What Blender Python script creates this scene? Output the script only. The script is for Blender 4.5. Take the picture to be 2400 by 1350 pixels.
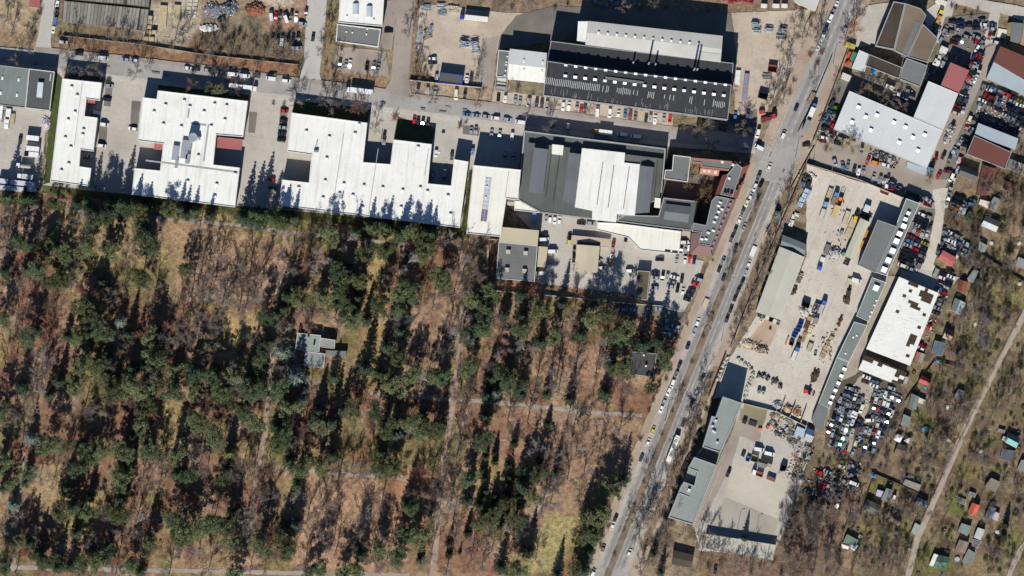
import bpy, bmesh, math, random
import numpy as np
from mathutils import Vector

for o in list(bpy.data.objects): bpy.data.objects.remove(o)
scene = bpy.context.scene
COL = scene.collection
R = math.radians
S = 0.22            # metres per photograph pixel on the ground
H = 2200.0          # camera height
SUN_EL, SUN_SH = 36.0, 11.0   # elevation; shadows lean this many degrees to the right of straight up

# ------------------------------------------------------------------ camera
cd = bpy.data.cameras.new('camera'); cam = bpy.data.objects.new('camera', cd); COL.objects.link(cam)
cam.location = (0, 0, H); cam.rotation_euler = (0, 0, 0)
cd.sensor_width = 36.0; cd.lens = 36.0 * H / (2400 * S); cd.clip_start = 10; cd.clip_end = 20000
scene.camera = cam
# ------------------------------------------------------------------ sky, sun, exposure
sun_az = 180 + SUN_SH        # compass bearing of the sun, image up = north
w = bpy.data.worlds.new('World'); scene.world = w; w.use_nodes = True
nt = w.node_tree; bg = nt.nodes['Background']
sky = nt.nodes.new('ShaderNodeTexSky'); sky.sky_type = 'NISHITA'; sky.sun_disc = False
sky.sun_elevation = R(SUN_EL); sky.sun_rotation = R(sun_az)
sky.air_density = 1.0; sky.dust_density = 0.0; sky.ozone_density = 6.0; sky.altitude = 2500
nt.links.new(sky.outputs[0], bg.inputs[0]); bg.inputs[1].default_value = 0.07
sd = bpy.data.lights.new('sun', 'SUN'); sd.energy = 5.0; sd.angle = R(0.5); sd.color = (1.0, 0.965, 0.90)
so = bpy.data.objects.new('sun', sd); COL.objects.link(so)
sdir = Vector((-math.sin(R(SUN_SH)) * math.cos(R(SUN_EL)), -math.cos(R(SUN_SH)) * math.cos(R(SUN_EL)), math.sin(R(SUN_EL))))
so.rotation_euler = sdir.to_track_quat('Z', 'Y').to_euler(); so.location = (0, -200, 400)
vs = scene.view_settings; vs.view_transform = 'Standard'; vs.look = 'None'; vs.gamma = 1.0; vs.exposure = 0.29; vs.use_curve_mapping = False
scene.cycles.max_bounces = 4; scene.cycles.diffuse_bounces = 1; scene.cycles.glossy_bounces = 2
scene.cycles.transparent_max_bounces = 6

# ------------------------------------------------------------------ helpers
GAIN = 1.2
def lin(c):
    return tuple(((v / 255.0) / 12.92 if v / 255.0 <= 0.04045 else ((v / 255.0 + 0.055) / 1.055) ** 2.4) / GAIN for v in c)
def W(px, py, z=0.0):
    k = (H - z) / H
    return Vector(((px - 1200) * S * k, (675 - py) * S * k, z))
def pts(s):
    v = [float(t) for t in s.replace(',', ' ').split()]
    return list(zip(v[0::2], v[1::2]))

def mat(name, rgb, rough=0.85, var=0.14, scale=0.35, rgb2=None, spec=0.25, metal=0.0, wave=None, objcol=False, fine=0.12, fscale=3.0, bump=0.0, stain=None, streak=None):
    m = bpy.data.materials.new(name); m.use_nodes = True
    t = m.node_tree; N = t.nodes; L = t.links
    b = N['Principled BSDF']; b.inputs['Roughness'].default_value = rough
    b.inputs['Specular IOR Level'].default_value = spec; b.inputs['Metallic'].default_value = metal
    pos = N.new('ShaderNodeNewGeometry').outputs['Position']
    def noise(sc, det=4.0):
        n = N.new('ShaderNodeTexNoise'); n.inputs['Scale'].default_value = sc; n.inputs['Detail'].default_value = det
        L.new(pos, n.inputs['Vector']); return n.outputs['Fac']
    def mixc(f, a, c, mode='MIX'):
        n = N.new('ShaderNodeMix'); n.data_type = 'RGBA'; n.blend_type = mode
        for sock, v in ((n.inputs[0], f), (n.inputs[6], a), (n.inputs[7], c)):
            if hasattr(v, 'is_linked'): L.new(v, sock)
            elif isinstance(v, (int, float)): sock.default_value = v
            else: sock.default_value = (*v[:3], 1)
        return n.outputs[2]
    def ramp(f, lo, hi):
        n = N.new('ShaderNodeMapRange'); n.inputs[1].default_value = lo; n.inputs[2].default_value = hi
        L.new(f, n.inputs[0]); return n.outputs[0]
    c = lin(rgb)
    if objcol:
        oi = N.new('ShaderNodeObjectInfo'); base = oi.outputs['Color']
        col = mixc(ramp(noise(scale), 0.3, 0.7), mixc(1.0, base, (1 - var,) * 3, 'MULTIPLY'), mixc(1.0, base, (1 + var,) * 3, 'MULTIPLY'))
    else:
        c2 = lin(rgb2) if rgb2 else tuple(x * (1 - 2.2 * var) for x in c)
        c1 = c if rgb2 else tuple(min(0.95, x * (1 + 0.5 * var)) for x in c)
        col = mixc(ramp(noise(scale), 0.33, 0.68), c1, c2)
    if fine:
        f = ramp(noise(fscale, 2.0), 0.25, 0.75)
        col = mixc(1.0, col, mixc(f, (1 - fine,) * 3, (1 + fine,) * 3), 'MULTIPLY')
    if streak:                                # (image angle along which dirt runs, amount, colour)
        ang, amt, sr = streak; ca_, sa_ = math.cos(R(ang)), math.sin(R(ang))
        cx = N.new('ShaderNodeCombineXYZ')
        for k_, (vx, vy, f_) in enumerate(((ca_, sa_, .035), (-sa_, ca_, .55))):
            d_ = N.new('ShaderNodeVectorMath'); d_.operation = 'DOT_PRODUCT'; L.new(pos, d_.inputs[0]); d_.inputs[1].default_value = (vx * f_, vy * f_, 0); L.new(d_.outputs['Value'], cx.inputs[k_])
        n_ = N.new('ShaderNodeTexNoise'); n_.inputs['Scale'].default_value = 1.0; n_.inputs['Detail'].default_value = 5; L.new(cx.outputs[0], n_.inputs['Vector'])
        f = ramp(n_.outputs['Fac'], .52, .74); q = N.new('ShaderNodeMath'); q.operation = 'MULTIPLY'; L.new(f, q.inputs[0]); q.inputs[1].default_value = amt
        col = mixc(q.outputs[0], col, lin(sr))
    for sc, amt, sr in (stain if isinstance(stain, list) else [stain] if stain else []):
        f = ramp(noise(sc, 6.0), 0.56, 0.72); q = N.new('ShaderNodeMath'); q.operation = 'MULTIPLY'; L.new(f, q.inputs[0]); q.inputs[1].default_value = amt
        col = mixc(q.outputs[0], col, lin(sr))
    hgt = None
    if wave:                                  # (image angle of the seams, period in metres, relief, seam darkening)
        ang, per, rel, dark = wave
        d = N.new('ShaderNodeVectorMath'); d.operation = 'DOT_PRODUCT'; L.new(pos, d.inputs[0])
        d.inputs[1].default_value = (-math.sin(R(ang)), math.cos(R(ang)), 0)
        q = N.new('ShaderNodeMath'); q.operation = 'MULTIPLY'; L.new(d.outputs['Value'], q.inputs[0]); q.inputs[1].default_value = 1.0 / per
        fr = N.new('ShaderNodeMath'); fr.operation = 'FRACT'; L.new(q.outputs[0], fr.inputs[0])
        pp = N.new('ShaderNodeMath'); pp.operation = 'PINGPONG'; L.new(q.outputs[0], pp.inputs[0]); pp.inputs[1].default_value = 0.5
        if dark:
            s = N.new('ShaderNodeMath'); s.operation = 'LESS_THAN'; L.new(fr.outputs[0], s.inputs[0]); s.inputs[1].default_value = min(0.5, 0.18 / per)
            q2 = N.new('ShaderNodeMath'); q2.operation = 'MULTIPLY'; L.new(s.outputs[0], q2.inputs[0]); q2.inputs[1].default_value = dark
            col = mixc(q2.outputs[0], col, mixc(1.0, col, (0.45,) * 3, 'MULTIPLY'))
        hgt = (pp.outputs[0], rel)
    L.new(col, b.inputs['Base Color'])
    if hgt and hgt[1]:
        bp = N.new('ShaderNodeBump'); bp.inputs['Strength'].default_value = hgt[1]; bp.inputs['Distance'].default_value = 0.15
        L.new(hgt[0], bp.inputs['Height']); L.new(bp.outputs[0], b.inputs['Normal'])
    elif bump:
        bp = N.new('ShaderNodeBump'); bp.inputs['Strength'].default_value = bump; bp.inputs['Distance'].default_value = 0.4
        L.new(noise(fscale * 0.6, 3.0), bp.inputs['Height']); L.new(bp.outputs[0], b.inputs['Normal'])
    return m

class MB:
    def __init__(s): s.v = []; s.f = []; s.m = []
    def face(s, vs, mi=0):
        n = len(s.v); s.v += [tuple(p) for p in vs]; s.f.append(list(range(n, n + len(vs)))); s.m.append(mi)
    def prism(s, poly, z0, z1, mi=0, top=None, bottom=False, poly_top=None):
        pt = poly_top or poly; k = len(poly); n = len(s.v)
        s.v += [(p[0], p[1], z0) for p in poly] + [(p[0], p[1], z1) for p in pt]
        for i in range(k):
            j = (i + 1) % k; s.f.append([n + i, n + j, n + k + j, n + k + i]); s.m.append(mi)
        s.f.append([n + k + i for i in range(k)]); s.m.append(mi if top is None else top)
        if bottom: s.f.append([n + i for i in range(k)][::-1]); s.m.append(mi)
    def box(s, cx, cy, z0, z1, lx, ly, ang=0, mi=0, top=None, taper=1.0, tx=0.0):
        ca, sa = math.cos(R(ang)), math.sin(R(ang))
        def q(a, b): return (cx + a * ca - b * sa, cy + a * sa + b * ca)
        p = [q(-lx / 2, -ly / 2), q(lx / 2, -ly / 2), q(lx / 2, ly / 2), q(-lx / 2, ly / 2)]
        u = [q(tx - lx / 2 * taper, -ly / 2 * taper), q(tx + lx / 2 * taper, -ly / 2 * taper), q(tx + lx / 2 * taper, ly / 2 * taper), q(tx - lx / 2 * taper, ly / 2 * taper)]
        s.prism(p, z0, z1, mi, top, True, u)
    def bar(s, a, b, r0, r1=None, k=4, mi=0):
        a = Vector(a); b = Vector(b); r1 = r0 if r1 is None else r1
        d = (b - a)
        if d.length < 1e-6: return
        d.normalize(); u = d.orthogonal().normalized(); w_ = d.cross(u); n = len(s.v)
        for (c, r) in ((a, r0), (b, r1)):
            for i in range(k):
                t = 2 * math.pi * i / k; s.v.append(tuple(c + (u * math.cos(t) + w_ * math.sin(t)) * r))
        for i in range(k):
            j = (i + 1) % k; s.f.append([n + i, n + j, n + k + j, n + k + i]); s.m.append(mi)
        s.f.append([n + i for i in range(k)][::-1]); s.m.append(mi); s.f.append([n + k + i for i in range(k)]); s.m.append(mi)
    def mesh(s, name, mats):
        me = bpy.data.meshes.new(name); me.from_pydata(s.v, [], s.f)
        for m in mats: me.materials.append(m)
        if len(mats) > 1: me.polygons.foreach_set('material_index', s.m)
        me.update(); return me
    def build(s, name, mats, parent=None, **kw):
        if not isinstance(mats, (list, tuple)): mats = [mats]
        return ob(name, s.mesh(name, mats), parent, **kw)

def ob(name, data, parent=None, label=None, cat=None, group=None, kind=None, loc=None, rz=None, color=None, scale=None):
    o = bpy.data.objects.new(name, data); COL.objects.link(o)
    if parent is not None: o.parent = parent
    if label: o['label'] = label
    if cat: o['category'] = cat
    if group: o['group'] = group
    if kind: o['kind'] = kind
    if loc is not None: o.location = loc
    if rz is not None: o.rotation_euler = (0, 0, rz)
    if color is not None: o.color = (*color[:3], 1)
    if scale is not None: o.scale = scale
    return o
def ordn(i):
    return f"{i}{'th' if 10 <= i % 100 <= 20 else {1: 'st', 2: 'nd', 3: 'rd'}.get(i % 10, 'th')}"

def inpoly(X, Y, poly):
    r = np.zeros(np.shape(X), bool); n = len(poly)
    for i in range(n):
        x0, y0 = poly[i]; x1, y1 = poly[(i + 1) % n]
        if y0 == y1: continue
        c = (y0 > Y) != (y1 > Y)
        r ^= c & (X < (x1 - x0) * (Y - y0) / (y1 - y0) + x0)
    return r
def vnoise(shape, cells, seed, octaves=3):
    rg = np.random.default_rng(seed); h, w_ = shape; out = np.zeros(shape); amp = 1.0; tot = 0.0
    for o_ in range(octaves):
        ny, nx = max(2, int(cells * h / w_ * 2 ** o_)) + 2, int(cells * 2 ** o_) + 2
        g = rg.random((ny, nx)); ys = np.linspace(0, ny - 1.001, h); xs = np.linspace(0, nx - 1.001, w_)
        yi, xi = ys.astype(int), xs.astype(int); fy, fx = ys - yi, xs - xi; fy = fy * fy * (3 - 2 * fy); fx = fx * fx * (3 - 2 * fx)
        a = g[yi][:, xi]; b = g[yi][:, xi + 1]; c = g[yi + 1][:, xi]; d = g[yi + 1][:, xi + 1]
        out += amp * ((a * (1 - fx) + b * fx) * (1 - fy)[:, None] + (c * (1 - fx) + d * fx) * fy[:, None]); tot += amp; amp *= 0.5
    return out / tot
def band(line, width):
    """closed outline of a strip of the given width (pixels) along a polyline"""
    P_ = [Vector((a, b)) for a, b in line]; l, r = [], []
    for i, p in enumerate(P_):
        d = (P_[min(i + 1, len(P_) - 1)] - P_[max(i - 1, 0)]).normalized(); n = Vector((-d.y, d.x)) * (width / 2)
        l.append(tuple(p + n)); r.append(tuple(p - n))
    return l + r[::-1]
# ------------------------------------------------------------------ the ground: one sheet, its earth colours per vertex
GX0, GX1, GY0, GY1, GS = -140, 2540, -140, 1490, 4
gx = np.arange(GX0, GX1 + 1, GS, dtype=float); gy = np.arange(GY0, GY1 + 1, GS, dtype=float)
GXX, GYY = np.meshgrid(gx, gy); SH = GXX.shape
n1 = vnoise(SH, 40, 1); n2 = vnoise(SH, 90, 2); n3 = vnoise(SH, 14, 3); n4 = vnoise(SH, 160, 4, 2); n5 = vnoise(SH, 60, 5)
WX = GXX + (vnoise(SH, 70, 7) - 0.5) * 34; WY = GYY + (vnoise(SH, 70, 8) - 0.5) * 34
gcol = np.zeros((*SH, 3))
def blur(m, k):
    m = m.astype(float)
    for _ in range(k):
        m = (m + np.roll(m, 1, 0) + np.roll(m, -1, 0) + np.roll(m, 1, 1) + np.roll(m, -1, 1)) / 5
    return m
def put(mask, rgb, a=1.0):
    global gcol
    m = (mask * a)[..., None]; gcol = gcol * (1 - m) + np.array(lin(rgb)) * m
def patch(poly, rgb, soft=2, a=1.0, warp=True):
    p = pts(poly) if isinstance(poly, str) else poly
    put(blur(inpoly(WX if warp else GXX, WY if warp else GYY, p), soft), rgb, a)
def sm(x, lo, hi): return np.clip((x - lo) / (hi - lo), 0, 1)
# rough waste ground everywhere first
put(np.ones(SH), (150, 130, 104)); put(sm(n1, .45, .65), (124, 106, 84)); put(sm(n2, .52, .66), (164, 142, 112)); put(sm(n3, .5, .66), (134, 120, 88), .6)
# forest floor
FOREST = pts('-140 440 0 446 300 462 660 500 1100 545 1140 565 1136 682 1400 712 1540 722 1545 790 1612 790 1540 950 1500 1060 1440 1210 1385 1350 1330 1490 -140 1490')
fm = blur(inpoly(WX, WY, FOREST), 2)
put(fm, (176, 140, 108)); put(fm * sm(n1, .46, .6), (154, 116, 90)); put(fm * sm(n2, .5, .62), (188, 154, 120), .8)
put(fm * sm(n5, .53, .63) * sm(n3, .35, .6), (168, 146, 94), .85); put(fm * sm(vnoise(SH, 30, 11), .55, .68), (134, 128, 68), .75); put(fm * sm(n4, .55, .75), (112, 86, 68), .6)
put(fm * sm(vnoise(SH, 24, 12), .58, .7), (150, 104, 80), .8)
patch('140 500 420 520 400 600 260 640 150 600', (182, 152, 104), 6, .75); patch('380 520 650 545 640 620 420 700', (184, 148, 110), 5, .8)
patch('440 600 640 610 640 700 560 690 430 710', (184, 146, 116), 5, .8); patch('530 730 620 730 600 800 540 800', (190, 158, 104), 4, .9)
patch('860 590 920 580 900 740 850 740', (176, 150, 92), 4, .9); patch('850 760 900 760 880 920 855 920', (172, 146, 84), 4, .9)
patch('1260 810 1430 810 1440 900 1340 900 1250 870', (182, 142, 112), 5, .9); patch('1170 950 1500 980 1470 1080 1360 1200 1280 1190 1180 1130', (178, 142, 110), 5, .8)
patch('1110 1080 1250 1080 1240 1180 1110 1200', (172, 152, 92), 6, .5); patch('700 1110 900 1120 880 1340 680 1330', (196, 152, 118), 5, .8)
patch('930 1100 1010 1090 990 1240 925 1230', (198, 142, 102), 4, .8); patch('370 940 440 930 410 1060 360 1060', (176, 152, 94), 4, .9)
patch('90 1080 170 1080 160 1190 90 1190', (184, 154, 108), 5, .8); patch('120 1150 260 1150 240 1240 150 1250', (170, 150, 88), 6, .7); patch('0 750 18 750 10 850 -40 850', (180, 154, 90), 4, .9)
patch('1290 1195 1362 1210 1340 1270 1322 1345 1230 1345 1245 1280', (186, 166, 108), 3)
stp = (np.sin((GYY * 0.97 - GXX * 0.24) * 0.75) > 0.2) * blur(inpoly(GXX, GYY, pts('1290 1200 1358 1215 1335 1270 1320 1330 1245 1330 1255 1270')), 2)
put(stp, (170, 156, 92), .6)
patch('1160 560 1175 640 1260 672 1480 690 1485 715 1150 690 1142 570', (160, 120, 88), 2); patch('1262 672 1480 690 1484 708 1260 690', (176, 140, 104), 2, .8)
# waste ground and verges up in the north
patch('-140 -140 100 -140 92 110 -140 108', (184, 160, 124), 3); patch('-140 60 90 76 90 112 -140 106', (168, 134, 100), 3, .8)
patch('150 76 480 96 700 150 700 176 480 150 130 118', (150, 112, 84), 3); patch('320 0 470 0 470 60 430 110 380 112 330 100', (196, 180, 154), 4, .9)
patch('480 40 700 60 700 140 480 120', (142, 126, 100), 4, .8); patch('600 -40 720 -40 714 70 620 70', (178, 142, 114), 3); patch('600 -60 690 -60 690 8 600 14', (212, 188, 162), 3)
patch('700 140 480 128 480 150 690 180', (158, 112, 82), 3, .9); patch('760 60 792 60 780 180 750 188', (160, 138, 98), 3); patch('765 0 795 0 788 100 762 100', (150, 134, 92), 3)
patch('780 150 900 170 905 205 770 196', (172, 138, 102), 3, .9); patch('975 0 1200 -20 1200 40 1900 40 1910 0 2000 -140 975 -140', (150, 126, 100), 4)
patch('985 150 1030 160 1022 195 960 186', (156, 116, 82), 3); patch('955 195 1160 214 1280 236 1575 276 1575 306 1280 264 1120 244 955 226', (178, 156, 128), 2)
patch('1060 278 1224 300 1224 310 1070 292', (164, 132, 102), 2); patch('1840 30 1910 20 1890 90 1800 260 1780 220 1850 130', (150, 128, 100), 4)
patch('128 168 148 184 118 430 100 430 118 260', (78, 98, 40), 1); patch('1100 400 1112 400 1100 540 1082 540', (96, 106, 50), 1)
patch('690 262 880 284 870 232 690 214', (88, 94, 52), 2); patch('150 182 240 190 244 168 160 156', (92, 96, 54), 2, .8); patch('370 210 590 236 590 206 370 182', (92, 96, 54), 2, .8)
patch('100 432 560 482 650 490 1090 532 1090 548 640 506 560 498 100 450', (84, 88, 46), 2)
# the allotments and scrub on the right
ALL = pts('2250 420 2540 360 2540 1490 1640 1490 1640 1250 1820 1290 1870 1130 1920 1100 2110 905 2205 640')
am = blur(inpoly(WX, WY, ALL), 2)
put(am, (146, 124, 98)); put(am * sm(n1, .46, .6), (130, 106, 88)); put(am * sm(n2, .5, .62), (158, 138, 102), .8); put(am * sm(n5, .55, .65), (136, 124, 82), .7); put(am * sm(n4, .56, .72), (98, 82, 62), .7)
put(am * sm(vnoise(SH, 34, 21), .6, .7), (140, 130, 80), .6)
patch('1860 1130 2010 1150 1990 1350 1640 1490 1640 1270 1815 1300', (142, 114, 92), 5, .85); patch('1880 1180 1990 1200 1960 1280 1880 1270', (164, 134, 106), 5, .6)
for g_, c_ in (('2052 1108 2112 1134 2090 1150 2046 1160 2036 1158', (128, 122, 62)), ('2000 1210 2062 1215 2050 1262 2000 1255', (150, 132, 76)), ('2140 960 2200 985 2190 1010 2140 1000', (124, 120, 62)),
               ('2180 1010 2260 1050 2240 1090 2190 1070', (150, 130, 84)), ('2246 1070 2300 1095 2290 1130 2240 1120', (136, 126, 70)), ('2232 1140 2262 1150 2258 1210 2222 1205', (122, 122, 58)),
               ('2330 580 2390 610 2370 690 2320 660', (140, 132, 76)), ('2280 780 2340 800 2320 860 2260 840', (138, 124, 74)), ('2160 1270 2240 1300 2230 1350 2130 1350', (120, 118, 58)),
               ('2300 630 2400 660 2400 720 2310 700', (146, 134, 76)), ('2330 1010 2360 1030 2340 1050 2310 1030', (124, 120, 64)), ('1990 1290 2030 1295 2010 1345 1975 1340', (170, 138, 104)),
               ('2260 1290 2340 1310 2330 1350 2270 1350', (158, 134, 96)), ('2350 1240 2400 1250 2400 1300 2340 1290', (136, 128, 70)), ('2170 640 2230 620 2290 560 2260 480 2210 500', (146, 132, 94)),
               ('2170 860 2220 880 2210 900 2160 890', (126, 122, 62)), ('2260 880 2300 900 2290 940 2240 930', (134, 128, 66)), ('2330 560 2400 520 2400 640 2370 620', (172, 146, 104))):
    patch(g_, c_, 3, .97)
lum = gcol @ np.array([.3, .59, .11]); gcol = (gcol * .86 + lum[..., None] * .14) * .9
NV = SH[0] * SH[1]
gxw = (gx - 1200) * S; gyw = (675 - gy) * S
gxw[0] = -1600; gxw[-1] = 1600; gyw[0] = 1400; gyw[-1] = -1400
XX, YY = np.meshgrid(gxw, gyw); ZZ = (n1 - .5) * 0.0
vv = np.stack([XX, YY, ZZ], -1).reshape(-1, 3)
idx = np.arange(NV).reshape(SH)
ff = np.stack([idx[1:, :-1], idx[1:, 1:], idx[:-1, 1:], idx[:-1, :-1]], -1).reshape(-1, 4)
me = bpy.data.meshes.new('ground'); me.vertices.add(NV); me.vertices.foreach_set('co', vv.ravel().astype(np.float32))
me.loops.add(ff.size); me.loops.foreach_set('vertex_index', ff.ravel().astype(np.int32)); me.polygons.add(len(ff))
me.polygons.foreach_set('loop_start', np.arange(0, ff.size, 4, dtype=np.int32)); me.update(calc_edges=True)
ca = me.color_attributes.new('earth', 'FLOAT_COLOR', 'POINT')
ca.data.foreach_set('color', np.concatenate([gcol.reshape(-1, 3), np.ones((NV, 1))], 1).ravel().astype(np.float32))
mg = bpy.data.materials.new('earth_leaf_litter_and_turf'); mg.use_nodes = True
N = mg.node_tree.nodes; L = mg.node_tree.links; b = N['Principled BSDF']; b.inputs['Roughness'].default_value = 0.95; b.inputs['Specular IOR Level'].default_value = 0.1
at = N.new('ShaderNodeAttribute'); at.attribute_name = 'earth'; pos = N.new('ShaderNodeNewGeometry').outputs['Position']
cur = at.outputs['Color']
for sc, lo, hi, det in ((0.45, .66, 1.3, 5), (1.7, .68, 1.3, 3), (5.0, .72, 1.28, 2), (0.12, .86, 1.14, 3)):
    n = N.new('ShaderNodeTexNoise'); n.inputs['Scale'].default_value = sc; n.inputs['Detail'].default_value = det; L.new(pos, n.inputs['Vector'])
    mr = N.new('ShaderNodeMapRange'); mr.inputs[1].default_value = .3; mr.inputs[2].default_value = .7; mr.inputs[3].default_value = lo; mr.inputs[4].default_value = hi; L.new(n.outputs['Fac'], mr.inputs[0])
    mx = N.new('ShaderNodeMix'); mx.data_type = 'RGBA'; mx.blend_type = 'MULTIPLY'; mx.inputs[0].default_value = 1; L.new(cur, mx.inputs[6]); L.new(mr.outputs[0], mx.inputs[7]); cur = mx.outputs[2]
L.new(cur, b.inputs['Base Color'])
bp = N.new('ShaderNodeBump'); bp.inputs['Strength'].default_value = .6; bp.inputs['Distance'].default_value = .3
n = N.new('ShaderNodeTexNoise'); n.inputs['Scale'].default_value = 1.1; n.inputs['Detail'].default_value = 5; L.new(pos, n.inputs['Vector']); L.new(n.outputs['Fac'], bp.inputs['Height']); L.new(bp.outputs[0], b.inputs['Normal'])
me.materials.append(mg); ob('ground', me, kind='structure', label='leaf-strewn earth and turf under the whole district', cat='ground')

# ------------------------------------------------------------------ paved sheets, each 6 mm above the last
zi = [0.02]
def ragged(poly, amp, step=9, seed=0):
    rg = random.Random(seed); out = []
    for i, (x0, y0) in enumerate(poly):
        x1, y1 = poly[(i + 1) % len(poly)]; d = math.hypot(x1 - x0, y1 - y0); k = max(1, int(d / step))
        for j in range(k):
            t = j / k; a = amp if j else amp * .4
            out.append((x0 + (x1 - x0) * t + rg.uniform(-a, a), y0 + (y1 - y0) * t + rg.uniform(-a, a)))
    return out
def sheet(name, poly, m, label, amp=1.0, lift=0.0, cat=None, parent=None):
    p = pts(poly) if isinstance(poly, str) else poly
    if amp: p = ragged(p, amp, seed=len(bpy.data.objects))
    zi[0] += 0.006; z = zi[0] + lift
    q = [W(x, y) for x, y in p]
    if sum(q[i].x * q[(i + 1) % len(q)].y - q[(i + 1) % len(q)].x * q[i].y for i in range(len(q))) < 0: q = q[::-1]
    mb = MB(); mb.prism([(v.x, v.y) for v in q], -0.05, z)
    if parent is not None: return mb.build(name, m, parent)
    return mb.build(name, m, kind='structure', label=label, cat=cat or name.replace('_', ' '))
CONC = mat('pale_concrete', (210, 202, 188), rgb2=(198, 188, 173), scale=.05, stain=[(.06, .55, (172, 158, 140)), (.35, .35, (150, 138, 122)), (.14, .4, (222, 212, 196))], fine=.1, fscale=1.2, streak=(68, .35, (168, 156, 138)))
CONC2 = mat('grey_concrete_yard', (196, 189, 178), rgb2=(180, 173, 162), scale=.06, stain=[(.05, .4, (160, 152, 142)), (.3, .35, (148, 140, 128)), (.12, .35, (210, 204, 194))], fine=.1, fscale=1.2, wave=(-7.4, 6.0, 0, .22))
CONC3 = mat('sandy_concrete', (200, 186, 168), rgb2=(184, 166, 146), scale=.05, stain=[(.09, .5, (162, 144, 124)), (.3, .4, (146, 128, 110)), (.13, .45, (214, 202, 186))], fine=.12, fscale=1.2)
PALE = mat('bleached_concrete', (202, 196, 180), rgb2=(190, 184, 166), scale=.06, stain=[(.07, .35, (172, 166, 148)), (.3, .3, (160, 152, 136))], fine=.08, wave=(-20, 7.0, 0, .2))
ASPH = mat('worn_asphalt', (172, 168, 163), rgb2=(156, 151, 146), scale=.08, stain=[(.1, .45, (146, 141, 137)), (.4, .35, (134, 129, 125))], fine=.1, fscale=1.6)
ASPW = mat('warm_asphalt', (170, 158, 146), rgb2=(152, 141, 130), scale=.08, stain=(.08, .4, (138, 126, 116)), fine=.1, fscale=1.6)
ASPL = mat('light_asphalt', (196, 192, 186), rgb2=(184, 179, 172), scale=.08, stain=(.1, .35, (166, 160, 154)), fine=.08, fscale=1.6)
ASPD = mat('dark_asphalt_and_shade', (130, 124, 116), rgb2=(112, 106, 98), scale=.08, stain=(.1, .5, (104, 96, 88)), fine=.12, fscale=1.6)
PAVE = mat('sandy_pavement', (184, 166, 148), rgb2=(166, 147, 129), scale=.09, stain=(.08, .5, (146, 128, 106)), fine=.12, fscale=1.5)
TRACK = mat('trodden_path', (176, 164, 152), rgb2=(156, 142, 128), scale=.12, stain=[(.12, .7, (132, 112, 94)), (.4, .5, (146, 122, 100))], fine=.16)
DIRTP = mat('leafy_path', (178, 158, 142), rgb2=(160, 134, 114), scale=.1, stain=(.12, .7, (126, 98, 80)), fine=.15)
LANE = mat('gravel_lane', (180, 168, 152), rgb2=(166, 153, 137), scale=.15, stain=(.15, .5, (148, 134, 118)), fine=.12)
KERB = mat('kerb_stone', (196, 190, 180), var=.12, scale=.4)
PAINT = mat('road_paint', (222, 220, 212), var=.12, scale=.6)
SAND = mat('trampled_sand', (192, 170, 148), rgb2=(176, 152, 130), scale=.1, stain=(.09, .5, (150, 118, 92)), fine=.14)

# forest paths
for nm_, ln, wd, m_, lb in (('path', '140 490 280 502 420 516 560 528 680 545 820 560 960 574', 8, TRACK, 'pale gravel footpath running below the white flat-roofed halls'),
    ('path', '672 540 655 640 642 760 632 900 622 1010 600 1120 585 1230 565 1352', 11, DIRTP, 'leaf-strewn path running down the forest left of the pale house'),
    ('path', '1078 572 1088 700 1074 860 1058 960 1042 1080 1030 1180 1014 1352', 14, DIRTP, 'wide leafy avenue down the middle of the forest'),
    ('path', '868 922 960 930 1055 936 1180 944 1300 958 1440 970 1505 974', 9, TRACK, 'pale cross path from the avenue to the main road'),
    ('path', '660 1098 800 1110 960 1124', 8, TRACK, 'grey cross path left of the avenue, level with the bus'),
    ('path', '-60 1326 150 1332 300 1336 650 1342 960 1348', 10, TRACK, 'pale path along the bottom edge of the forest'),
    ('path', '64 1000 55 1080 44 1200 30 1340', 8, TRACK, 'pale path near the left edge of the forest'),
    ('path', '420 690 520 694 630 702', 8, DIRTP, 'short brown path across the bare glade'),
    ('path', '1235 1228 1272 1180 1300 1130', 6, TRACK, 'narrow path beside the straw lawn')):
    sheet(nm_, band(pts(ln), wd), m_, lb, 1.6)
# yards
sheet('yard', '128 160 600 216 1100 276 1228 300 1215 400 1110 388 1098 545 1080 542 640 490 100 440', CONC2, 'concrete yards between the white flat-roofed halls', 1)
sheet('grass_verge', '131 166 147 184 118 428 102 432 118 262 130 168', mat('mossy_grass', (80, 92, 50), rgb2=(66, 76, 42), scale=.4, fine=.25), 'mossy grass strip between grey hall and long white hall', 1.4)
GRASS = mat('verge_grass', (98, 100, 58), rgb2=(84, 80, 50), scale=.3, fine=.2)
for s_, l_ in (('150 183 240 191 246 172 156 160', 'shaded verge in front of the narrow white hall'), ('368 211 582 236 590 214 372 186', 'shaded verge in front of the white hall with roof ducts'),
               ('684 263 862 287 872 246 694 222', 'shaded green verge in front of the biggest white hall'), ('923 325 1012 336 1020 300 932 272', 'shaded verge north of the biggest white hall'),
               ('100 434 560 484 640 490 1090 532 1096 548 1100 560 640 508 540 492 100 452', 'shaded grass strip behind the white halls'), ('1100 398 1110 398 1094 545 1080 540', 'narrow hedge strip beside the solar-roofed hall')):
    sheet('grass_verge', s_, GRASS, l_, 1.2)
sheet('parking_bay', '247 205 264 207 259 250 243 248', ASPD, 'dark parking bay beside the narrow white hall', .5)
sheet('parking_bay', '309 236 330 238 322 308 304 306', ASPD, 'dark parking bay left of the ducted hall', .5)
sheet('parking_bay', '232 296 252 298 248 345 229 342', ASPD, 'dark parking bay halfway down the narrow hall', .5)
sheet('parking_bay', '584 262 603 264 598 312 582 311', ASPD, 'dark parking bay right of the ducted hall', .5)
sheet('parking_bay', '657 250 675 252 668 335 650 333', ASPD, 'dark parking bay with five cars left of the biggest hall', .5)
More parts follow.
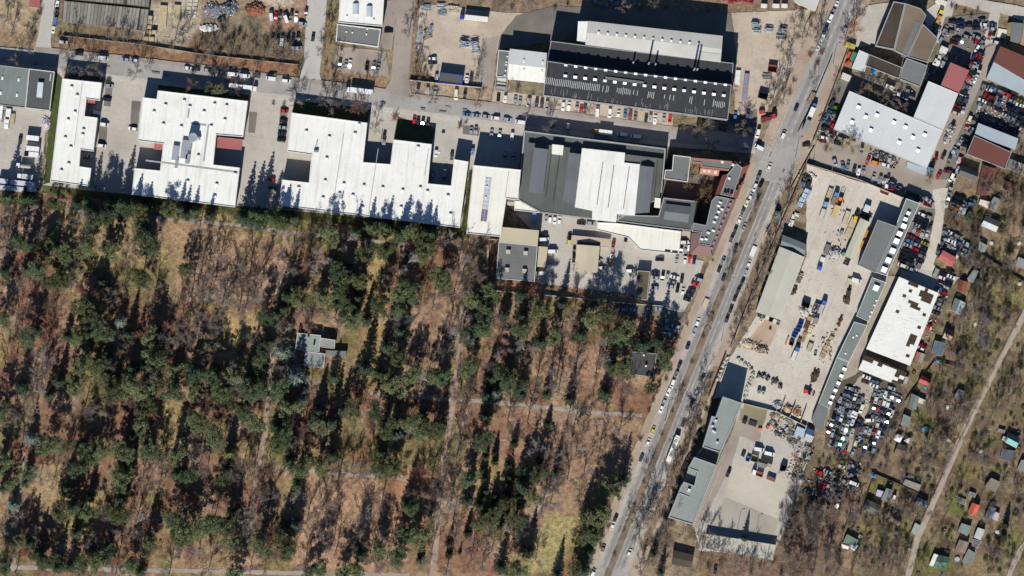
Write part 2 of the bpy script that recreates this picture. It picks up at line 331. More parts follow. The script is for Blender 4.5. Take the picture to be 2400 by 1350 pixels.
sheet('parking_bay', '1086 294 1125 299 1122 319 1084 314', ASPD, 'dark parking bay with two cars by the round bush', .5)
sheet('yard', '-60 246 60 252 120 262 108 300 92 440 -60 436', CONC2, 'lorry yard below the grey-green hall', 1)
sheet('yard', '985 8 1180 30 1310 30 1700 70 1738 80 1728 240 1705 160 1280 96 1165 118 1150 200 1040 192 990 166 975 100', CONC3, 'sandy concrete scaffold yard', 1.2)
sheet('yard', '1130 92 1170 84 1164 118 1155 206 1128 204 1120 150', ASPW, 'asphalt strip beside the scaffold yard', .8)
sheet('yard', '1300 14 1710 30 1740 70 1735 150 1700 150 1300 96 1165 118 1172 84 1210 36', ASPD, 'yard north of the long halls darkened like their cast shadow', .8)  # dark sheet cut to the halls' cast shadow, shade put in the colour
sheet('yard', '1715 30 1850 24 1900 20 1890 100 1810 240 1780 290 1720 285 1728 150', CONC3, 'sandy storage yard right of the black-roofed hall', 1.4)
sheet('yard', '1160 212 1280 226 1576 268 1576 306 1440 288 1150 244', CONC3, 'sandy parking bays in front of the black-roofed hall', 1)
sheet('yard', '1700 280 1775 255 1765 345 1560 350 1570 300', ASPD, 'street corner asphalt painted darker in the outline of tenement shade', 1)  # painted shade: dark sheet in the outline of the tenement's shadow
sheet('yard', '790 108 905 120 912 180 780 168', ASPW, 'asphalt forecourt below the white hall with vaulted rooflights', 1)
sheet('yard', '899 0 934 0 918 118 890 110', ASPW, 'asphalt drive right of the white hall with vaulted rooflights', 1)
sheet('yard', '1180 470 1270 480 1625 545 1600 600 1650 612 1622 700 1555 800 1545 720 1480 690 1262 664 1265 560', CONC2, 'pale yard behind the dark-roofed hall', 1)
sheet('yard', '1545 720 1610 735 1580 800 1556 798', ASPD, 'end of the car park, coloured darker for its shade', 1)  # darker colour over the pale car park stands in for shade
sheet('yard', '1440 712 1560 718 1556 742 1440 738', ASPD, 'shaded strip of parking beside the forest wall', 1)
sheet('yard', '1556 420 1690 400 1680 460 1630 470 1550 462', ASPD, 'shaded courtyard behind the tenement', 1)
sheet('yard', '1940 200 2005 170 2160 205 2140 280 1990 214 1940 310 1915 340 1905 330', ASPD, 'dark scrapyard ground around the grey hall', 1)
sheet('yard', '1905 330 1955 300 2172 396 2240 230 2300 60 2345 80 2345 108 2300 230 2215 440 2190 500 2060 440 1930 385 1898 366', ASPW, 'asphalt drives of the scrapyard', 1)
sheet('yard', '2160 30 2205 0 2240 0 2215 100 2185 100', CONC2, 'pale yard beside the brown flat roof', 1)
sheet('yard', '2215 40 2335 30 2345 100 2290 120 2260 240 2205 205 2190 140', ASPD, 'dark ground under the scrapyard cars', 1)
sheet('yard', '2300 195 2420 240 2420 330 2390 320 2295 286 2255 330 2230 420 2200 420 2240 330', ASPD, 'dark ground under the rows of wrecks', 1)
sheet('yard', '2000 20 2050 10 2090 5 2050 105 2010 110 1985 100', CONC2, 'pale forecourt left of the brown flat roof', 1)
sheet('lane', '2186 445 2226 440 2215 490 2205 560 2188 620 2215 650 2180 648 2155 640 2180 560 2192 500', CONC, 'pale concrete lane through the lower scrapyard', 1)
sheet('yard', '2110 620 2250 650 2210 690 2110 650', CONC2, 'pale slab above the broken white hall', 1)
sheet('yard', '2115 480 2192 490 2178 560 2150 640 2100 630', ASPD, 'dark ground under the packed wrecks beside the long hall', 1)
sheet('yard', '2070 645 2110 650 2030 830 2010 870 1960 960 1945 950', LANE, 'grassy gravel strip between long hall and broken hall', 1.5)
sheet('yard', '1960 900 2020 870 2110 900 2120 940 2050 1080 1990 1070 1930 1050', mat('oily_earth', (104, 94, 80), rgb2=(84, 76, 66), scale=.1, fine=.15), 'oily earth under the crowded wrecks', 2)
sheet('lane', '2020 880 2050 900 2030 970 2040 985 2020 1000 2010 990 2018 950 2005 935 1999 905', LANE, 'sandy gap running through the crowded wrecks', 2)
sheet('lane', '1990 1005 2004 1008 1993 1060 1984 1058', LANE, 'short sandy gap between the lower wrecks', 1.5)
sheet('yard', '1890 386 2060 440 2140 472 2100 560 2080 650 2035 755 1960 910 1930 1000 1880 985 1745 942 1694 930 1668 936 1712 836 1735 800 1775 735 1828 750 1890 600', CONC, "pale concrete builders' yard", 1.2)
sheet('yard', '1748 800 1800 740 1830 752 1810 800 1790 830 1740 815', SAND, 'trampled sand bay behind the green barn', 2)
sheet('yard', '1740 940 1880 985 1905 1010 1880 1130 1830 1260 1810 1305 1640 1290 1625 1230 1690 1090', CONC2, 'lower yard beside the grey-green offices', 1)
sheet('yard', '1735 955 1790 975 1780 1040 1730 1020', ASPW, 'asphalt apron in the lower yard', 1)
sheet('yard', '1716 1086 1870 1130 1822 1216 1700 1166', PALE, 'big bleached slab in the lower yard', 1)
sheet('yard', '1702 1166 1822 1216 1815 1268 1655 1240', mat('grey_slab', (178, 172, 160), rgb2=(166, 159, 147), scale=.06, stain=(.06, .4, (150, 143, 131)), fine=.08), 'grey slab at the bottom of the lower yard', 1)
sheet('yard', '1690 1065 1745 950 1752 960 1715 1090 1640 1235 1622 1235', ASPW, 'drive along the grey-green offices', 1)
sheet('yard', '1745 940 1800 960 1786 1000 1735 985', mat('mossy_slab', (150, 142, 116), rgb2=(130, 122, 96), scale=.12, fine=.2), 'mossy bay above the lower yard', 1.5)
# roads
NORTH = pts('-60 104 82 118 250 135 476 161 700 191 875 212 960 227 1138 247 1300 266 1440 286 1575 305 1775 328')
SOUTH = pts('1770 352 1560 334 1440 320 1230 296 1077 273 871 247 601 216 348 187 131 158 -60 140')
def mx_(y): return 1815 - 0.404 * (y - 380) - (0 if y < 380 else 0)
ys_ = [330, 420, 560, 760, 980, 1180, 1360]
def cnt(off): return [(mx_(y) + off, y) for y in ys_]
def nor(off): return [(1986 - .418 * y + off, y) for y in (-60, 60, 160, 260, 350)]
sheet('pavement', nor(-62) + [(1768, 300), (1762, 360)] + cnt(-58) + [(t[0], t[1]) for t in cnt(76)[::-1]] + [(1905, 385), (1920, 330)] + nor(54)[::-1], PAVE, 'sandy pavements either side of the main road', 1.5)
side1 = sheet('side_street', '722 -20 768 -20 760 80 749 172 756 200 700 200 712 140', ASPL, 'pale side street entering from the top, left of the white hall', .5)
side2 = sheet('side_street', '935 -20 974 -20 966 90 958 186 968 232 896 222 916 186 924 90', ASPW, 'warm grey side street right of the white hall with vaulted rooflights', .5)
side3 = sheet('side_street', '104 -20 131 -20 119 92 122 128 78 122 90 82', ASPL, 'pale side street at the top left beside the garages', .5)
street = sheet('road', NORTH + SOUTH, ASPH, 'long street running left to right past the white halls', .4)
main = sheet('main_road', nor(-30) + [(1790, 330), (1772, 352), (1768, 400)] + cnt(-37)[1:] + cnt(45)[::-1][:-1] + [(1880, 352)] + nor(27)[::-1], ASPH, 'wide diagonal main road with a planted middle strip', .4)
sheet('pavement', [(a, b + 1) for a, b in NORTH][1:] + [(a, b - 9) for a, b in NORTH][1:][::-1], ASPW, 'narrow pavement on the far side of the street', .8)
sheet('pavement', [(a, b - 1) for a, b in SOUTH] + [(a, b + 9) for a, b in SOUTH][::-1], CONC2, 'narrow pavement on the near side of the street', .8)
sheet('lane', band(pts('2420 700 2392 752 2330 868 2260 1010 2200 1150 2150 1262 2126 1360'), 14), LANE, 'gravel lane cutting through the allotments', 1)
sheet('lane', band(pts('2420 1250 2390 1290 2360 1360'), 12), LANE, 'gravel lane in the bottom right corner', 1)
sheet('lane', '2200 -20 2420 20 2420 60 2345 30 2330 100 2300 110 2320 30 2210 0', CONC2, 'pale access road in the top right corner', 1)
for o_, a_, b_ in ((0, 440, 800), (0, 860, 1330)):
    sheet('verge', [(mx_(y) + 50, y) for y in range(a_, b_, 60)] + [(mx_(y) + 68, y) for y in range(a_, b_, 60)][::-1], mat('trodden_verge', (150, 128, 106), rgb2=(128, 108, 88), scale=.12, fine=.2, stain=(.1, .5, (108, 96, 74))), 'trodden earth verge with trees right of the main road, ' + ('upper part' if a_ < 800 else 'lower part'), 2)
# planted median, raised between kerbs
md = [(mx_(y) - 8, y) for y in (425, 560, 760, 980, 1180, 1360)]; me_ = [(mx_(y) + 8, y) for y in (1360, 1180, 980, 760, 560, 425)]
sheet('median_strip', md + me_, mat('median_earth', (140, 124, 106), rgb2=(116, 102, 86), scale=.2, fine=.25, stain=(.1, .5, (98, 90, 68))), 'planted earth strip down the middle of the main road', .8, lift=.1)
def kerb(line, name, label, width=.3):
    mb = MB(); q = [W(a, b) for a, b in line]
    for a, b in zip(q[:-1], q[1:]):
        d = b - a; c = (a + b) / 2; mb.box(c.x, c.y, 0, .3 + zi[0] * .2, d.length, width, math.degrees(math.atan2(d.y, d.x)))
    return mb.build(name, KERB, kind='structure', label=label, cat='kerb')
kerb([(mx_(y) - 9, y) for y in ys_[1:]], 'kerb', 'pale kerb on the left of the planted strip', .45); kerb([(mx_(y) + 9, y) for y in ys_[1:]], 'kerb', 'pale kerb on the right of the planted strip', .45)
kerb(cnt(46)[2:], 'kerb', 'kerb along the right side of the main road'); kerb(cnt(-38)[1:], 'kerb', 'kerb along the left side of the main road')
kerb(NORTH[1:], 'kerb', 'kerb on the far side of the street'); kerb(SOUTH[1:-1], 'kerb', 'kerb on the near side of the street')
def dashes(line, parent, on=9, off=14, width=.25):
    zi[0] += .006; P_ = [Vector(p) for p in line]; t = 0.0; mb = None
    for a, b in zip(P_[:-1], P_[1:]):
        d = (b - a); n_ = int(d.length // (on + off)); u = d.normalized()
        for i in range(n_):
            p = a + u * i * (on + off); q = p + u * on
            A, B = W(p.x, p.y), W(q.x, q.y); mb = MB(); dd = B - A; c = (A + B) / 2
            mb.box(c.x, c.y, 0, zi[0] + .01, dd.length, width, math.degrees(math.atan2(dd.y, dd.x))); mb.build('lane_marking', PAINT, parent)
dashes(nor(-2), main); dashes(nor(-14), main, 26, 3, .16); dashes([(1838, 250), (1810, 320), (1781, 391), (1760, 440)], main, 6, 6, .22); dashes([(1846, 256), (1816, 326), (1789, 391)], main, 30, 2, .16)
dashes([(mx_(y) + 21, y) for y in (440, 900, 1350)], main, 8, 16, .2)
TYREW = mat('tyre_worn_lane', (150, 146, 143), rgb2=(138, 134, 131), scale=.12, streak=(68, .6, (176, 172, 167)), fine=.08); BAYM = mat('parking_lane_paving', (190, 180, 170), rgb2=(174, 163, 152), scale=.15, stain=(.3, .4, (152, 142, 132)), fine=.12)
for a_, b_, lb in ((-21, -12, 'worn driving lane left of the planted strip'), (13, 19, 'worn inner lane right of the planted strip'), (23, 30, 'worn outer lane right of the planted strip')):
    sheet('lane_surface', [(mx_(y) + a_, y) for y in range(430, 1361, 60)] + [(mx_(y) + b_, y) for y in range(430, 1361, 60)][::-1], TYREW, None, 1.2, parent=main)
for a_, b_ in ((-36, -25), (34, 44)): sheet('parking_lane', [(mx_(y) + a_, y) for y in range(440, 1361, 60)] + [(mx_(y) + b_, y) for y in range(440, 1361, 60)][::-1], BAYM, None, .8, parent=main)
for a_, b_ in ((-16, -6), (3, 13)): sheet('lane_surface', [(1986 - .418 * y + a_, y) for y in range(-40, 330, 60)] + [(1986 - .418 * y + b_, y) for y in range(-40, 330, 60)][::-1], TYREW, None, 1.2, parent=main)
pr_ = random.Random(3); PATCHM = mat('asphalt_repair', (126, 123, 121), var=.12, scale=.4, fine=.1)
for i_ in range(26):
    y_ = pr_.uniform(360, 1340); x_ = mx_(y_) + pr_.choice((-18, -14, 16, 22, 27)); l_ = pr_.uniform(4, 14); w_ = pr_.uniform(2, 5)
    sheet('asphalt_patch', [(x_ + .404 * l_, y_ - l_), (x_ + .404 * l_ + w_, y_ - l_ + 1), (x_ + w_, y_), (x_, y_)], PATCHM, None, .5, parent=main)
for i_ in range(22):
    x_ = pr_.uniform(20, 1700); t_ = (np.interp(x_, [p[0] for p in NORTH], [p[1] for p in NORTH]) + np.interp(x_, [p[0] for p in SOUTH[::-1]], [p[1] for p in SOUTH[::-1]])) / 2 + pr_.uniform(-9, 9); l_ = pr_.uniform(5, 22); w_ = pr_.uniform(2, 6)
    sheet('asphalt_patch', [(x_, t_), (x_ + l_, t_ + l_ * .12), (x_ + l_, t_ + l_ * .12 + w_), (x_, t_ + w_)], PATCHM if i_ % 2 else ASPW, None, .5, parent=street)
dashes([(mx_(y) - 23, y) for y in (440, 900, 1350)], main, 10, 10, .14); dashes([(mx_(y) + 32.5, y) for y in (440, 900, 1350)], main, 10, 10, .14)
# joints of the big concrete yard are real slabs' edges: thin recessed tar lines
TAR = mat('tar_joint', (140, 128, 114), var=.1)
# ------------------------------------------------------------------ buildings
def roofmat(name, rgb, ang=-7.4, per=2.2, dark=.10, rel=0.0, stain=None, var=.05, scale=.08, rough=.8, rgb2=None, streak=None):
    return mat(name, rgb, rough=rough, var=var, scale=scale, wave=(ang, per, rel, dark), stain=stain, fine=.05, fscale=1.4, rgb2=rgb2, streak=streak)
WHITE = roofmat('white_roof_membrane', (247, 246, 239), 83, 3.4, .2, stain=[(.11, .3, (214, 208, 194)), (.45, .25, (206, 198, 182))], var=.02, rgb2=(238, 237, 229), streak=(83, .5, (198, 188, 168)))
CREAM = roofmat('cream_roof_membrane', (246, 243, 229), 83, 4.0, .25, stain=[(.06, .2, (206, 200, 182)), (.45, .2, (208, 200, 180))], var=.02, rgb2=(238, 235, 222), streak=(83, .4, (204, 194, 170)))
GREY_L = roofmat('light_grey_sheet_roof', (215, 217, 215), 67, 1.2, .10, var=.03, rough=.55, streak=(67, .25, (190, 192, 190)))
GREEN_G = roofmat('grey_green_felt', (130, 138, 133), 83, 3.0, .3, stain=[(.08, .45, (112, 120, 114)), (.4, .4, (116, 118, 112))], streak=(68, .35, (150, 154, 148)))
GREY_D = roofmat('dark_grey_felt', (92, 94, 92), 83, 2.2, .3, stain=(.08, .4, (112, 112, 106)))
GREY_M = roofmat('mid_grey_felt', (122, 124, 122), -7, 2.6, .25, stain=(.08, .4, (104, 104, 100)))
BLACK = roofmat('black_bitumen', (62, 62, 66), 83, 5, .3, stain=[(.1, .35, (84, 84, 84)), (.5, .3, (48, 48, 52))], streak=(83, .35, (84, 84, 86)))
OLIVE_D = roofmat('weathered_bitumen', (104, 108, 104), 83, 5, .2, stain=[(.04, .6, (122, 124, 116)), (.25, .4, (86, 88, 86))], var=.12, streak=(83, .5, (84, 86, 82)))
OLIVE_2 = roofmat('weathered_bitumen_ridge', (116, 119, 124), 83, 6, .15, stain=(.04, .5, (92, 94, 90)))
RIBW = roofmat('ribbed_pale_sheet', (206, 204, 196), 83, 1.0, .16, rel=.3, stain=(.06, .35, (178, 174, 164)))
BARN = roofmat('pale_green_sheet', (198, 197, 182), -23, .9, .1, rel=.25, stain=(.05, .3, (160, 162, 140)))
BARN2 = roofmat('grey_green_sheet', (124, 136, 132), -23, .9, .1, rel=.25)
RED = roofmat('red_sheet_roof', (172, 104, 102), -24, 1.0, .06, rel=.15, rough=.6)
BROWN = roofmat('brown_sheet_roof', (118, 74, 66), -24, 1.0, .10, rel=.2, rough=.6)
CORR = roofmat('blue_grey_corrugated', (178, 190, 196), -24, .8, .25, rel=.3, rough=.6)
BRFELT = mat('brown_puddled_felt', (136, 122, 104), rgb2=(116, 102, 86), scale=.07, stain=(.09, .5, (94, 80, 64)))
DKFELT = mat('wet_dark_felt', (82, 72, 62), rgb2=(66, 58, 50), scale=.1)
TAN = roofmat('tan_fibre_cement', (204, 192, 164), -7, 1.1, .14, rel=.25)
TILE_R = roofmat('red_clay_tile', (150, 92, 78), 68, .5, .3, rel=.5, stain=(.15, .4, (140, 78, 62)))
TILE_O = roofmat('orange_clay_tile', (176, 126, 108), -7, .5, .3, rel=.5, stain=(.15, .35, (150, 104, 90)))
TILE_B = roofmat('brown_clay_tile', (138, 108, 104), 68, .5, .3, rel=.5, stain=(.15, .4, (114, 88, 84)))
PGREEN = mat('pale_green_felt', (154, 160, 154), rgb2=(142, 148, 143), scale=.06, stain=[(.06, .5, (126, 134, 128)), (.35, .4, (132, 136, 130))], fine=.08, wave=(-22, 2.4, 0, .2), streak=(68, .35, (124, 130, 124)))
ASB = mat('asbestos_panel', (142, 137, 129), objcol=True, var=.1, scale=.5, fine=.14, stain=(.3, .4, (112, 104, 96)))
WALLB = mat('rendered_wall', (196, 188, 172), var=.08); BRICK = mat('red_brick_wall', (132, 104, 92), var=.15, scale=.8); WALLG = mat('grey_wall', (150, 150, 148), var=.08)
EDGE = mat('white_metal_edge', (232, 232, 228), var=.05, rough=.5); EDGEG = mat('grey_metal_edge', (168, 172, 172), var=.06, rough=.5); BLUEF = mat('blue_steel_frame', (58, 66, 172), var=.05, rough=.5)
STEEL = mat('galvanised_duct', (186, 194, 200), var=.08, metal=.4, rough=.45); DARKM = mat('dark_metal', (52, 52, 54), var=.1, rough=.6)
DOME = mat('rooflight_dome', (246, 246, 244), var=.03, rough=.3, spec=.5); GLASSR = mat('rooflight_glass', (196, 208, 216), var=.05, rough=.2, spec=.6)
SOLAR = mat('solar_cells', (204, 206, 214), var=.05, rough=.2, spec=.6); SOLARD = mat('dark_solar_cells', (132, 124, 150), var=.06, rough=.2, spec=.6)
WOOD = mat('weathered_timber', (150, 128, 98), var=.2, scale=.8); WOODD = mat('dark_timber', (76, 62, 50), var=.25, scale=.8)

def ccw(p): return p if sum(p[i][0] * p[(i + 1) % len(p)][1] - p[(i + 1) % len(p)][0] * p[i][1] for i in range(len(p))) > 0 else p[::-1]
def root(name, label, cat, px, group=None):
    return ob(name, None, label=label, cat=cat, group=group, loc=W(*px))
def part(r, name, mb, mats, parent=None, color=None, kind=None):
    o = mb.build(name, mats, parent or r, color=color, kind=kind)
    if parent is None: o.location = -r.location
    return o
def offset(p, d):
    out = []; n = len(p)
    for i in range(n):
        a, b, c = Vector(p[i - 1]), Vector(p[i]), Vector(p[(i + 1) % n])
        e, f = (b - a).normalized(), (c - b).normalized(); ne, nf = Vector((-e.y, e.x)), Vector((-f.y, f.x))
        m = (ne + nf); m = m.normalized() if m.length > 1e-4 else ne; k = max(.35, m.dot(ne)); out.append(tuple(b + m * (d / k)))
    return out
def rp(s, h): return ccw([tuple(W(x, y, h).xy) for x, y in (pts(s) if isinstance(s, str) else s)])
def wing(r, outline, h, rm, wm=None, edge=EDGE, ew=.35, eh=.35, z0=0.0, open_=False):
    p = rp(outline, h); wm = wm or WALLB
    mb = MB(); mb.prism(offset(p, .06), z0, h - .12); part(r, 'wall', mb, wm)
    mb = MB(); mb.prism(p, h - .115, h); o = part(r, 'roof', mb, rm)
    if edge:
        mb = MB(); q = offset(p, ew); n = len(p); z1 = h + eh
        for i in range(n):
            j = (i + 1) % n; a, b, c, d = p[i], p[j], q[j], q[i]
            mb.face([(*a, z1), (*b, z1), (*c, z1), (*d, z1)]); mb.face([(*a, h - .2), (*b, h - .2), (*b, z1), (*a, z1)]); mb.face([(*d, h + .01), (*d, z1), (*c, z1), (*c, h + .01)])
        part(r, 'parapet', mb, edge)
    return o
def gable(r, corners, h, rise, ma, mb_=None, wm=None, along=None, over=.2):
    """corners: four pixel points; ridge joins the middles of the two ends (sides 1-2 and 3-0 when along==0)"""
    c = [W(x, y, h) for x, y in (pts(corners) if isinstance(corners, str) else corners)]
    if sum(c[i].x * c[(i + 1) % 4].y - c[(i + 1) % 4].x * c[i].y for i in range(4)) < 0: c = c[::-1]
    if along is None: along = 0 if (c[1] - c[0]).length > (c[2] - c[1]).length else 1
    if along: c = c[1:] + c[:1]
    up = Vector((0, 0, rise)); m1 = (c[1] + c[2]) / 2 + up; m0 = (c[3] + c[0]) / 2 + up
    mb = MB(); base = [(v.x, v.y) for v in c]; mb.prism(base, 0, h - .1)
    mb.face([c[1], c[2], m1]); mb.face([c[3], c[0], m0]); part(r, 'wall', mb, wm or WALLB)
    t = Vector((0, 0, .12))
    for a, b, mm in ((c[0], c[1], ma), (c[2], c[3], mb_ or ma)):
        e, f = (m1, m0) if a is c[0] else (m0, m1)
        out = ((a + b) / 2 - (m0 + m1) / 2); out.z = 0; out = out.normalized() * over - Vector((0, 0, over * rise / max(1, ((a + b) / 2 - (m0 + m1) / 2).length)))
        mb = MB(); A, B = a + out, b + out
        mb.face([A + t, B + t, e + t, f + t]); mb.face([A, f, e, B]); mb.face([A, B, B + t, A + t]); mb.face([B, e, e + t, B + t]); mb.face([f, A, A + t, f + t])
        part(r, 'roof_slope', mb, mm)
def skylight(r, px, py, z, lx=1.5, ly=1.2, ang=-7.4, hh=.6, m=None, name='skylight'):
    c = W(px, py, z); mb = MB(); mb.box(c.x, c.y, z, z + hh * .45, lx, ly, ang); o = part(r, name, mb, EDGEG)
    mb = MB(); mb.box(c.x, c.y, z + hh * .45 + .004, z + hh, lx * .96, ly * .96, ang, taper=.55); mb.build('dome', m or DOME, o); return o
def rbox(r, name, px, py, z0, z1, lx, ly, ang, m):
    c = W(px, py, z1); mb = MB(); mb.box(c.x, c.y, z0, z1, lx, ly, ang); return part(r, name, mb, m)
def wedge(r, px, py, z, lx, ly, ang, hh, m, name='skylight'):
    """north-light: low at its south edge, tall at the north"""
    c = W(px, py, z); ca, sa = math.cos(R(ang)), math.sin(R(ang)); q = lambda a, b, zz: (c.x + a * ca - b * sa, c.y + a * sa + b * ca, zz)
    A, B, C, D = q(-lx / 2, -ly / 2, z), q(lx / 2, -ly / 2, z), q(lx / 2, ly / 2, z), q(-lx / 2, ly / 2, z); E, F = q(lx / 2, ly / 2, z + hh), q(-lx / 2, ly / 2, z + hh)
    mb = MB(); mb.face([A, B, E, F]); mb.face([B, C, E]); mb.face([D, A, F]); mb.face([C, D, F, E]); o = part(r, name, mb, EDGEG)
    P_ = [Vector(v) for v in (A, B, E, F)]; cc = sum(P_, Vector()) / 4; nn = (P_[1] - P_[0]).cross(P_[2] - P_[1]).normalized(); mb = MB(); mb.face([cc + (v - cc) * .9 + nn * .03 for v in P_]); mb.build('glazing', m, o); return o

# -- left: grey-green hall and its neighbour
r = root('warehouse', 'grey-green flat-roofed warehouse at the left edge with dark grey annex', 'building', (60, 250))
wing(r, '-40 148 68 161 59 253 -40 242', 6.5, GREEN_G, WALLG, EDGEG); wing(r, '68.3 161 128 168 117 260 59.3 253', 6.8, GREY_D, WALLG, EDGE)
for a, b_ in ((6, 182), (44, 186), (2, 217), (40, 222)): skylight(r, a, b_, 6.5, 1.0, 2.0, -7)
wedge(r, 94, 211, 6.8, 3.0, 8.0, -7, 1.6, GLASSR, 'ridge_skylight'); rbox(r, 'ladder', 118, 181, 6.8, 7.0, .4, 4, -7, EDGE)
# -- narrow white hall
def vents(r, lst, z, ang=-7.4):
    for i, (a, b_) in enumerate(lst): skylight(r, a, b_, z, 1.7, 1.1, ang, .95)
r = root('white_hall', 'narrow white flat-roofed hall beside the mossy grass strip', 'building', (175, 430))
wing(r, '146 184 239 194 234 236 203 232 198 272 229 276 219 355 189 351 186 390 214 394 209 437 118 425', 7.8, WHITE)
vents(r, [(168, 204), (181, 224), (176, 263), (160, 281), (153, 323), (166, 345), (161, 384), (144, 400), (196, 304), (194, 316)], 7.8)
rbox(r, 'loading_bay', 214, 236.5, 0, 5, 4, 2.2, -7.4, RED); rbox(r, 'roof_pipe', 184, 264, 7.8, 8.05, .2, 34, -7.4, EDGEG)
# -- ducted white hall
r = root('white_hall', 'white flat-roofed hall with metal ducts on its roof and red canopy', 'building', (440, 470))
wing(r, '370 212 581 237 570 321 507 316 500 386 562 393 551 486 309 456 315 394 375 400 383 337 323 330 334 228 367 232', 8.0, WHITE)
vents(r, [(388, 246), (432, 236), (383, 291), (425, 297), (445, 250), (503, 244), (531, 248), (527, 281), (495, 296), (478, 262), (508, 432), (504, 460), (551, 407), (465, 365), (440, 425), (361, 262)], 8.0)
for a, b_, lx, ly in ((411, 358, 3.2, 7.6), (433, 350, 3.6, 9.6), (413, 385, 1.4, 4), (440, 372, 2.2, 5)): rbox(r, 'duct', a, b_, 8.0, 9.6, lx, ly, -7.4, STEEL)
mb = MB(); k0 = [W(444, 352, 9), W(446, 332, 9.2), W(452, 323, 9.6), W(464, 321, 9.8), W(466, 328, 9.4)]
for a, b_ in zip(k0[:-1], k0[1:]): mb.bar(a, b_, 1.0, k=8)
mb.bar(W(452, 322, 8), W(452, 322, 12.6), 2.4, k=12); part(r, 'exhaust_stack', mb, STEEL)
rbox(r, 'walkway', 442, 265, 8.0, 8.12, .9, 5, -7.4, EDGEG); rbox(r, 'walkway', 465, 291, 8.0, 8.12, 8, .9, -7.4, EDGEG); rbox(r, 'walkway', 483, 335, 8.0, 8.12, .9, 19, -7.4, EDGEG); rbox(r, 'walkway', 450, 390, 8.0, 8.12, 48, .8, -7.4, EDGEG)
mb = MB(); mb.prism(rp('510 321 569 328 566 352 508 346', 4.5), 4.2, 4.5); part(r, 'canopy', mb, RED); mb = MB(); mb.prism(rp('362 336 381 338 380 352 360 350', 4.5), 4.2, 4.5); part(r, 'canopy', mb, RED)
# -- biggest white hall
r = root('white_hall', 'biggest white flat-roofed hall, with three deep loading notches', 'building', (870, 500))
wing(r, '683 264 861 288 851 380 915 385 922 327 1012 338 1003 430 1057 435 1064 373 1098 379 1077 534 654 482 661 421 724 428 730 363 673 355', 8.0, WHITE)
vents(r, [(718, 308), (772, 321), (842, 291), (766, 371), (832, 313), (762, 424), (806, 431), (853, 435), (796, 454), (827, 458), (757, 464), (897, 440), (944, 446), (985, 440), (850, 486), (940, 486), (1002, 449), (1050, 459), (1056, 502), (984, 491), (1029, 357), (980, 345), (700, 440)], 8.0)
mb = MB(); c = W(740, 352, 8)
for q in ((-1, 0), (1, 0), (0, 1)): mb.bar((c.x + q[0], c.y + q[1], 8), (c.x, c.y, 12.5), .09)
part(r, 'antenna_mast', mb, DARKM); rbox(r, 'antenna_cabinet', 741, 354, 8, 9.2, 2.2, 1.2, 0, WALLG); rbox(r, 'vent_pipe', 801, 466, 8, 11, .5, .5, 0, STEEL)
for a, b_, ln in ((788, 430, 52), (875, 425, 34), (1000, 380, 14)): rbox(r, 'roof_seam', a, b_, 8, 8.14, .35, ln, -8.5, EDGEG)
# -- solar hall
r = root('white_hall', 'tall white hall with a strip of solar panels on the roof', 'building', (1150, 555))
wing(r, '1109 387 1221 398 1214 468 1187 466 1173 555 1093 547', 12.8, CREAM)
for i in range(11):
    for j in range(2):
        rbox(r, 'solar_panel', 1141 + j * 7.5 - i * 1.1, 421 + i * 9.3 + j, 12.9, 13.05, 1.5, 1.9, -7.4, SOLARD if i > 7 else SOLAR)
rbox(r, 'roof_seam', 1188, 433, 12.8, 13.0, .3, 14, -8, EDGEG); skylight(r, 1141, 437, 13.06, .9, .9); skylight(r, 1138, 462, 13.06, .9, .9)
r = root('loading_shed', 'small cream flat-roofed shed below the solar-panelled hall', 'building', (1235, 490)); wing(r, '1206 470 1267 477 1264 499 1205 493', 5, CREAM)
# -- dark-roofed complex
r = root('factory', 'big dark-roofed factory with a white middle roof and raised ridges', 'building', (1400, 430))
wing(r, '1228 306 1561 348 1550 463 1444 517 1388 515 1266 499 1222 474 1213 468', 6.5, OLIVE_D, BRICK, EDGEG, ew=.7)
wing(r, '1238 334 1362 349 1554 372 1546 462 1500 490 1446 502 1388 512 1268 494 1226 470', 8.6, OLIVE_D, OLIVE_D, None, z0=6)
wing(r, '1364 347 1465 358 1463 381 1500 385 1488 505 1446 502 1444 521 1388 515 1388 494 1347 486 1362 364', 9.4, WHITE, WALLB, None, z0=5)
wing(r, '1555 463 1637 472 1621 541 1446 519 1449 503 1543 506', 6.6, OLIVE_D, BRICK, EDGEG, ew=.5)
for o_, hh in (('1253 346 1284 350 1272 454 1240 450', 1.6), ('1335 358 1361 361 1346 484 1320 470', 1.6), ('1502 388 1532 392 1521 498 1490 500', 1.6)):
    wing(r, o_, 10.2, OLIVE_2, OLIVE_D, None, z0=8); gable(r, o_, 10.3, .9, OLIVE_2, wm=OLIVE_D)
for o_ in ('1292 352 1294 352 1280 462 1278 462', '1312 356 1314 356 1298 470 1296 470', '1540 378 1542 378 1534 460 1532 460'): wing(r, o_, 8.9, DKFELT, OLIVE_D, None, z0=8)
wing(r, '1294 338 1321 341 1319 364 1293 361', 9.6, CREAM, WALLB, None, z0=6); wing(r, '1535 463 1549 465 1547 488 1533 486', 9.0, CREAM, WALLB, None, z0=6)
gable(r, '1560 478 1618 485 1613 521 1555 513', 7.8, 1.2, OLIVE_2, OLIVE_2, OLIVE_D)
for a, b_ in ((1406, 430), (1432, 437), (1468, 440)): rbox(r, 'roof_seam', a, b_, 9.4, 9.6, .4, 22, -8, OLIVE_2)
r = root('white_shed', 'cream low hall with a slanted corner behind the dark-roofed factory', 'building', (1500, 560)); wing(r, '1400 521 1446 523 1597 542 1591 596 1500 586 1472 557 1399 540', 5.0, CREAM)
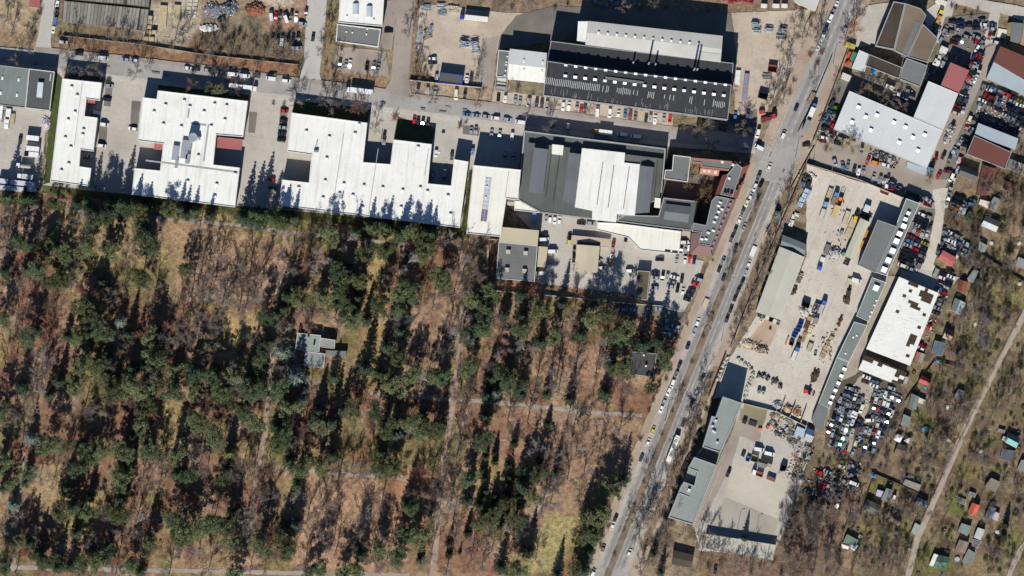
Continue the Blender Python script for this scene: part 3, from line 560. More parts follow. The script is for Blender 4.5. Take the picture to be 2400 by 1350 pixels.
skylight(r, 1565, 587.5, 5, 3, 1, -7.4, .3, DARKM); skylight(r, 1582, 590, 5, 3, 1, -7.4, .3, DARKM)
# -- tenement block at the corner
r = root('tenement', 'brick tenement at the street corner with clay-tiled mansard roofs', 'building', (1690, 470))
wing(r, '1578 363 1619 368 1612 427 1556 419 1559 398 1575 398', 12, GREY_M, BRICK, EDGE)
wing(r, '1619.5 369 1737 380 1726 405 1708 401 1643 393 1641 384 1618.5 382', 18, GREY_M, BRICK, TILE_O, ew=1.0, eh=.25)
mb = MB(); A = [W(1642, 394, 18), W(1686, 399, 18), W(1684, 412, 15.5), W(1639, 406, 15.5)]; mb.face(A[::-1]); mb.prism([(v.x, v.y) for v in A[::-1]], 0, 15.3); part(r, 'roof_slope', mb, TILE_O)
for a, b_ in ((1651, 400), (1662, 401), (1677, 404)): rbox(r, 'dormer', a, b_, 15.5, 17.4, 1.4, 1.4, -7, EDGE)
wing(r, '1726 383 1740 393 1717 462 1688 456 1706 407', 19, GREY_M, BRICK, EDGEG)
def slope(r, quad, h0, h1, m):   # quad: two points on the high edge, two on the low edge
    q = pts(quad); A = [W(*q[0], h1), W(*q[1], h1), W(*q[2], h0), W(*q[3], h0)]
    if ((A[1] - A[0]).cross(A[2] - A[1])).z < 0: A = A[::-1]
    mb = MB(); mb.face(A); part(r, 'roof_slope', mb, m); mb = MB(); mb.prism([(v.x, v.y) for v in A], 0, h0 - .1); part(r, 'wall', mb, BRICK)
slope(r, '1740 392 1717 462 1728 466 1757 386', 16.5, 19, TILE_R); slope(r, '1740 392 1757 386 1760 381 1744 383', 16.5, 19, TILE_R); slope(r, '1706 407 1688 456 1676 456 1693 411', 16.5, 19, TILE_R)
for a, b_ in ((1709, 397.5), (1718, 386), (1693, 379)): skylight(r, a, b_ + 20 if a == 1709 else b_, 19.05 if a != 1693 else 18, 1.4, 1.4, -20, .6)
for a, b_ in ((1699, 454), (1706, 454), (1714, 456), (1741, 429), (1734, 436), (1727, 447)): rbox(r, 'chimney', a, b_, 17, 20.8, .9, 1.3, 68, BRICK)
r = root('tenement', 'long brick tenement along the main road with a brown tiled street slope', 'building', (1660, 540))
wing(r, '1678 459 1709 465 1664 577 1637 572 1643 545 1622 543 1625 522 1655 528 1668 470', 17, GREY_M, BRICK, EDGEG)
slope(r, '1709.5 465 1664.5 578 1672 600 1726 469', 14.5, 17, TILE_B); slope(r, '1664 578 1637 574 1618 596 1669 600', 14.5, 17, TILE_B); slope(r, '1637 573 1642 546 1621 546 1617 596', 14.5, 17, TILE_B)
slope(r, '1678 460 1668 474 1662 505 1667 470', 14.5, 17, TILE_R)
for i in range(9): rbox(r, 'dormer', 1711 - i * 5.4, 478 + i * 13, 15, 17, 1.2, 1.2, 68, WALLG)
for a, b_ in ((1688, 474), (1692, 490), (1684, 496), (1679, 508), (1674, 520), (1660, 545), (1655, 560), (1672, 540), (1684, 482), (1645, 560)): skylight(r, a, b_, 17, 1.2, 1.8, 68, .8)
# -- black-roofed hall with white strip lights, ribbed hall behind
r = root('factory', 'long black-roofed factory with two rows of white rooflights', 'building', (1500, 270))
wing(r, '1291 96 1440 115 1719 148 1715 198 1440 165 1283 142', 12, BLACK, WALLG, EDGEG); wing(r, '1283 143 1440 166 1715 199 1706 281 1273 224', 16.5, BLACK, WALLG, EDGEG)
for i in range(17):
    t = i / 16
    if i < 17: wedge(r, 1326 + 374 * t, 153 + 46 * t, 16.5, 1.7, 1.05, -7.4, .8, DOME if i % 3 else GLASSR)
    wedge(r, 1325 + 371 * t, 178 + 46 * t, 16.5, 1.9, 1.3, -7.4, .95, DOME if i % 4 else GLASSR)
rng = random.Random(4)
mb = MB(); mc = MB()
for i in range(100):
    x = 1277 + i * 4.25; y = 189 + i * 4.25 * .134
    if x > 1405 and not (1450 < x < 1480 or 1668 < x < 1706) and rng.random() < .72: continue
    c = W(x, y + rng.uniform(-1, 1), 16.7); mb.box(c.x, c.y, 16.5, 16.62, .22, rng.uniform(2.2, 3.9) if x > 1405 else 3.6, -9)
for i in range(46):
    x = rng.uniform(1290, 1700); y = 213 + (x - 1290) * .134 + rng.uniform(-4, 10); c = W(x, y, 16.7); mc.box(c.x, c.y, 16.5, 16.6, .14, rng.uniform(1.2, 3.8), -9)
part(r, 'rooflight_strips', mb, EDGE); part(r, 'tar_joints', mc, EDGEG)
rbox(r, 'roof_duct', 1464, 188, 16.5, 17.1, 20, 1.3, -7.4, GREY_M)
for a, b_, hh in ((1520, 150, 11), (1536, 151, 6), (1484, 147, 4.5), (1626, 164, 12), (1633, 164, 11)):
    c = W(a, b_, 12); mb = MB(); mb.bar((c.x, c.y, 12), (c.x, c.y, 12 + hh), .55, .45, k=10); part(r, 'flue', mb, STEEL)
r = root('ribbed_hall', 'pale ribbed-roof hall with a row of small roof vents behind black factory', 'building', (1530, 110))
gable(r, '1379 50 1694 85 1689 145 1372 104', 12.6, .9, RIBW, None, WALLB); wing(r, '1355 50 1378.5 50 1371.5 103 1352 96', 11, WHITE, WALLB, None)
for i in range(12): skylight(r, 1403 + i * 21.3, 76 + i * 2.4, 13.2, 1.3, 1.2, -7, .9)
wing(r, '1641 121 1689 127 1688 144 1639 138', 13.4, RIBW, WALLB, None, z0=11)
r = root('workshop', 'white and grey two-tone workshop left of the black-roofed factory', 'building', (1235, 190))
gable(r, '1195 115 1282 125 1276 194 1190 185', 7.5, .6, WHITE, GREY_L, along=0); wing(r, '1168 117 1194.5 120 1189.5 181 1163 180', 6.2, GREY_M, WALLG, EDGE)
for a, b_ in ((1228, 142), (1272, 146), (1228, 164), (1270, 167)): skylight(r, a, b_, 7.9, 1.0, 2.0, -7)
for a, b_ in ((1189, 132), (1187, 145), (1186, 151), (1185, 165), (1183, 176)): skylight(r, a, b_, 6.2, .9, .9, -7)
r = root('open_canopy', 'open steel frame with stored sheets left of the translucent canopy', 'canopy', (1176, 200))
mb = MB()
for a, b_ in (((1163, 182), (1160, 211)), ((1190, 184), (1187, 215)), ((1160, 211), (1187, 215)), ((1163, 182), (1190, 184)), ((1162, 196), (1189, 199))): mb.bar(W(*a, 5), W(*b_, 5), .18)
for a in ((1163, 182), (1190, 184), (1160, 211), (1187, 215)): mb.bar(W(*a), W(*a, 5), .15)
part(r, 'frame', mb, EDGEG); rbox(r, 'stored_sheet', 1175, 193, 0, 1.6, 4.6, 1.8, -7, PALE); rbox(r, 'stored_sheet', 1174, 205, 0, 1.2, 4.8, 1.2, -7, STEEL); rbox(r, 'stored_sheet', 1176, 186, 0, 1.8, 4.8, 1.2, -7, GREY_L)
r = root('canopy', 'brown weathered lean-to roof below the two-tone workshop', 'canopy', (1235, 210)); wing(r, '1198 188 1276 196 1273 226 1194 214', 4.5, mat('weathered_plastic_sheet', (150, 138, 116), rgb2=(116, 106, 88), scale=.5, wave=(83, .9, .2, .15)), WALLG, None)
r = root('white_hall', 'white hall at the top edge with two vaulted rooflights and grey annex', 'building', (840, 100))
wing(r, '798 -30 902 -30 896 62 793 53', 8.0, WHITE); wing(r, '790 56 893 68 887 111 787 97', 5.5, GREY_M, WALLB, EDGE, ew=.5)
for a, b_ in ((834, 21), (866, 27)):
    c = W(a, b_, 8); mb = MB(); n_ = 6
    prof = [(1.6 * math.cos(math.pi * i / n_), 1.3 * math.sin(math.pi * i / n_)) for i in range(n_ + 1)]
    for (x0, z0), (x1, z1) in zip(prof[:-1], prof[1:]): mb.face([(c.x + x0, c.y - 2.8, 8 + z0), (c.x + x0, c.y + 2.8, 8 + z0), (c.x + x1, c.y + 2.8, 8 + z1), (c.x + x1, c.y - 2.8, 8 + z1)][::-1])
    mb.face([(c.x + x, c.y - 2.8, 8 + z) for x, z in prof]); mb.face([(c.x + x, c.y + 2.8, 8 + z) for x, z in prof][::-1]); part(r, 'vaulted_rooflight', mb, GLASSR)
for a, b_ in ((812, 74), (826, 76), (859, 80), (861, 68), (813, 38), (876, 46)): skylight(r, a, b_, 5.5 if b_ > 60 else 8, .9, .9, -7)
r = root('flat_pavilion', 'low dark flat roof framed in bright blue steel by the street', 'building', (1058, 195)); wing(r, '1031 169 1086 176 1083 200 1028 193', 3.8, GREY_D, WALLG, BLUEF, ew=.35)
# -- garages with separate roof strips
def strips(r, A, B, C, D, n, h, rows=1, gap=.06, seed=1, base=(146, 141, 132)):
    """n roof strips between edge A-D and edge B-C (pixel corners)"""
    rg = random.Random(seed); V2 = lambda p: Vector(p)
    for j in range(rows):
        for i in range(n):
            t0, t1 = (i + gap) / n, (i + 1 - gap) / n; s0, s1 = j / rows, (j + .985) / rows
            q = lambda t, s: (V2(A) * (1 - t) + V2(B) * t) * (1 - s) + (V2(D) * (1 - t) + V2(C) * t) * s
            hh = h + rg.uniform(0, .12); f = rg.uniform(.72, 1.12); mb = MB(); mb.prism(rp([tuple(q(t0, s0)), tuple(q(t1, s0)), tuple(q(t1, s1)), tuple(q(t0, s1))], hh), h - .12, hh)
            part(r, 'roof_panel', mb, ASB, color=[v * f for v in lin(base)])
r = root('garage_block', 'long row of garages roofed in grey fibre-cement strips, top left', 'garage', (245, 70))
wing(r, '149 4 350 22 342 73 145 51', 2.9, DKFELT, WALLB, None); strips(r, (150, 2), (328, 20), (320, 70), (146, 51), 22, 3.05, 1, seed=2); strips(r, (331, 21), (348, 22), (343, 73), (324, 70), 2, 3.05, 1, seed=3)
r = root('garage_block', 'second garage row cut off by the top edge, grey strips', 'garage', (250, 5)); wing(r, '168 -40 350 -40 350 18 298 12 168 0', 2.9, DKFELT, WALLB, None); strips(r, (170, -40), (290, -40), (290, 10), (168, -1), 15, 3.05, 1, seed=4); strips(r, (298, -40), (350, -40), (349, 17), (298, 11), 6, 3.05, 1, seed=5)
r = root('hut', 'small red-roofed hut cut off by the top left edge', 'hut', (82, 10)); gable(r, '70 -20 95 -16 92 19 69 16', 2.4, .5, RED); 
# -- brown flat roofs top right
r = root('workshop', 'flat-roofed workshop with a brown puddled roof beside the main road', 'building', (2110, 100))
wing(r, '2094 3 2122 8 2096 117 2051 108', 6.0, DKFELT, WALLG, EDGEG, ew=.5); wing(r, '2122.5 8 2158 20 2171 36 2126 133 2096.5 117.5', 6.8, BRFELT, WALLG, EDGEG); wing(r, '2163 56 2198 90 2174 147 2127 133', 6.2, BRFELT, WALLG, EDGEG)
rbox(r, 'roof_bitumen_strip', 2134, 92, 6.8, 6.95, 2.6, 20, -22, GREY_M)
r = root('workshop', 'low L-shaped workshop with wet dark and grey felt roof', 'building', (2090, 170))
wing(r, '2037 127 2114 158 2108 185 2028 154', 4.5, DKFELT, WALLG, EDGEG); wing(r, '2125 136 2174 154 2156 204 2110 186 2115 158', 5.2, GREY_M, WALLG, EDGEG)
r = root('shed', 'pale grey flat shed between the tarpaulins and wet dark roof', 'shed', (2015, 140)); wing(r, '2014 117 2037 127 2027 168 1996 160', 4, GREY_L, WALLG, None)
# -- grey scrapyard hall
r = root('scrapyard_hall', 'big light grey metal hall with scattered rooflights and red north wing', 'building', (2080, 300))
wing(r, '1991 213 2140 276 2210 306 2172 395 1954 302', 7, GREY_L, WALLG, EDGE, .2, .1); wing(r, '2176 190 2246 219 2210.5 305 2141 275', 7.6, GREY_L, WALLG, EDGE, .2, .1); wing(r, '2228 146 2272 165 2247 219 2204 202', 7.2, RED, WALLG, None)
for a, b_ in ((2012, 251), (1997, 286), (2029, 274), (2055, 270), (2041, 305), (2095, 287), (2122, 298), (2139, 322), (2107, 334), (2167, 316), (2151, 353)): wedge(r, a, b_, 7, 1.9, 1.6, -24, .9, DOME)
wing(r, '2126 378 2173 396 2168 411 2124 392', 4, CORR, WALLG, None)
r = root('hall', 'brown metal hall with a blue-grey corrugated lean-to at right edge', 'building', (2370, 170)); wing(r, '2345 108 2460 156 2440 210 2329 144', 6, BROWN, WALLG, None); wing(r, '2329 145 2470 228 2420 232 2312 183', 5.2, CORR, WALLG, None)
r = root('hall', 'blue-grey corrugated and brown hall above the slatted house', 'building', (2320, 350)); wing(r, '2293 288 2387 325 2379 351 2284 316', 5.2, CORR, WALLG, None); wing(r, '2283.5 317 2371 357 2356 396 2265 361', 5.8, BROWN, WALLG, EDGEG, .3, .15); wing(r, '2304 386 2337 396 2315 458 2288 458', 4.6, BROWN, WALLG, None)
r = root('house', 'dark gabled house with bare timber slats on its lower roof', 'house', (2268, 410)); gable(r, '2254 389 2294 404 2288 425 2246 409', 3.6, 1.6, GREY_D, GREY_D)
for i in range(9):
    for j in range(2): rbox(r, 'slat', 2245 + i * 4.6 + j * 1.0, 412.5 + i * 1.95 + j * 6.2, 3.2, 3.4, .75, 1.25, -22, WOOD)
# -- long curved workshop beside the builders' yard
r = root('workshop_row', "long curved grey workshop row with white rooflights beside builders' yard", 'building', (2060, 620))
wing(r, '2124 465 2156 477 2118 560 2078 647 2050 638 2092 548', 6, GREEN_G, WALLG, EDGE, .25, .15); wing(r, '2057 515 2102 531 2052.5 640 2012 621', 7.5, GREY_M, WALLG, EDGEG, .3, .2)
for a, b_, s_ in ((2129, 500, .8), (2122, 514, .85), (2118, 530, 1.1), (2108, 548, 1.15), (2101, 565, 1.2), (2092, 588, 1.25), (2082, 610, 1.25), (2072, 632, 1.25)): wedge(r, a, b_, 6, 2.3 * s_, 2.2 * s_, -22, 1.2, DOME)
r = root('workshop_row', 'narrow grey-green shed row running down to the crowded wrecks', 'building', (1990, 830))
wing(r, '2044 650 2077 662 2036 754 2007 741', 4.2, GREEN_G, WALLG, EDGE, .25, .15); wing(r, '2002 754 2033 763 1990 848 1962 836', 3.8, GREEN_G, WALLG, EDGE, .25, .12); wing(r, '1961.5 837 1989.5 849 1943 958 1918 945', 4.0, GREEN_G, WALLG, EDGE, .25, .12); wing(r, '1917.5 946 1942.5 959 1926 1014 1912 1004 1902 984', 3.6, GREY_M, WALLG, None)
wedge(r, 2053, 675, 4.2, 3.0, 3.0, -22, 1.2, DOME)
for a, b_ in ((1979, 865), (1972, 881), (1965, 898), (1958, 915), (1951, 930), (1946, 944)): wedge(r, a, b_, 4.0, 1.9, 1.4, -22, .8, DOME)
for a, b_ in ((2054, 704), (2049, 715), (2043, 731), (2039, 741), (2000, 790), (2008, 786), (1982, 828)): skylight(r, a, b_, 4.2 if b_ < 760 else 3.8, 1.0, 1.0, -22, .4)
r = root('canopy', "long narrow pale canopy roof in the builders' yard", 'canopy', (2009, 565)); gable(r, '2017 511 2038 521 2001 609 1980 600', 4.0, .7, mat('pale_olive_sheet', (200, 198, 176), var=.04, wave=(-22, 1.2, .2, .06)), None, WALLG)
# -- white hall whose sheets are going: every sheet its own piece
r = root('ruined_hall', 'broken white hall with many roof sheets missing over dark rafters', 'building', (2110, 760))
wing(r, '2107 649 2200 687 2133 857 2030 818', 5.0, WOODD, WALLG, None); wing(r, '2027 832 2126 873 2116 901 2062 886 2012 865', 4.6, WOODD, WALLG, None)
PANEL = roofmat('white_roof_sheet', (244, 243, 236), 67, .9, .16, rel=.15, stain=[(.1, .3, (216, 210, 198)), (.5, .3, (206, 198, 184))], var=.02, rgb2=(236, 235, 227)); rg = random.Random(8)
def panels(A, B, C, D, nu, nv, h, missing):
    A, B, C, D = map(Vector, (A, B, C, D))
    for j in range(nv):
        for i in range(nu):
            if missing(i, j): continue
            q = lambda u, v: (A * (1 - u) + B * u) * (1 - v) + (D * (1 - u) + C * u) * v
            g = -.001; hh = h + rg.uniform(.02, .07) + .008 * ((i + j) % 2)
            mb = MB(); mb.prism(rp([tuple(q(i / nu + g, j / nv + g)), tuple(q((i + 1) / nu - g, j / nv + g)), tuple(q((i + 1) / nu - g, (j + 1) / nv - g)), tuple(q(i / nu + g, (j + 1) / nv - g))], hh), hh - .07, hh); part(r, 'roof_sheet', mb, PANEL)
bad0 = {(5, 1), (6, 1), (5, 2), (6, 2), (4, 4), (5, 5), (3, 4), (3, 1), (7, 4), (7, 9), (6, 12), (6, 14), (7, 14), (7, 13), (5, 15)}
bad = set()
for j_, a_, b__ in ((1, 7, 9), (2, 7, 10), (3, 8, 10), (2, 4, 4), (1, 10, 10), (5, 5, 7), (6, 6, 8), (4, 3, 3), (7, 10, 10), (9, 3, 3), (14, 9, 10), (15, 9, 10), (16, 9, 10), (17, 9, 9), (11, 10, 10), (0, 3, 5), (0, 8, 8), (20, 10, 10)): bad |= {(i_, j_) for i_ in range(a_, b__ + 1)}
panels((2107, 649), (2200, 687), (2133, 857), (2030, 818), 12, 23, 5.05, lambda i, j: (i, j) in bad)
panels((2026, 836), (2124, 876), (2110, 905), (2012, 866), 9, 4, 4.65, lambda i, j: (j == 0 and i < 4 and i != 2) or (i > 6 and rg.random() < .6) or (i > 4 and j > 2 and rg.random() < .7))
mb = MB()
for i in range(22):
    t = i / 21; a = Vector((2107, 649)).lerp(Vector((2030, 818)), t); b_ = Vector((2200, 687)).lerp(Vector((2133, 857)), t); mb.bar(W(a.x, a.y, 5.03), W(b_.x, b_.y, 5.03), .07)
part(r, 'rafters', mb, WOOD)
# -- green barn, office pair, house by the road, forest house, others
r = root('barn', "long pale green barn with a low ridge at edge of builders' yard", 'building', (1830, 660)); gable(r, '1828 578 1885 602 1829 750 1772 731', 5.6, 1.5, BARN, BARN, WALLG); gable(r, '1834 551 1890 573 1884.5 600 1829 577', 4.8, .9, BARN2, BARN2, WALLG, along=0)
r = root('office_block', 'upper grey-green flat-roofed office block beside the main road', 'building', (1690, 1000)); wing(r, '1694 929 1740 945 1689 1062 1646 1048 1668 975 1677 977', 13, PGREEN, WALLG, EDGEG, .6, .4)
for a, b_ in ((1670, 999), (1671, 1010), (1675, 1013), (1681, 1037), (1678, 986)): rbox(r, 'roof_vent', a, b_, 13, 14.2, .9, 1.2, 68, EDGE)
wing(r, '1645 1049 1688 1063 1681 1086 1632 1070', 5, GREY_D, WALLG, EDGEG)
r = root('office_block', 'lower grey-green flat-roofed office block with a stepped left side', 'building', (1620, 1150)); wing(r, '1627 1071 1680 1090 1625 1231 1566 1213 1595 1141 1603 1129 1627 1138 1634 1106 1612 1098', 11, PGREEN, WALLG, EDGEG, .6, .4)
wing(r, '1613 1099 1634 1106 1627 1138 1602 1129', 8, PGREEN, WALLG, None); rbox(r, 'roof_vent', 1615, 1149, 11, 12.4, 1.4, 1.4, 68, EDGE); rbox(r, 'roof_step', 1603, 1160, 11, 11.4, 6, .5, -22, EDGEG)
r = root('house', 'dark-roofed square house among trees beside the main road', 'house', (1508, 860)); wing(r, '1482 824 1540 829 1531 884 1476 877', 4.2, mat('dark_felt_roof', (84, 80, 80), var=.12, scale=.3), WALLB, EDGEG, .3, .2)
rbox(r, 'chimney', 1514, 858, 4.2, 6.0, .9, .9, 0, EDGE); skylight(r, 1509, 832, 4.2, 1, 1)
r = root('house', 'pale grey-green cross-shaped flat-roofed house deep in the forest', 'house', (745, 820))
wing(r, '697 780 752 786 748 825 692 819', 4, PGREEN, WALLB, EDGE, .2, .15); wing(r, '752 792 786 797 784 817 763 815 751 813', 4.3, PGREEN, WALLB, EDGE, .2, .15); wing(r, '715 823 763 829 759 863 712 857', 3.7, PGREEN, WALLB, EDGE, .2, .15)
wing(r, '763 821 812 823 811 837 764 832', 3, GREY_M, WALLB, None); rbox(r, 'chimney', 736, 806, 4, 5.6, .8, 1.2, 0, DARKM); rbox(r, 'roof_vent', 723, 787, 4, 5, 1, 1, 0, DARKM)
r = root('shed', 'tiny grey shed above the pale forest house', 'shed', (716, 768)); gable(r, '712 758 722 759 720 777 711 776', 2.3, .3, GREY_M)
r = root('workshop', 'square grey flat roof with four box vents above the forest wall', 'building', (1210, 600)); wing(r, '1169 567 1260 576 1253 660 1162 653', 8.2, GREY_M, WALLB, EDGE, .25, .2); wing(r, '1176 532 1263 540 1260 575.5 1169 566.5', 8.6, TAN, WALLB, None)
for a, b_ in ((1191, 590), (1232, 593), (1188, 632), (1229, 635)): rbox(r, 'roof_vent', a, b_, 8.2, 9.6, 2.2, 2.0, -5, WALLB)
wing(r, '1261 577 1284 579 1278 627 1258 625', 4, TAN, WALLB, None)
r = root('barn', 'small tan ribbed-roof shed standing alone in the pale yard', 'building', (1375, 605)); gable(r, '1352 573 1405 577 1399 640 1348 636', 4.2, .9, TAN, TAN, along=1)
r = root('loading_platform', 'low pinkish platform roof behind the tan ribbed shed', 'building', (1385, 565)); wing(r, '1340 551 1431 560 1428 580 1406 578 1405 570 1352 566 1351 574 1337 573', 2.6, mat('pinkish_slab_roof', (196, 176, 154), var=.06, scale=.1), WALLB, EDGEG, .2, .1)
r = root('garage', 'narrow mossy flat-roofed garage beside the car park', 'garage', (1507, 670)); wing(r, '1494 634 1524 636 1517 704 1489 700', 4.2, mat('mossy_felt', (104, 96, 78), rgb2=(82, 74, 60), scale=.15), WALLB, EDGEG, .4, .2)
r = root('garage_block', 'long pale garage row closing the bottom of the lower yard', 'garage', (1735, 1280)); wing(r, '1655 1251 1819 1277 1812 1314 1652 1285', 3.6, PALE, WALLB, EDGEG, .2, .1)
r = root('hut', 'dark square hut among bare trees below the offices', 'hut', (1600, 1305)); gable(r, '1578 1290 1626 1302 1620 1330 1574 1322', 3, .8, DKFELT)
r = root('hall', 'white ribbed hall corner cut off by the top edge', 'building', (1890, 10)); wing(r, '1850 -30 1932 -30 1911 26 1861 4', 7, RIBW, WALLB, None)
r = root('shed', 'grey and mossy shed in the top right corner', 'shed', (2380, 75)); wing(r, '2372 52 2400 55 2390 102 2368 97', 3.4, GREY_M, WALLB, None); wing(r, '2362 54 2372 52 2368 84 2360 82', 3.0, mat('mossy_sheet', (140, 136, 96), var=.12), WALLB, None); wing(r, '2400.5 55 2430 60 2420 115 2391 103', 3.6, roofmat('pinkish_sheet', (168, 140, 122), 67, 1, .1), WALLB, None)
r = root('shed', 'patched grey and pale sheet roofs right of the brown metal roof', 'shed', (2380, 390)); wing(r, '2367 372 2388 380 2380 402 2360 393', 2.8, GREY_M, WALLB, None); wing(r, '2388.5 380 2410 388 2402 412 2380.5 402', 3.0, roofmat('faded_sheet', (196, 190, 160), 67, 1, .1), WALLB, None)
# ------------------------------------------------------------------ allotment huts: corners, height, roof, colours, label
SHEDC = {}
def shm(c, ang=67, rel=.2):
    k = (c, ang)
    if k not in SHEDC: SHEDC[k] = mat('hut_roof', c, var=.08, scale=.4, wave=(ang, .6, rel, .1), stain=(.3, .3, tuple(int(v * .8) for v in c)))
    return SHEDC[k]
HUTS = [
 ('2330 461 2345 468 2333 496 2315 486', 2.5, 0, (140, 144, 138), None, 'grey-green flat hut right of the cream patio roof'),
 ('2298 467 2320 473 2314 489 2293 478', 2.3, 0, (226, 220, 202), None, 'cream patio roof at the top of the allotments'),
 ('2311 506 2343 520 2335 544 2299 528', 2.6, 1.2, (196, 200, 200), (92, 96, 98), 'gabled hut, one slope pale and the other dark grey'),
 ('2296 565 2314 576 2307 592 2293 587', 2.4, 0, (150, 154, 156), None, 'small grey hut beneath bare branches right of the wrecks'),
 ('2387 602 2410 612 2402 632 2380 620', 2.5, 0, (154, 154, 156), None, 'grey hut cut off by the right edge, highest of them'),
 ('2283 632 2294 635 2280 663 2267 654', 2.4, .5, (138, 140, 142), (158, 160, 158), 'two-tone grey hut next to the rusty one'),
 ('2250 655 2269 662 2259 688 2244 680', 2.4, .6, (150, 90, 70), (120, 70, 58), 'rusty brown hut beside the lower scrapyard'),
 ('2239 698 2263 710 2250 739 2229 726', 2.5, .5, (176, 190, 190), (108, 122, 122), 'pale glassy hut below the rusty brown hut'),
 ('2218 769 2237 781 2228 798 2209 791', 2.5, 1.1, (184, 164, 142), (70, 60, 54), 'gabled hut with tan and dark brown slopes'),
 ('2191 798 2216 804 2209 835 2183 826', 2.6, 0, (98, 112, 124), None, 'blue-grey shaded hut right of the broken white hall'),
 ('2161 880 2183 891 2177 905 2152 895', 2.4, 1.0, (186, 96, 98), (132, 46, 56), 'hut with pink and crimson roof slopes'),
 ('2137 922 2154 930 2147 961 2129 956', 2.5, .6, (132, 144, 138), (118, 126, 122), 'grey hut adjoining a cream porch roof'),
 ('2151 930 2170 938 2165 949 2150 944', 2.3, 0, (228, 220, 192), None, 'cream porch roof right of a grey hut'),
 ('2118 971 2135 978 2130 1002 2111 996', 2.6, 0, (134, 144, 138), None, 'grey-green hut left of the round pool'),
 ('2106 1039 2124 1046 2119 1068 2095 1063', 2.5, .6, (120, 106, 92), (108, 96, 84), 'brown hut below the white pavilion tent'),
 ('2246 912 2261 918 2249 939 2235 933', 2.5, 0, (128, 130, 132), None, 'grey hut on a lawn just left of the gravel lane'),
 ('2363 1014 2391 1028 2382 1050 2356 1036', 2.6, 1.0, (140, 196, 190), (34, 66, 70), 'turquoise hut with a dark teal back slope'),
 ('2352 1022 2362 1026 2357 1036 2347 1032', 2.4, 0, (236, 232, 214), None, 'small cream roof against the turquoise hut'),
 ('2350 1053 2380 1057 2372 1083 2343 1076', 2.7, 0, (98, 102, 110), None, 'slate-grey hut below the turquoise hut'),
 ('2394 1078 2415 1080 2405 1111 2384 1100', 2.6, 0, (140, 146, 140), None, 'grey-green hut cut off by the right edge, lowest of them'),
 ('2323 1120 2344 1130 2333 1154 2308 1139', 2.7, 0, (142, 134, 122), None, 'large grey-brown felt-roofed hut above the orange one'),
 ('2280 1178 2297 1185 2285 1209 2268 1201', 2.8, 1.0, (226, 112, 84), (204, 98, 74), 'bright orange-red hut right of the gravel lane'),
 ('2320 1187 2334 1191 2322 1220 2307 1213', 2.6, .6, (124, 128, 136), (104, 108, 116), 'blue-grey hut right of the orange-red one'),
 ('2333 1199 2343 1204 2338 1222 2323 1217', 2.2, 0, (206, 190, 190), None, 'pinkish awning against the blue-grey hut'),
 ('2254 1226 2277 1234 2267 1257 2245 1245', 2.6, 0, (138, 148, 140), None, 'grey-green hut directly below the orange-red one'),
 ('2292 1236 2309 1242 2298 1267 2282 1260', 2.6, 0, (194, 200, 196), None, 'light grey hut with a dark roof hatch'),
 ('2249 1265 2271 1271 2260 1298 2239 1288', 2.6, .7, (156, 132, 124), (144, 122, 114), 'pinkish-brown hut right of the lower gravel lane'),
 ('2270 1286 2286 1297 2276 1325 2255 1317', 2.6, 0, (130, 138, 134), None, 'grey hut below the light hut with the hatch'),
 ('2189 1297 2200 1301 2187 1329 2177 1325', 2.4, 0, (240, 238, 226), None, 'white roof extension on the green hut'),
 ('2200.5 1301 2226 1307 2217 1332 2188 1330', 2.8, .9, (94, 130, 108), (84, 116, 98), 'dark green gabled hut near the bottom right'),
 ('2056 1147 2071 1152 2064 1166 2052 1162', 2.2, 0, (206, 186, 222), None, 'lavender patio roof left of a grey hut'),
 ('2078 1144 2092 1149 2083 1180 2065 1170', 2.9, 0, (136, 138, 140), None, 'grey hut between lavender roof and cream awning'),
 ('2095 1160 2101 1162 2098 1172 2091 1170', 2.2, 0, (238, 232, 220), None, 'small cream awning right of the grey lavender-side hut'),
 ('2033 1171 2066 1186 2053 1209 2023 1193', 2.8, .8, (106, 104, 98), (94, 92, 88), 'dark fibre-cement hut below the lavender roof'),
 ('2122 1123 2159 1137 2153 1152 2116 1135', 2.7, 0, (158, 150, 140), None, 'long grey and tan hut above the slate one'),
 ('2153 1167 2175 1176 2171 1192 2145 1180', 2.5, .4, (120, 126, 132), (104, 110, 116), 'slate hut left of the gravel lane bend'),
 ('2089 1203 2114 1217 2107 1232 2083 1218', 2.6, 1.0, (120, 104, 96), (84, 74, 70), 'brown gabled hut in the middle of lower allotments'),
 ('2145 1225 2158 1232 2147 1256 2135 1248', 2.5, 0, (164, 174, 166), None, 'light grey-green hut left of the gravel lane'),
 ('1985 1252 2011 1266 2006 1279 1976 1272', 2.7, 0, (112, 140, 122), None, 'green hut at the bottom left of the allotments'),
 ('2359 424 2378 431 2368 450 2352 444', 2.4, .3, (152, 104, 100), (140, 96, 92), 'pinkish-red hut below the patched sheet roofs'),
 ('2210 587 2241 604 2230 625 2199 606', 3.2, .3, (196, 112, 108), (188, 106, 102), 'salmon-red roofed shed by the concrete lane'),
 ('2118 880 2130 885 2124 900 2112 896', 2.2, 0, (176, 180, 180), None, 'grey lean-to at the lower corner of the broken hall'),
 ('2150 824 2168 830 2160 850 2144 845', 2.4, .3, (150, 152, 148), (176, 112, 100), 'small grey and red lean-to against the broken hall'),
 ('1975 150 1995 160 1988 195 1968 185', 0, 0, (0, 0, 0), None, None)]
for cs, hh, rise, c1, c2, lb in HUTS:
    if not lb: continue
    p = pts(cs); cx = sum(q[0] for q in p) / 4; cy = sum(q[1] for q in p) / 4
    r = root('garden_hut', lb, 'hut', (cx, cy))
    if rise: gable(r, cs, hh, rise, shm(c1), shm(c2), over=.15)
    else:
        wing(r, cs, hh, shm(c1, 67, .15), None, EDGEG, .12, .06)
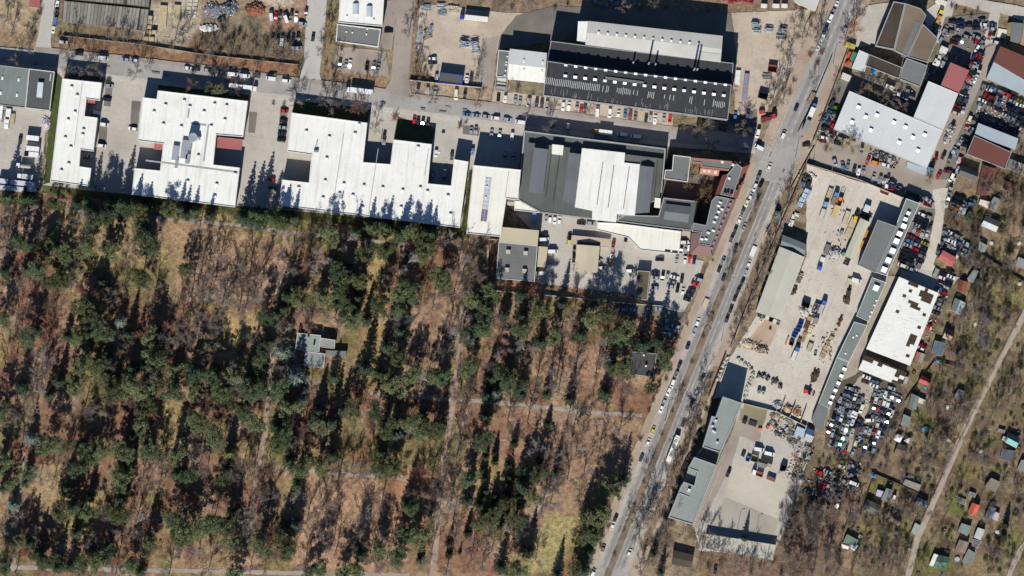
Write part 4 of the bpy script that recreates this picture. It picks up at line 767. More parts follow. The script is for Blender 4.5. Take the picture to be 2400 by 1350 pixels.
rbox(bpy.data.objects['garden_hut'], 'stove_pipe', 2331, 480, 2.5, 3.4, .2, .2, 0, STEEL)
# tents, sails, pools and other garden things
CLOTH = mat('white_canvas', (246, 244, 238), var=.03, scale=.5); BLUEP = mat('blue_plastic', (78, 148, 196), var=.1); WATER = mat('pool_water', (84, 172, 190), rough=.08, spec=.7, var=.1, scale=1)
def tent(cs, h, rise, label, m=CLOTH, name='tent'):
    c = [W(*p, h) for p in pts(cs)]; 
    if sum(c[i].x * c[(i + 1) % len(c)].y - c[(i + 1) % len(c)].x * c[i].y for i in range(len(c))) < 0: c = c[::-1]
    r = root(name, label, name.replace('_', ' '), pts(cs)[0]); top = sum(c, Vector()) / len(c) + Vector((0, 0, rise)); mb = MB()
    for i in range(len(c)): mb.face([c[i], c[(i + 1) % len(c)], top])
    part(r, 'canopy', mb, m)
    for v in c:
        mb = MB(); mb.bar((v.x, v.y, 0), tuple(v), .05); part(r, 'pole', mb, EDGEG)
tent('2104 1017 2117 1023 2109 1038 2095 1030', 2.2, 1.0, 'white pyramid pavilion tent in the allotments')
tent('2118 1032 2133 1026 2131 1042', 2.4, .1, 'white triangular sun sail near the pavilion tent', name='sun_sail')
tent('1997 1272 2011 1279 2003 1292 1992 1284', 2.3, .3, 'white tarpaulin canopy beside the bottom left green hut'); tent('1972 1275 1990 1281 1988 1288 1974 1284', 1.6, .1, 'small grey-white tarpaulin left of the white canopy')
tent('2040 1110 2054 1112 2052 1121 2041 1119', 2.0, .4, 'bright blue tarpaulin at the corner of a lawn', BLUEP)
tent('2194 842 2203 844 2201 851 2194 849', 1.4, .4, 'blue tarpaulin left of the long hedge', BLUEP); tent('2166 905 2173 907 2171 913 2165 911', 1.2, .3, 'turquoise tarpaulin below the crimson hut', BLUEP)
def pool(px, py, rad, label, h=1.0, wat=WATER):
    r = root('pool', label, 'pool', (px, py)); c = W(px, py); k = 20; ring = lambda q: [(c.x + q * math.cos(2 * math.pi * i / k), c.y + q * math.sin(2 * math.pi * i / k)) for i in range(k)]
    a, b_ = ring(rad), ring(rad * .9); mb = MB()
    for i in range(k):
        j = (i + 1) % k; mb.face([(*a[i], 0), (*a[j], 0), (*a[j], h), (*a[i], h)]); mb.face([(*a[i], h), (*a[j], h), (*b_[j], h), (*b_[i], h)]); mb.face([(*b_[i], h), (*b_[j], h), (*b_[j], .2), (*b_[i], .2)])
    part(r, 'pool_wall', mb, EDGEG); mb = MB(); mb.face([(*q, h - .15) for q in b_]); part(r, 'water', mb, wat)
pool(2169, 1007, 1.7, 'round turquoise garden pool with a dark surround'); pool(2171, 1019, .6, 'tiny round paddling pool below the turquoise pool', .4)
pool(2243, 1311, 1.4, 'round silver-covered pool right of the dark green hut', .9, mat('pool_cover', (180, 192, 204), var=.1, rough=.4))
pool(2010, 1242, 1.0, 'small wooden-rimmed round tub above the green hut', .8, DARKM)
def greenhouse(cs, h, label):
    c = [W(*p, h) for p in pts(cs)]; r = root('greenhouse', label, 'greenhouse', pts(cs)[0]); mb = MB()
    for i in range(4): mb.bar(c[i], c[(i + 1) % 4], .08); mb.bar((c[i].x, c[i].y, 0), c[i], .08)
    for t in (.25, .5, .75): mb.bar(c[0].lerp(c[3], t), c[1].lerp(c[2], t), .06)
    part(r, 'frame', mb, EDGE); mb = MB(); mb.prism(ccw([(v.x, v.y) for v in c]), .3, h - .1); part(r, 'glazing', mb, mat('dull_glass', (110, 106, 108), var=.2, rough=.2, spec=.6))
greenhouse('2281 1264 2299 1269 2291 1284 2278 1279', 2.1, 'white-framed greenhouse below the light hut with the hatch'); greenhouse('2244 1164 2264 1172 2262 1184 2242 1175', 1.2, 'row of glazed cold frames on the lawn by the lane'); greenhouse('2014 1253 2022 1257 2020 1263 2012 1259', 1.0, 'white-framed cold frame above the green bottom hut')
greenhouse('2341 1005 2356 1009 2353 1016 2339 1011', 1.6, 'pale turquoise glass frame above the turquoise hut')
greenhouse('2273 1152 2288 1158 2284 1166 2270 1160', 1.8, 'pale greenhouse with white frame above orange-red hut')
rg = random.Random(5)
for i in range(9):     # vegetable beds below the round pool
    a, b_ = 2186 + i * 8.4 + rg.uniform(-1, 1), 1010 + i * 3.6 + rg.uniform(-2, 2); r = root('raised_bed', f'timber-edged vegetable bed, {ordn(i + 1)} from the pool in the row right of it', 'raised bed', (a, b_), 'raised beds beside the pool')
    c = W(a, b_); mb = MB(); lx, ly = 1.1, 1.9 + rg.uniform(-.3, .5)
    for dx, dy, sx, sy in ((-lx / 2, 0, .12, ly), (lx / 2, 0, .12, ly), (0, ly / 2, lx, .12), (0, -ly / 2, lx, .12)):
        ca_, sa_ = math.cos(R(-22)), math.sin(R(-22)); mb.box(c.x + dx * ca_ - dy * sa_, c.y + dx * sa_ + dy * ca_, 0, .4, sx, sy, -22)
    part(r, 'frame', mb, WOODD); mb = MB(); mb.box(c.x, c.y, 0, .3, lx, ly, -22); part(r, 'soil', mb, mat('bed_soil', (96, 76, 56), var=.2, scale=2))

# ------------------------------------------------------------------ vehicles
PAINTM = mat('car_paint', (200, 200, 200), objcol=True, var=.03, fine=0, rough=.28, spec=.55); GLASS = mat('car_glass', (26, 30, 36), rough=.08, spec=.7, var=.05, fine=0); TYRE = mat('tyre_rubber', (34, 34, 34), var=.1, fine=0)
CCOL = {'w': ((240, 240, 238), 'white'), 's': ((160, 170, 180), 'silver'), 'g': ((122, 124, 128), 'grey'), 'd': ((58, 60, 66), 'dark grey'), 'k': ((28, 28, 31), 'black'), 'b': ((82, 122, 168), 'blue'), 'n': ((40, 52, 88), 'navy'), 'r': ((206, 44, 46), 'red'),
        'y': ((206, 196, 62), 'yellow'), 'e': ((70, 98, 84), 'green'), 'o': ((226, 150, 62), 'orange'), 't': ((74, 138, 150), 'teal'), 'c': ((226, 220, 192), 'cream'), 'l': ((150, 206, 84), 'lime green'), 'm': ((124, 52, 54), 'maroon'), 'p': ((214, 150, 148), 'faded pink')}
def car_mesh(name, Lc, wd, hb, hr, cab, hood=.72, slope_f=.55, slope_r=.35, box=False):
    """cab: (rear x, front x) of the cabin base; x forward"""
    mb = MB(); l2, w2 = Lc / 2, wd / 2
    prof = [(-l2, .35), (-l2, hb * .96), (cab[0], hb), (cab[1], hb), (l2 - .15, hb * .84), (l2, hb * .6), (l2, .35)]
    ws = [.88, .92, 1, 1, .93, .86, .86]
    for (x0, z0), (x1, z1), a, b_ in zip(prof[:-1], prof[1:], ws[:-1], ws[1:]): mb.face([(x0, -w2 * a, z0), (x0, w2 * a, z0), (x1, w2 * b_, z1), (x1, -w2 * b_, z1)][::-1])
    for s in (-1, 1):
        f = [(x, s * w2 * a, z) for (x, z), a in zip(prof, ws)]; mb.face(f if s < 0 else f[::-1])
    tx0, tx1, tw = cab[0] + slope_r, cab[1] - slope_f, w2 * .8
    B = [(cab[0], -w2 * .94, hb), (cab[1], -w2 * .94, hb), (cab[1], w2 * .94, hb), (cab[0], w2 * .94, hb)]; T = [(tx0, -tw, hr), (tx1, -tw, hr), (tx1, tw, hr), (tx0, tw, hr)]
    mb.face(T, 0)
    for i, j in ((0, 1), (2, 3)): mb.face([B[i], B[j], T[j], T[i]], 1 if not box else 0)
    mb.face([B[1], B[2], T[2], T[1]], 0); mb.face([B[3], B[0], T[0], T[3]], 0)
    for x in (-l2 * .62, l2 * .62):
        for s in (-1, 1): mb.bar((x, s * w2 * .72, .32), (x, s * w2 * .97, .32), .32, k=10, mi=2)
    body = mb.mesh(name, [PAINTM, GLASS, TYRE])
    def pane(i, j, k, l, nm, e):
        P_ = [Vector(B[i]), Vector(B[j]), Vector(T[k]), Vector(T[l])]; c = sum(P_, Vector()) / 4; n = (P_[1] - P_[0]).cross(P_[2] - P_[1]).normalized()
        if n.z < 0: n = -n
        m_ = MB(); m_.face([c + (p - c) * e + n * .02 for p in P_]); return m_.mesh(nm, [GLASS])
    return body, [('windscreen', pane(1, 2, 2, 1, 'windscreen', .93))] + ([] if box else [('rear_window', pane(3, 0, 0, 3, 'rear_window', .9))])
CARS = {'H': car_mesh('car', 4.1, 1.74, .92, 1.48, (-1.95, 1.15), slope_f=.95, slope_r=.5), 'S': car_mesh('car', 4.6, 1.78, .9, 1.42, (-1.45, 1.15), slope_f=1.0, slope_r=.8),
        'E': car_mesh('car', 4.6, 1.78, .92, 1.5, (-2.2, 1.2), slope_f=.95, slope_r=.35), 'V': car_mesh('van', 5.3, 1.98, 1.2, 2.35, (-2.6, 1.95), slope_f=.75, slope_r=.08, box=True), 'M': car_mesh('van', 4.7, 1.88, 1.05, 1.9, (-2.3, 1.55), slope_f=.85, slope_r=.25)}
vr = random.Random(12)
def vehicle(px, py, ang, col, kind, label, group, cat=None, z=0.0, sc=1.0):
    body, kids = CARS[kind]; c, nm = CCOL[col]
    f = vr.uniform(.9, 1.06) if not cat else vr.choice((.3, .5, .7, .9)); o = ob('van' if kind in 'VM' else ('wrecked_car' if cat else 'car'), body, label=label, cat=cat or ('van' if kind in 'VM' else 'car'), group=group, loc=W(px, py) + Vector((0, 0, .22 + z)), rz=R(ang), color=[min(.9, v * f) for v in lin(c)], scale=(sc, sc, sc))
    for n_, m_ in kids: ob(n_, m_, o)
    return o
ZONES = []
def row(zone, ang, data, flip=False, cat=None, jit=2.5, pile=0.0, by='left'):
    it = []
    for tok in data.split():
        q = tok.split(','); k = q[2][1] if len(q[2]) > 1 else None; it.append([float(q[0]), float(q[1]), q[2][0], k, float(q[3]) if len(q) > 3 else None])
    it.sort(key=lambda t: t[0] if by == 'left' else t[1])
    for i, (x, y, c, k, a) in enumerate(it):
        kk = k or vr.choice('HHSE'); an = (ang if a is None else a) + vr.uniform(-jit, jit) + (180 if vr.random() < (.5 if not flip else .1) else 0)
        nm = 'van' if kk in 'VM' else ('wrecked car' if cat else 'car')
        vehicle(x, y, an, c, kk, f"{CCOL[c][1]} {nm}, {ordn(i + 1)} from {by} {zone}", zone, cat if kk not in 'VM' else None, z=pile if (pile and vr.random() < .3) else 0)
# the street
row('parked on the far side of the long street', -7, '149,99,w 185,126,d 243,136,wV 294,140,s 315,142,w 441,160,w 459,162,d 487,165,s 508,167,d 546,174,wV 574,178,wV 601,178,d 635,184,wV 671,190,wM')
row('parked on the near side of the long street', -7, '1094,268,b 1116,271,s 1139,273,s 1161,277,wM 1190,280,s 1219,286,wV')
row('in the bays facing the street', 84, '980,209,d 1002,212,s 1020,215,s 1069,222,cV 1090,220,d 1168,229,k 1184,231,w 1208,234,s 1219,237,s 1239,240,wM 1258,241,d 1270,243,d 1282,247,sM 1320,249,w 1333,250,w 1352,252,g 1362,256,r 1371,255,d 1400,261,wV 1429,265,wM 1449,268,w 1465,267,b 1477,270,r 1489,274,g 1514,277,d 1524,276,s 1535,281,w 1556,277,s 1570,277,rM')
row('in the shade near the street corner', 84, '1673,295,b 1689,295,d 1699,297,d 1723,272,b 1753,267,b 1767,307,s,75 1776,313,wM,75 1331,299,wM 1458,315,wV,-7 1490,320,wV,-7')
row('parked among the white flat-roofed halls', -7, '256,201,s 251,233,d 224,264,wV 245,292,wM 311,302,w,-10 239,342,wM 207,366,s 227,440,s 667,260,r 665,284,d 663,299,s 661,313,d 660,327,k 636,421,r 640,441,d 901,317,d,80 900,334,g,80')
row('beside the right end of the white halls', 84, '971,281,r 980,284,d 991,286,d 1003,288,d 1104,307,s 1115,307,g 1152,313,s 1171,316,s 1200,320,w 1184,364,s 1203,364,s 1108,354,b 1022,359,w 1059,366,d 1015,407,s 1042,409,sV')
row('near the side streets at the top', 83, '734,87,d 911,73,k,0 797,148,d 811,151,s 820,151,w 860,155,k 876,156,g 887,158,s')
row('in the sandy lot at the top left', 86, '636,37,wV,98 647,40,r 657,37,d 670,42,wV,112 683,37,d 694,42,w 709,56,s,170 718,28,d 640,90,d 651,95,d 661,96,wV 676,91,d 687,90,d 699,89,d 696,113,sV,0')
row('along the pale lane beside the garages', 80, '135,9,w 134,22,d 132,36,d 130,52,bV 126,69,c')
row('in the sandy scaffold yard', 84, '1014,138,w,2 1014,147,d,2 1023,181,s 1094,187,w 1105,180,d')
row('in the lorry yard at the left edge', 84, '48,328,dM')
# the main road
row('parked left of the main road above the junction', 67, '1962,6,w 1955,22,g 1946,43,wM 1936,65,n 1928,87,wV 1918,109,w', by='top')
row('driving or waiting around the junction', 66, '1979,72,s 1866,252,n 1836,316,wM 1889,340,d,0 1778,345,wV,-26 1803,391,w 1784,430,k', by='top')
row('parked on the left side of the main road', 68, '1778,412,d 1769,439,w 1759,460,w 1750,476,c 1741,495,d 1733,516,w 1724,537,d 1715,558,d 1694,612,g 1686,630,d 1635,755,w 1628,776,s 1612,810,d 1593,854,d 1585,876,g 1576,899,wM 1567,918,w 1558,938,s 1550,958,w 1531,1007,y 1519,1036,w 1503,1073,d 1436,1231,w 1443,1213,d', by='top')
row('on the roadway left of the middle strip', 68, '1744,532,s 1723,582,d 1696,650,n 1414,1284,g 1390,1343,wM', by='top', flip=True)
row('parked on the right side of the main road', 68, '1822,488,k 1755,618,w 1748,639,s 1740,660,k 1731,679,d 1723,698,d 1713,724,d 1704,746,d 1646,886,d 1632,922,s 1621,946,d 1602,991,d 1475,1295,w', by='top')
row('on the drive by the grey-green offices', 68, '1707,1108,k 1676,1336,d,85')
# car park and the pale yard
row('in the car park beside the tenement', 80, '1604,568,wM,0 1597,583,d 1607,584,s 1615,578,w 1586,608,s 1605,610,w 1616,608,r 1627,610,n 1546,608,k,0 1553,647,k 1564,649,s 1536,641,d,-3 1536,651,s,-3 1534,674,s,-3 1581,650,w,-14 1576,661,g,-14 1571,671,s,-14 1598,654,d 1588,676,k 1600,684,w 1629,665,r,-18 1621,680,d,-18 1616,691,d,-18 1610,702,d,-18 1637,655,sM,-18')
row('in the shaded parking strip by the forest', -2, '1523,723,s 1545,724,s 1457,725,s 1479,726,s 1563,755,s,85 1561,772,s,80 1568,779,s,80 1584,765,s,-15 1583,775,s,-15 1580,785,d,-15')
row('in the pale yard behind the dark factory', 84, '1280,512,s 1289,513,wM 1300,516,w 1311,517,w 1275,551,d,0 1275,561,wV,0 1296,589,wV,-3 1286,625,wV,0 1267,640,wV,0 1346,584,k 1345,605,k 1438,571,m 1436,581,p 1434,598,w 1410,628,w,0 1467,557,k 1362,523,d,-5 1385,523,s,-5 1477,635,wM,0')
# scrapyard, upper part
WC = 'scrap car'
row('in the weedy corner left of the grey hall', 60, '1949,244,dM 1960,252,l,0 1944,259,b 1956,262,e 1944,270,s 1952,272,s 1931,278,b 1941,285,n 1953,291,r 1937,301,d,-20 1953,306,r,-20 1951,312,d,-20 1930,323,w,-20 1927,330,m,-20 1976,317,d,-20 1972,326,w,-20 1964,337,d,-20 1996,325,d,-20 2020,347,d,80', cat=WC, jit=6)
row('parked along the fence below the grey hall', 78, '1956,380,s,110 1975,389,b,105 1987,387,g 2002,396,d 2012,402,w 2023,402,g 2047,415,s,70 2062,421,g,72 2072,424,g,72 2081,419,d 2078,433,w', jit=4)
row('among the parts below the grey hall', 70, '2034,376,r 2052,382,oM,-15 2074,387,w,-15 2067,357,d 2078,363,g 2085,372,w 2093,367,d', cat=WC, jit=6)
row('stacked along the lower fence', -22, '2090,434,b 2088,442,r 2106,440,s 2123,449,d 2104,449,k 2120,455,k 2134,455,n 2146,458,e 2161,464,s 2154,469,k 2173,469,s 2180,475,w 2174,480,r', cat=WC, pile=1.3)
row('in the north-east corner by the access road', -5, '2231,52,d 2249,52,n 2300,48,s 2268,60,d 2250,63,n 2289,57,d 2305,58,w 2288,67,d 2307,65,w 2326,59,s 2323,68,w 2330,76,d,70 2319,83,r,75 2331,99,w,-20 2214,69,w,60 2226,74,s 2207,89,s,60 2241,92,d 2235,100,m,-20 2267,87,w,-22 2288,87,s,-30 2286,95,r,-22 2255,96,s,70 2303,96,s,50', cat=WC, jit=5)
row('in the strip beside the sandy scrapyard drive', 66, '2290,114,w 2301,112,w 2298,126,d,-20 2294,134,r,-25 2283,130,n 2292,143,d,-20 2275,150,r 2282,154,s 2289,157,s 2272,157,p 2295,165,n 2278,169,d,-20 2272,178,m 2269,186,r 2278,187,s 2285,185,w 2257,202,s 2266,201,s 2274,204,s 2259,215,d,-20 2255,226,w,-22 2251,234,d,-22 2266,233,b,75 2248,241,d,-22 2245,250,r,-22 2242,259,d,-22 2240,266,c,-22 2256,261,s,75 2260,247,d,75', cat=WC, jit=4, pile=1.2)
row('in the shaded gap left of the red roof', 66, '2192,144,w 2199,145,w 2202,131,w 2218,135,d 2213,148,s,-25 2190,166,s 2176,161,d 2173,180,s 2166,200,d 2080,222,s,80 2095,222,c,80 2105,224,w,80 2115,228,n 2124,232,n 2130,214,s,-25 2135,222,d,-25', cat=WC, jit=6)
row('between the grey hall and brown hall', 66, '2271,281,cM 2265,298,r 2293,256,w,80 2291,269,d 2285,280,d,-20 2278,302,s,-20 2277,310,g,-20 2265,328,d,-20 2261,341,d,-20 2251,331,s 2235,354,s 2242,358,s 2247,375,w 2252,377,r 2194,367,r,75 2211,365,d 2225,372,d 2186,383,d 2221,402,m,-10 2245,396,s 2230,416,wM 2234,423,w 2228,439,d,78 2200,411,r 2217,322,s,70 2233,293,d', cat=WC, jit=5)
row('in the rows below the corrugated lean-to', -22, '2309,203,s 2322,206,b 2319,211,w 2339,213,s 2337,221,d 2310,220,r,60 2315,230,r,65 2324,229,m 2359,223,r 2359,211,n 2377,218,d 2374,229,d 2302,236,w 2298,245,s 2320,246,e 2342,240,b,65 2370,237,w 2393,238,y 2368,246,d 2390,247,w 2365,253,n 2340,258,d 2382,255,n 2380,263,b 2397,259,m 2357,271,w 2370,266,d 2371,279,s 2384,268,d 2391,275,d 2376,288,g 2373,296,d 2374,306,n 2389,287,d 2397,296,d 2305,287,d 2320,295,e 2341,293,n 2335,301,d 2354,309,d 2368,316,d', cat=WC, jit=3, pile=1.1)
# scrapyard, middle part
row('in the packed block beside the long workshop', -22, '2160,503,w 2174,508,w 2156,511,d 2168,518,d 2151,517,k 2164,526,k 2146,527,w 2162,534,k 2143,538,s,70 2151,545,r,68 2161,548,w,66 2172,549,w,66 2180,530,d,66 2134,555,m 2130,565,b 2149,563,d 2148,574,w 2168,571,y 2127,575,s 2145,584,r 2165,583,d 2124,585,d 2121,594,d 2142,594,d 2162,592,d 2117,602,k 2140,601,k 2160,601,g 2114,610,k 2133,610,k 2156,610,d 2130,618,d 2151,619,s 2113,622,cM 2133,630,s', cat=WC, jit=2)
row('by the salmon-red roofed shed', 80, '2212,542,e 2219,547,s,-25 2215,559,b 2207,568,d 2230,547,w,-25 2238,551,s,-25 2246,555,w,-25 2232,559,s,-20 2230,566,w,-20 2222,579,s 2231,581,w 2246,570,b,-25 2264,570,s,-30 2269,577,s,-25 2244,585,n 2264,588,s,-20 2257,596,s,-25 2198,588,d,75', cat=WC, jit=4)
row('in the dark lot above the cream patio roof', -22, '2228,437,d,75 2224,451,s,78 2223,464,s,78 2218,477,w,78 2241,489,o,60 2249,496,s,65 2253,487,w,60 2259,494,w,68 2233,484,g,70 2272,478,bM,-5 2244,463,k 2239,472,k 2254,464,k 2246,476,k 2270,501,eV,66 2281,471,g,-10', cat=WC, jit=4)
row('above and beside the broken white hall', -22, '2206,651,w 2209,641,d 2207,661,m 2229,649,w 2223,661,n 2220,668,n 2226,637,d 2201,677,b 2210,686,r 2207,705,s 2204,714,w 2198,723,w 2194,734,g 2176,769,r,66 2162,811,r 2158,818,w', cat=WC, jit=4)
# scrapyard, lower part
row('in the left half of the crowded wrecks', 72, '1989,910,s,-10 2006,915,w,-10 1980,922,n 1988,924,n 1996,929,n 2003,932,w 2012,935,g 2020,938,s 1969,936,s 1977,941,g 1985,945,w 1992,947,s 2000,949,d 2011,952,n 2019,957,cM 1961,956,n 1968,958,w 1975,961,s 1983,963,d 1991,968,s 1999,969,w 2005,972,w 1954,975,k 1963,977,b 1971,981,w 1980,984,e 1990,986,s 1998,989,w 1949,993,t 1958,994,d 1966,997,d 1975,1002,s 1983,1005,w 1990,1010,e 1997,1012,c 1942,1010,m 1951,1015,s 1960,1018,d 1969,1023,d 1976,1025,w 1983,1031,s 1945,1036,s 1951,1037,d 1962,1036,b 1969,1039,l 1977,1044,t 1981,1054,r 1965,1053,g,-20', cat=WC, jit=3)
row('in the right half of the crowded wrecks', 72, '2048,895,b,-20 2058,897,s,-20 2048,904,w,-20 2030,884,w,-20 2028,895,m,-20 2050,921,s 2059,924,s 2066,922,s 2075,923,w 2083,924,d 2091,929,w 2099,932,s 2106,936,s 2089,910,s,-20 2044,936,d 2052,939,c 2062,939,g 2073,941,w 2081,945,w 2089,949,n 2048,954,e 2057,955,r 2066,960,d 2074,961,d 2083,967,g 2090,969,w 2045,973,g 2054,976,s 2063,980,d 2071,986,s 2079,986,d 2057,993,w 2064,1002,n 2073,1006,n 2016,986,g,-25 2011,996,n,-15 2037,985,wM,0 2022,1008,s 2029,1008,w 2038,1011,s 2049,1013,r 2058,1017,w 2067,1021,n 2015,1023,s 2023,1027,b 2032,1029,y 2040,1033,n 2049,1036,b 2006,1036,cM 2017,1041,n 2028,1046,t 2048,1052,s 1999,1060,s,60 2023,1061,n 2039,1050,k', cat=WC, jit=3)
row('strewn in the scrub below the wrecks', -20, '1971,1093,c 1976,1083,l 1991,1089,w,60 2000,1094,w,-50 2008,1099,s,-50 1998,1104,n 1992,1112,s 1980,1129,w,-28 2001,1133,wV 1996,1143,s 2000,1124,d 1920,1107,r 1939,1106,s,-30 1939,1120,n,60 1942,1136,w,60 1959,1133,s 1961,1143,n 1929,1142,r,60 1939,1154,s,-60 1930,1160,s,-60 1922,1159,m,60 1894,1153,s,-30 1907,1170,n 1942,1170,d,75 1941,1183,d,75 1963,1181,w,65 1963,1159,s 1964,1115,kV,80', cat=WC, jit=8)
# ------------------------------------------------------------------ lorries, bus, containers, stacks
BODY = mat('vehicle_panel', (220, 220, 220), objcol=True, var=.05, fine=.04, rough=.45); ITEM = mat('stored_goods', (180, 180, 180), objcol=True, var=.18, scale=1.2, fine=.15, rough=.8)
def lc(c): return lin(CCOL[c][0]) if isinstance(c, str) else lin(c)
def local(r, name, mb, mats, color=None, parent=None): return mb.build(name, mats, parent or r, color=color)
def lorry(px, py, ang, length, cab, bed, label, kind='box', name='lorry', wd=2.5, cat=None, group=None, hbox=3.6):
    """length in metres; the cab is at +x; kind: box, flat, tank, tipper"""
    r = ob(name, None, label=label, cat=cat or name.replace('_', ' '), group=group, loc=W(px, py) + Vector((0, 0, .22)), rz=R(ang)); l2 = length / 2; cl = 2.1 if cab else 0
    mb = MB(); mb.box(0, 0, .6, .95, length, wd * .5)
    for x in np.linspace(-l2 + 1, l2 - .9, max(2, int(length / 3.2))):
        for s in (-1, 1): mb.bar((x, s * wd * .3, .5), (x, s * wd * .5, .5), .5, k=10)
    local(r, 'chassis', mb, DARKM)
    if cab:
        mb = MB(); mb.box(l2 - 1.05, 0, .5, 1.7, 2.1, wd * .96); mb.box(l2 - 1.1, 0, 1.7, 2.9, 1.95, wd * .94, taper=.9, tx=-.1); local(r, 'cab', mb, BODY, lc(cab))
        mb = MB(); mb.face([(l2 - .14, -wd * .4, 1.75), (l2 - .14, wd * .4, 1.75), (l2 - .33, wd * .38, 2.75), (l2 - .33, -wd * .38, 2.75)]); local(r, 'windscreen', mb, GLASS)
    bl = length - cl - (.35 if cab else 0); cx = -l2 + bl / 2
    if kind == 'box':
        mb = MB(); mb.box(cx, 0, .96, hbox, bl, wd); local(r, 'box_body', mb, BODY, lc(bed)); mb = MB()
        for x in np.linspace(-l2 + .4, -l2 + bl - .4, max(3, int(bl / 1.5))): mb.box(x, 0, hbox, hbox + .03, .07, wd * .98)
        local(r, 'roof_ribs', mb, EDGEG)
    elif kind == 'tank':
        mb = MB(); mb.bar((-l2, 0, 1.9), (-l2 + bl, 0, 1.9), 1.15, k=14); local(r, 'tank', mb, BODY, lc(bed))
    else:
        mb = MB(); n_ = 6
        for i in range(n_): mb.box(cx, (i - (n_ - 1) / 2) * wd / n_, .96, 1.12, bl, wd / n_ * .9)
        local(r, 'deck', mb, ITEM, lc(bed))
        if kind == 'tipper':
            for s in (-1, 1):
                mb = MB(); mb.box(cx, s * (wd / 2 - .05), 1.1, 1.9, bl, .1); local(r, 'side_board', mb, ITEM, lc(bed))
    return r
def container(px, py, ang, lx, ly, h, col, label, name='container', lid=True, group=None, cat=None):
    r = ob(name, None, label=label, cat=cat or name.replace('_', ' '), group=group, loc=W(px, py) + Vector((0, 0, .2)), rz=R(ang))
    mb = MB()
    if lid: mb.box(0, 0, 0, h, lx, ly)
    else:
        t = .12
        for dx, dy, sx, sy in ((-lx / 2 + t / 2, 0, t, ly), (lx / 2 - t / 2, 0, t, ly), (0, ly / 2 - t / 2, lx - 2 * t - .01, t), (0, -ly / 2 + t / 2, lx - 2 * t - .01, t)): mb.box(dx, dy, 0, h, sx, sy)
        mb.box(0, 0, .05, .15, lx - .26, ly - .26)
    local(r, 'body', mb, BODY, lc(col)); mb = MB(); n_ = max(3, int(lx / .9))
    for i in range(n_):
        x = -lx / 2 + (i + .5) * lx / n_
        if lid: mb.box(x, 0, h, h + .06, lx / n_ * .35, ly * .96)
        else: mb.box(x, ly / 2 + .03, .1, h * .95, .12, .06); mb.box(x, -ly / 2 - .03, .1, h * .95, .12, .06)
    local(r, 'rib', mb, BODY, [v * .8 for v in lc(col)]); return r
def stack(px, py, ang, nx, ny, lx, ly, h, col, label, name='crate_stack', group=None, seed=0, cat=None):
    """nx by ny separate crates or blocks on a footprint of lx by ly metres"""
    rg = random.Random(seed + int(px) * 7 + int(py)); r = ob(name, None, label=label, cat=cat or name.replace('_', ' '), group=group, loc=W(px, py) + Vector((0, 0, .2)), rz=R(ang)); base = lc(col)
    for i in range(nx):
        for j in range(ny):
            f = rg.uniform(.75, 1.15); mb = MB(); mb.box(0, 0, 0, h * rg.uniform(.6, 1.1), lx / nx * .88, ly / ny * .88)
            o = local(r, {'crate_stack': 'crate', 'block_stack': 'block', 'timber_stack': 'beam', 'pallet_stack': 'pallet', 'panel_stack': 'panel', 'boulder_row': 'boulder'}.get(name, 'piece'), mb, ITEM, [v * f for v in base]); o.location = ((i + .5) / nx * lx - lx / 2 + rg.uniform(-.06, .06), (j + .5) / ny * ly - ly / 2 + rg.uniform(-.06, .06), 0); o.rotation_euler = (0, 0, R(rg.uniform(-5, 5)))
    return r
def bars(px, py, ang, lx, ly, h, col, label, n=26, name='scaffold_stack', group=None, cross=.5, mess=6):
    rg = random.Random(int(px * 3 + py)); r = ob(name, None, label=label, cat=cat_(name), group=group, loc=W(px, py) + Vector((0, 0, .2)), rz=R(ang)); mb = MB(); m2 = MB()
    for i in range(n):
        y = rg.uniform(-ly / 2, ly / 2); z = rg.uniform(.1, h); a = R(rg.uniform(-mess, mess)); l_ = lx * rg.uniform(.5, 1) / 2; x = rg.uniform(-lx * .1, lx * .1)
        mb.bar((x - l_ * math.cos(a), y - l_ * math.sin(a), z), (x + l_ * math.cos(a), y + l_ * math.sin(a), z), rg.uniform(.05, .13))
    for i in range(int(n * .25)):
        x = rg.uniform(-lx / 2, lx / 2); m2.box(x, 0, 0, .15 + h * .3, .15, ly)
    local(r, 'tubes', mb, ITEM, lc(col)); local(r, 'bearers', m2, WOODD); return r
def cat_(n): return n.replace('_', ' ')
def heap(px, py, rx, ry, h, cols, label, name='scrap_heap', n=60, ang=0, flat=.5, group=None):
    """a heap of loose pieces over a lumpy core"""
    rg = random.Random(int(px * 5 + py)); r = ob(name, None, label=label, cat=cat_(name), group=group, loc=W(px, py) + Vector((0, 0, .15)), rz=R(ang)); mb = MB(); k = 12; rings = [(1.0, 0), (.8, h * .45), (.5, h * .8), (.2, h)]
    pr = None
    for q, z in rings:
        cur = [(rx * q * math.cos(2 * math.pi * i / k) * rg.uniform(.85, 1.12), ry * q * math.sin(2 * math.pi * i / k) * rg.uniform(.85, 1.12), z * rg.uniform(.85, 1.1)) for i in range(k)]
        if pr:
            for i in range(k): mb.face([pr[i], pr[(i + 1) % k], cur[(i + 1) % k], cur[i]])
        pr = cur
    mb.face(pr); local(r, 'mound', mb, ITEM, [v * .8 for v in lc(cols[0])])
    for ci, c in enumerate(cols):
        mb = MB()
        for i in range(n // len(cols)):
            t = rg.random() ** .5; a = rg.uniform(0, 6.28); x, y = rx * t * math.cos(a), ry * t * math.sin(a); z = h * (1 - t) + .1
            mb.box(x, y, z, z + rg.uniform(.15, .6), rg.uniform(.3, 1.4), rg.uniform(.1, .7), rg.uniform(0, 180))
        o = local(r, 'loose_pieces', mb, ITEM, lc(c)); o['kind'] = 'stuff'
    return r
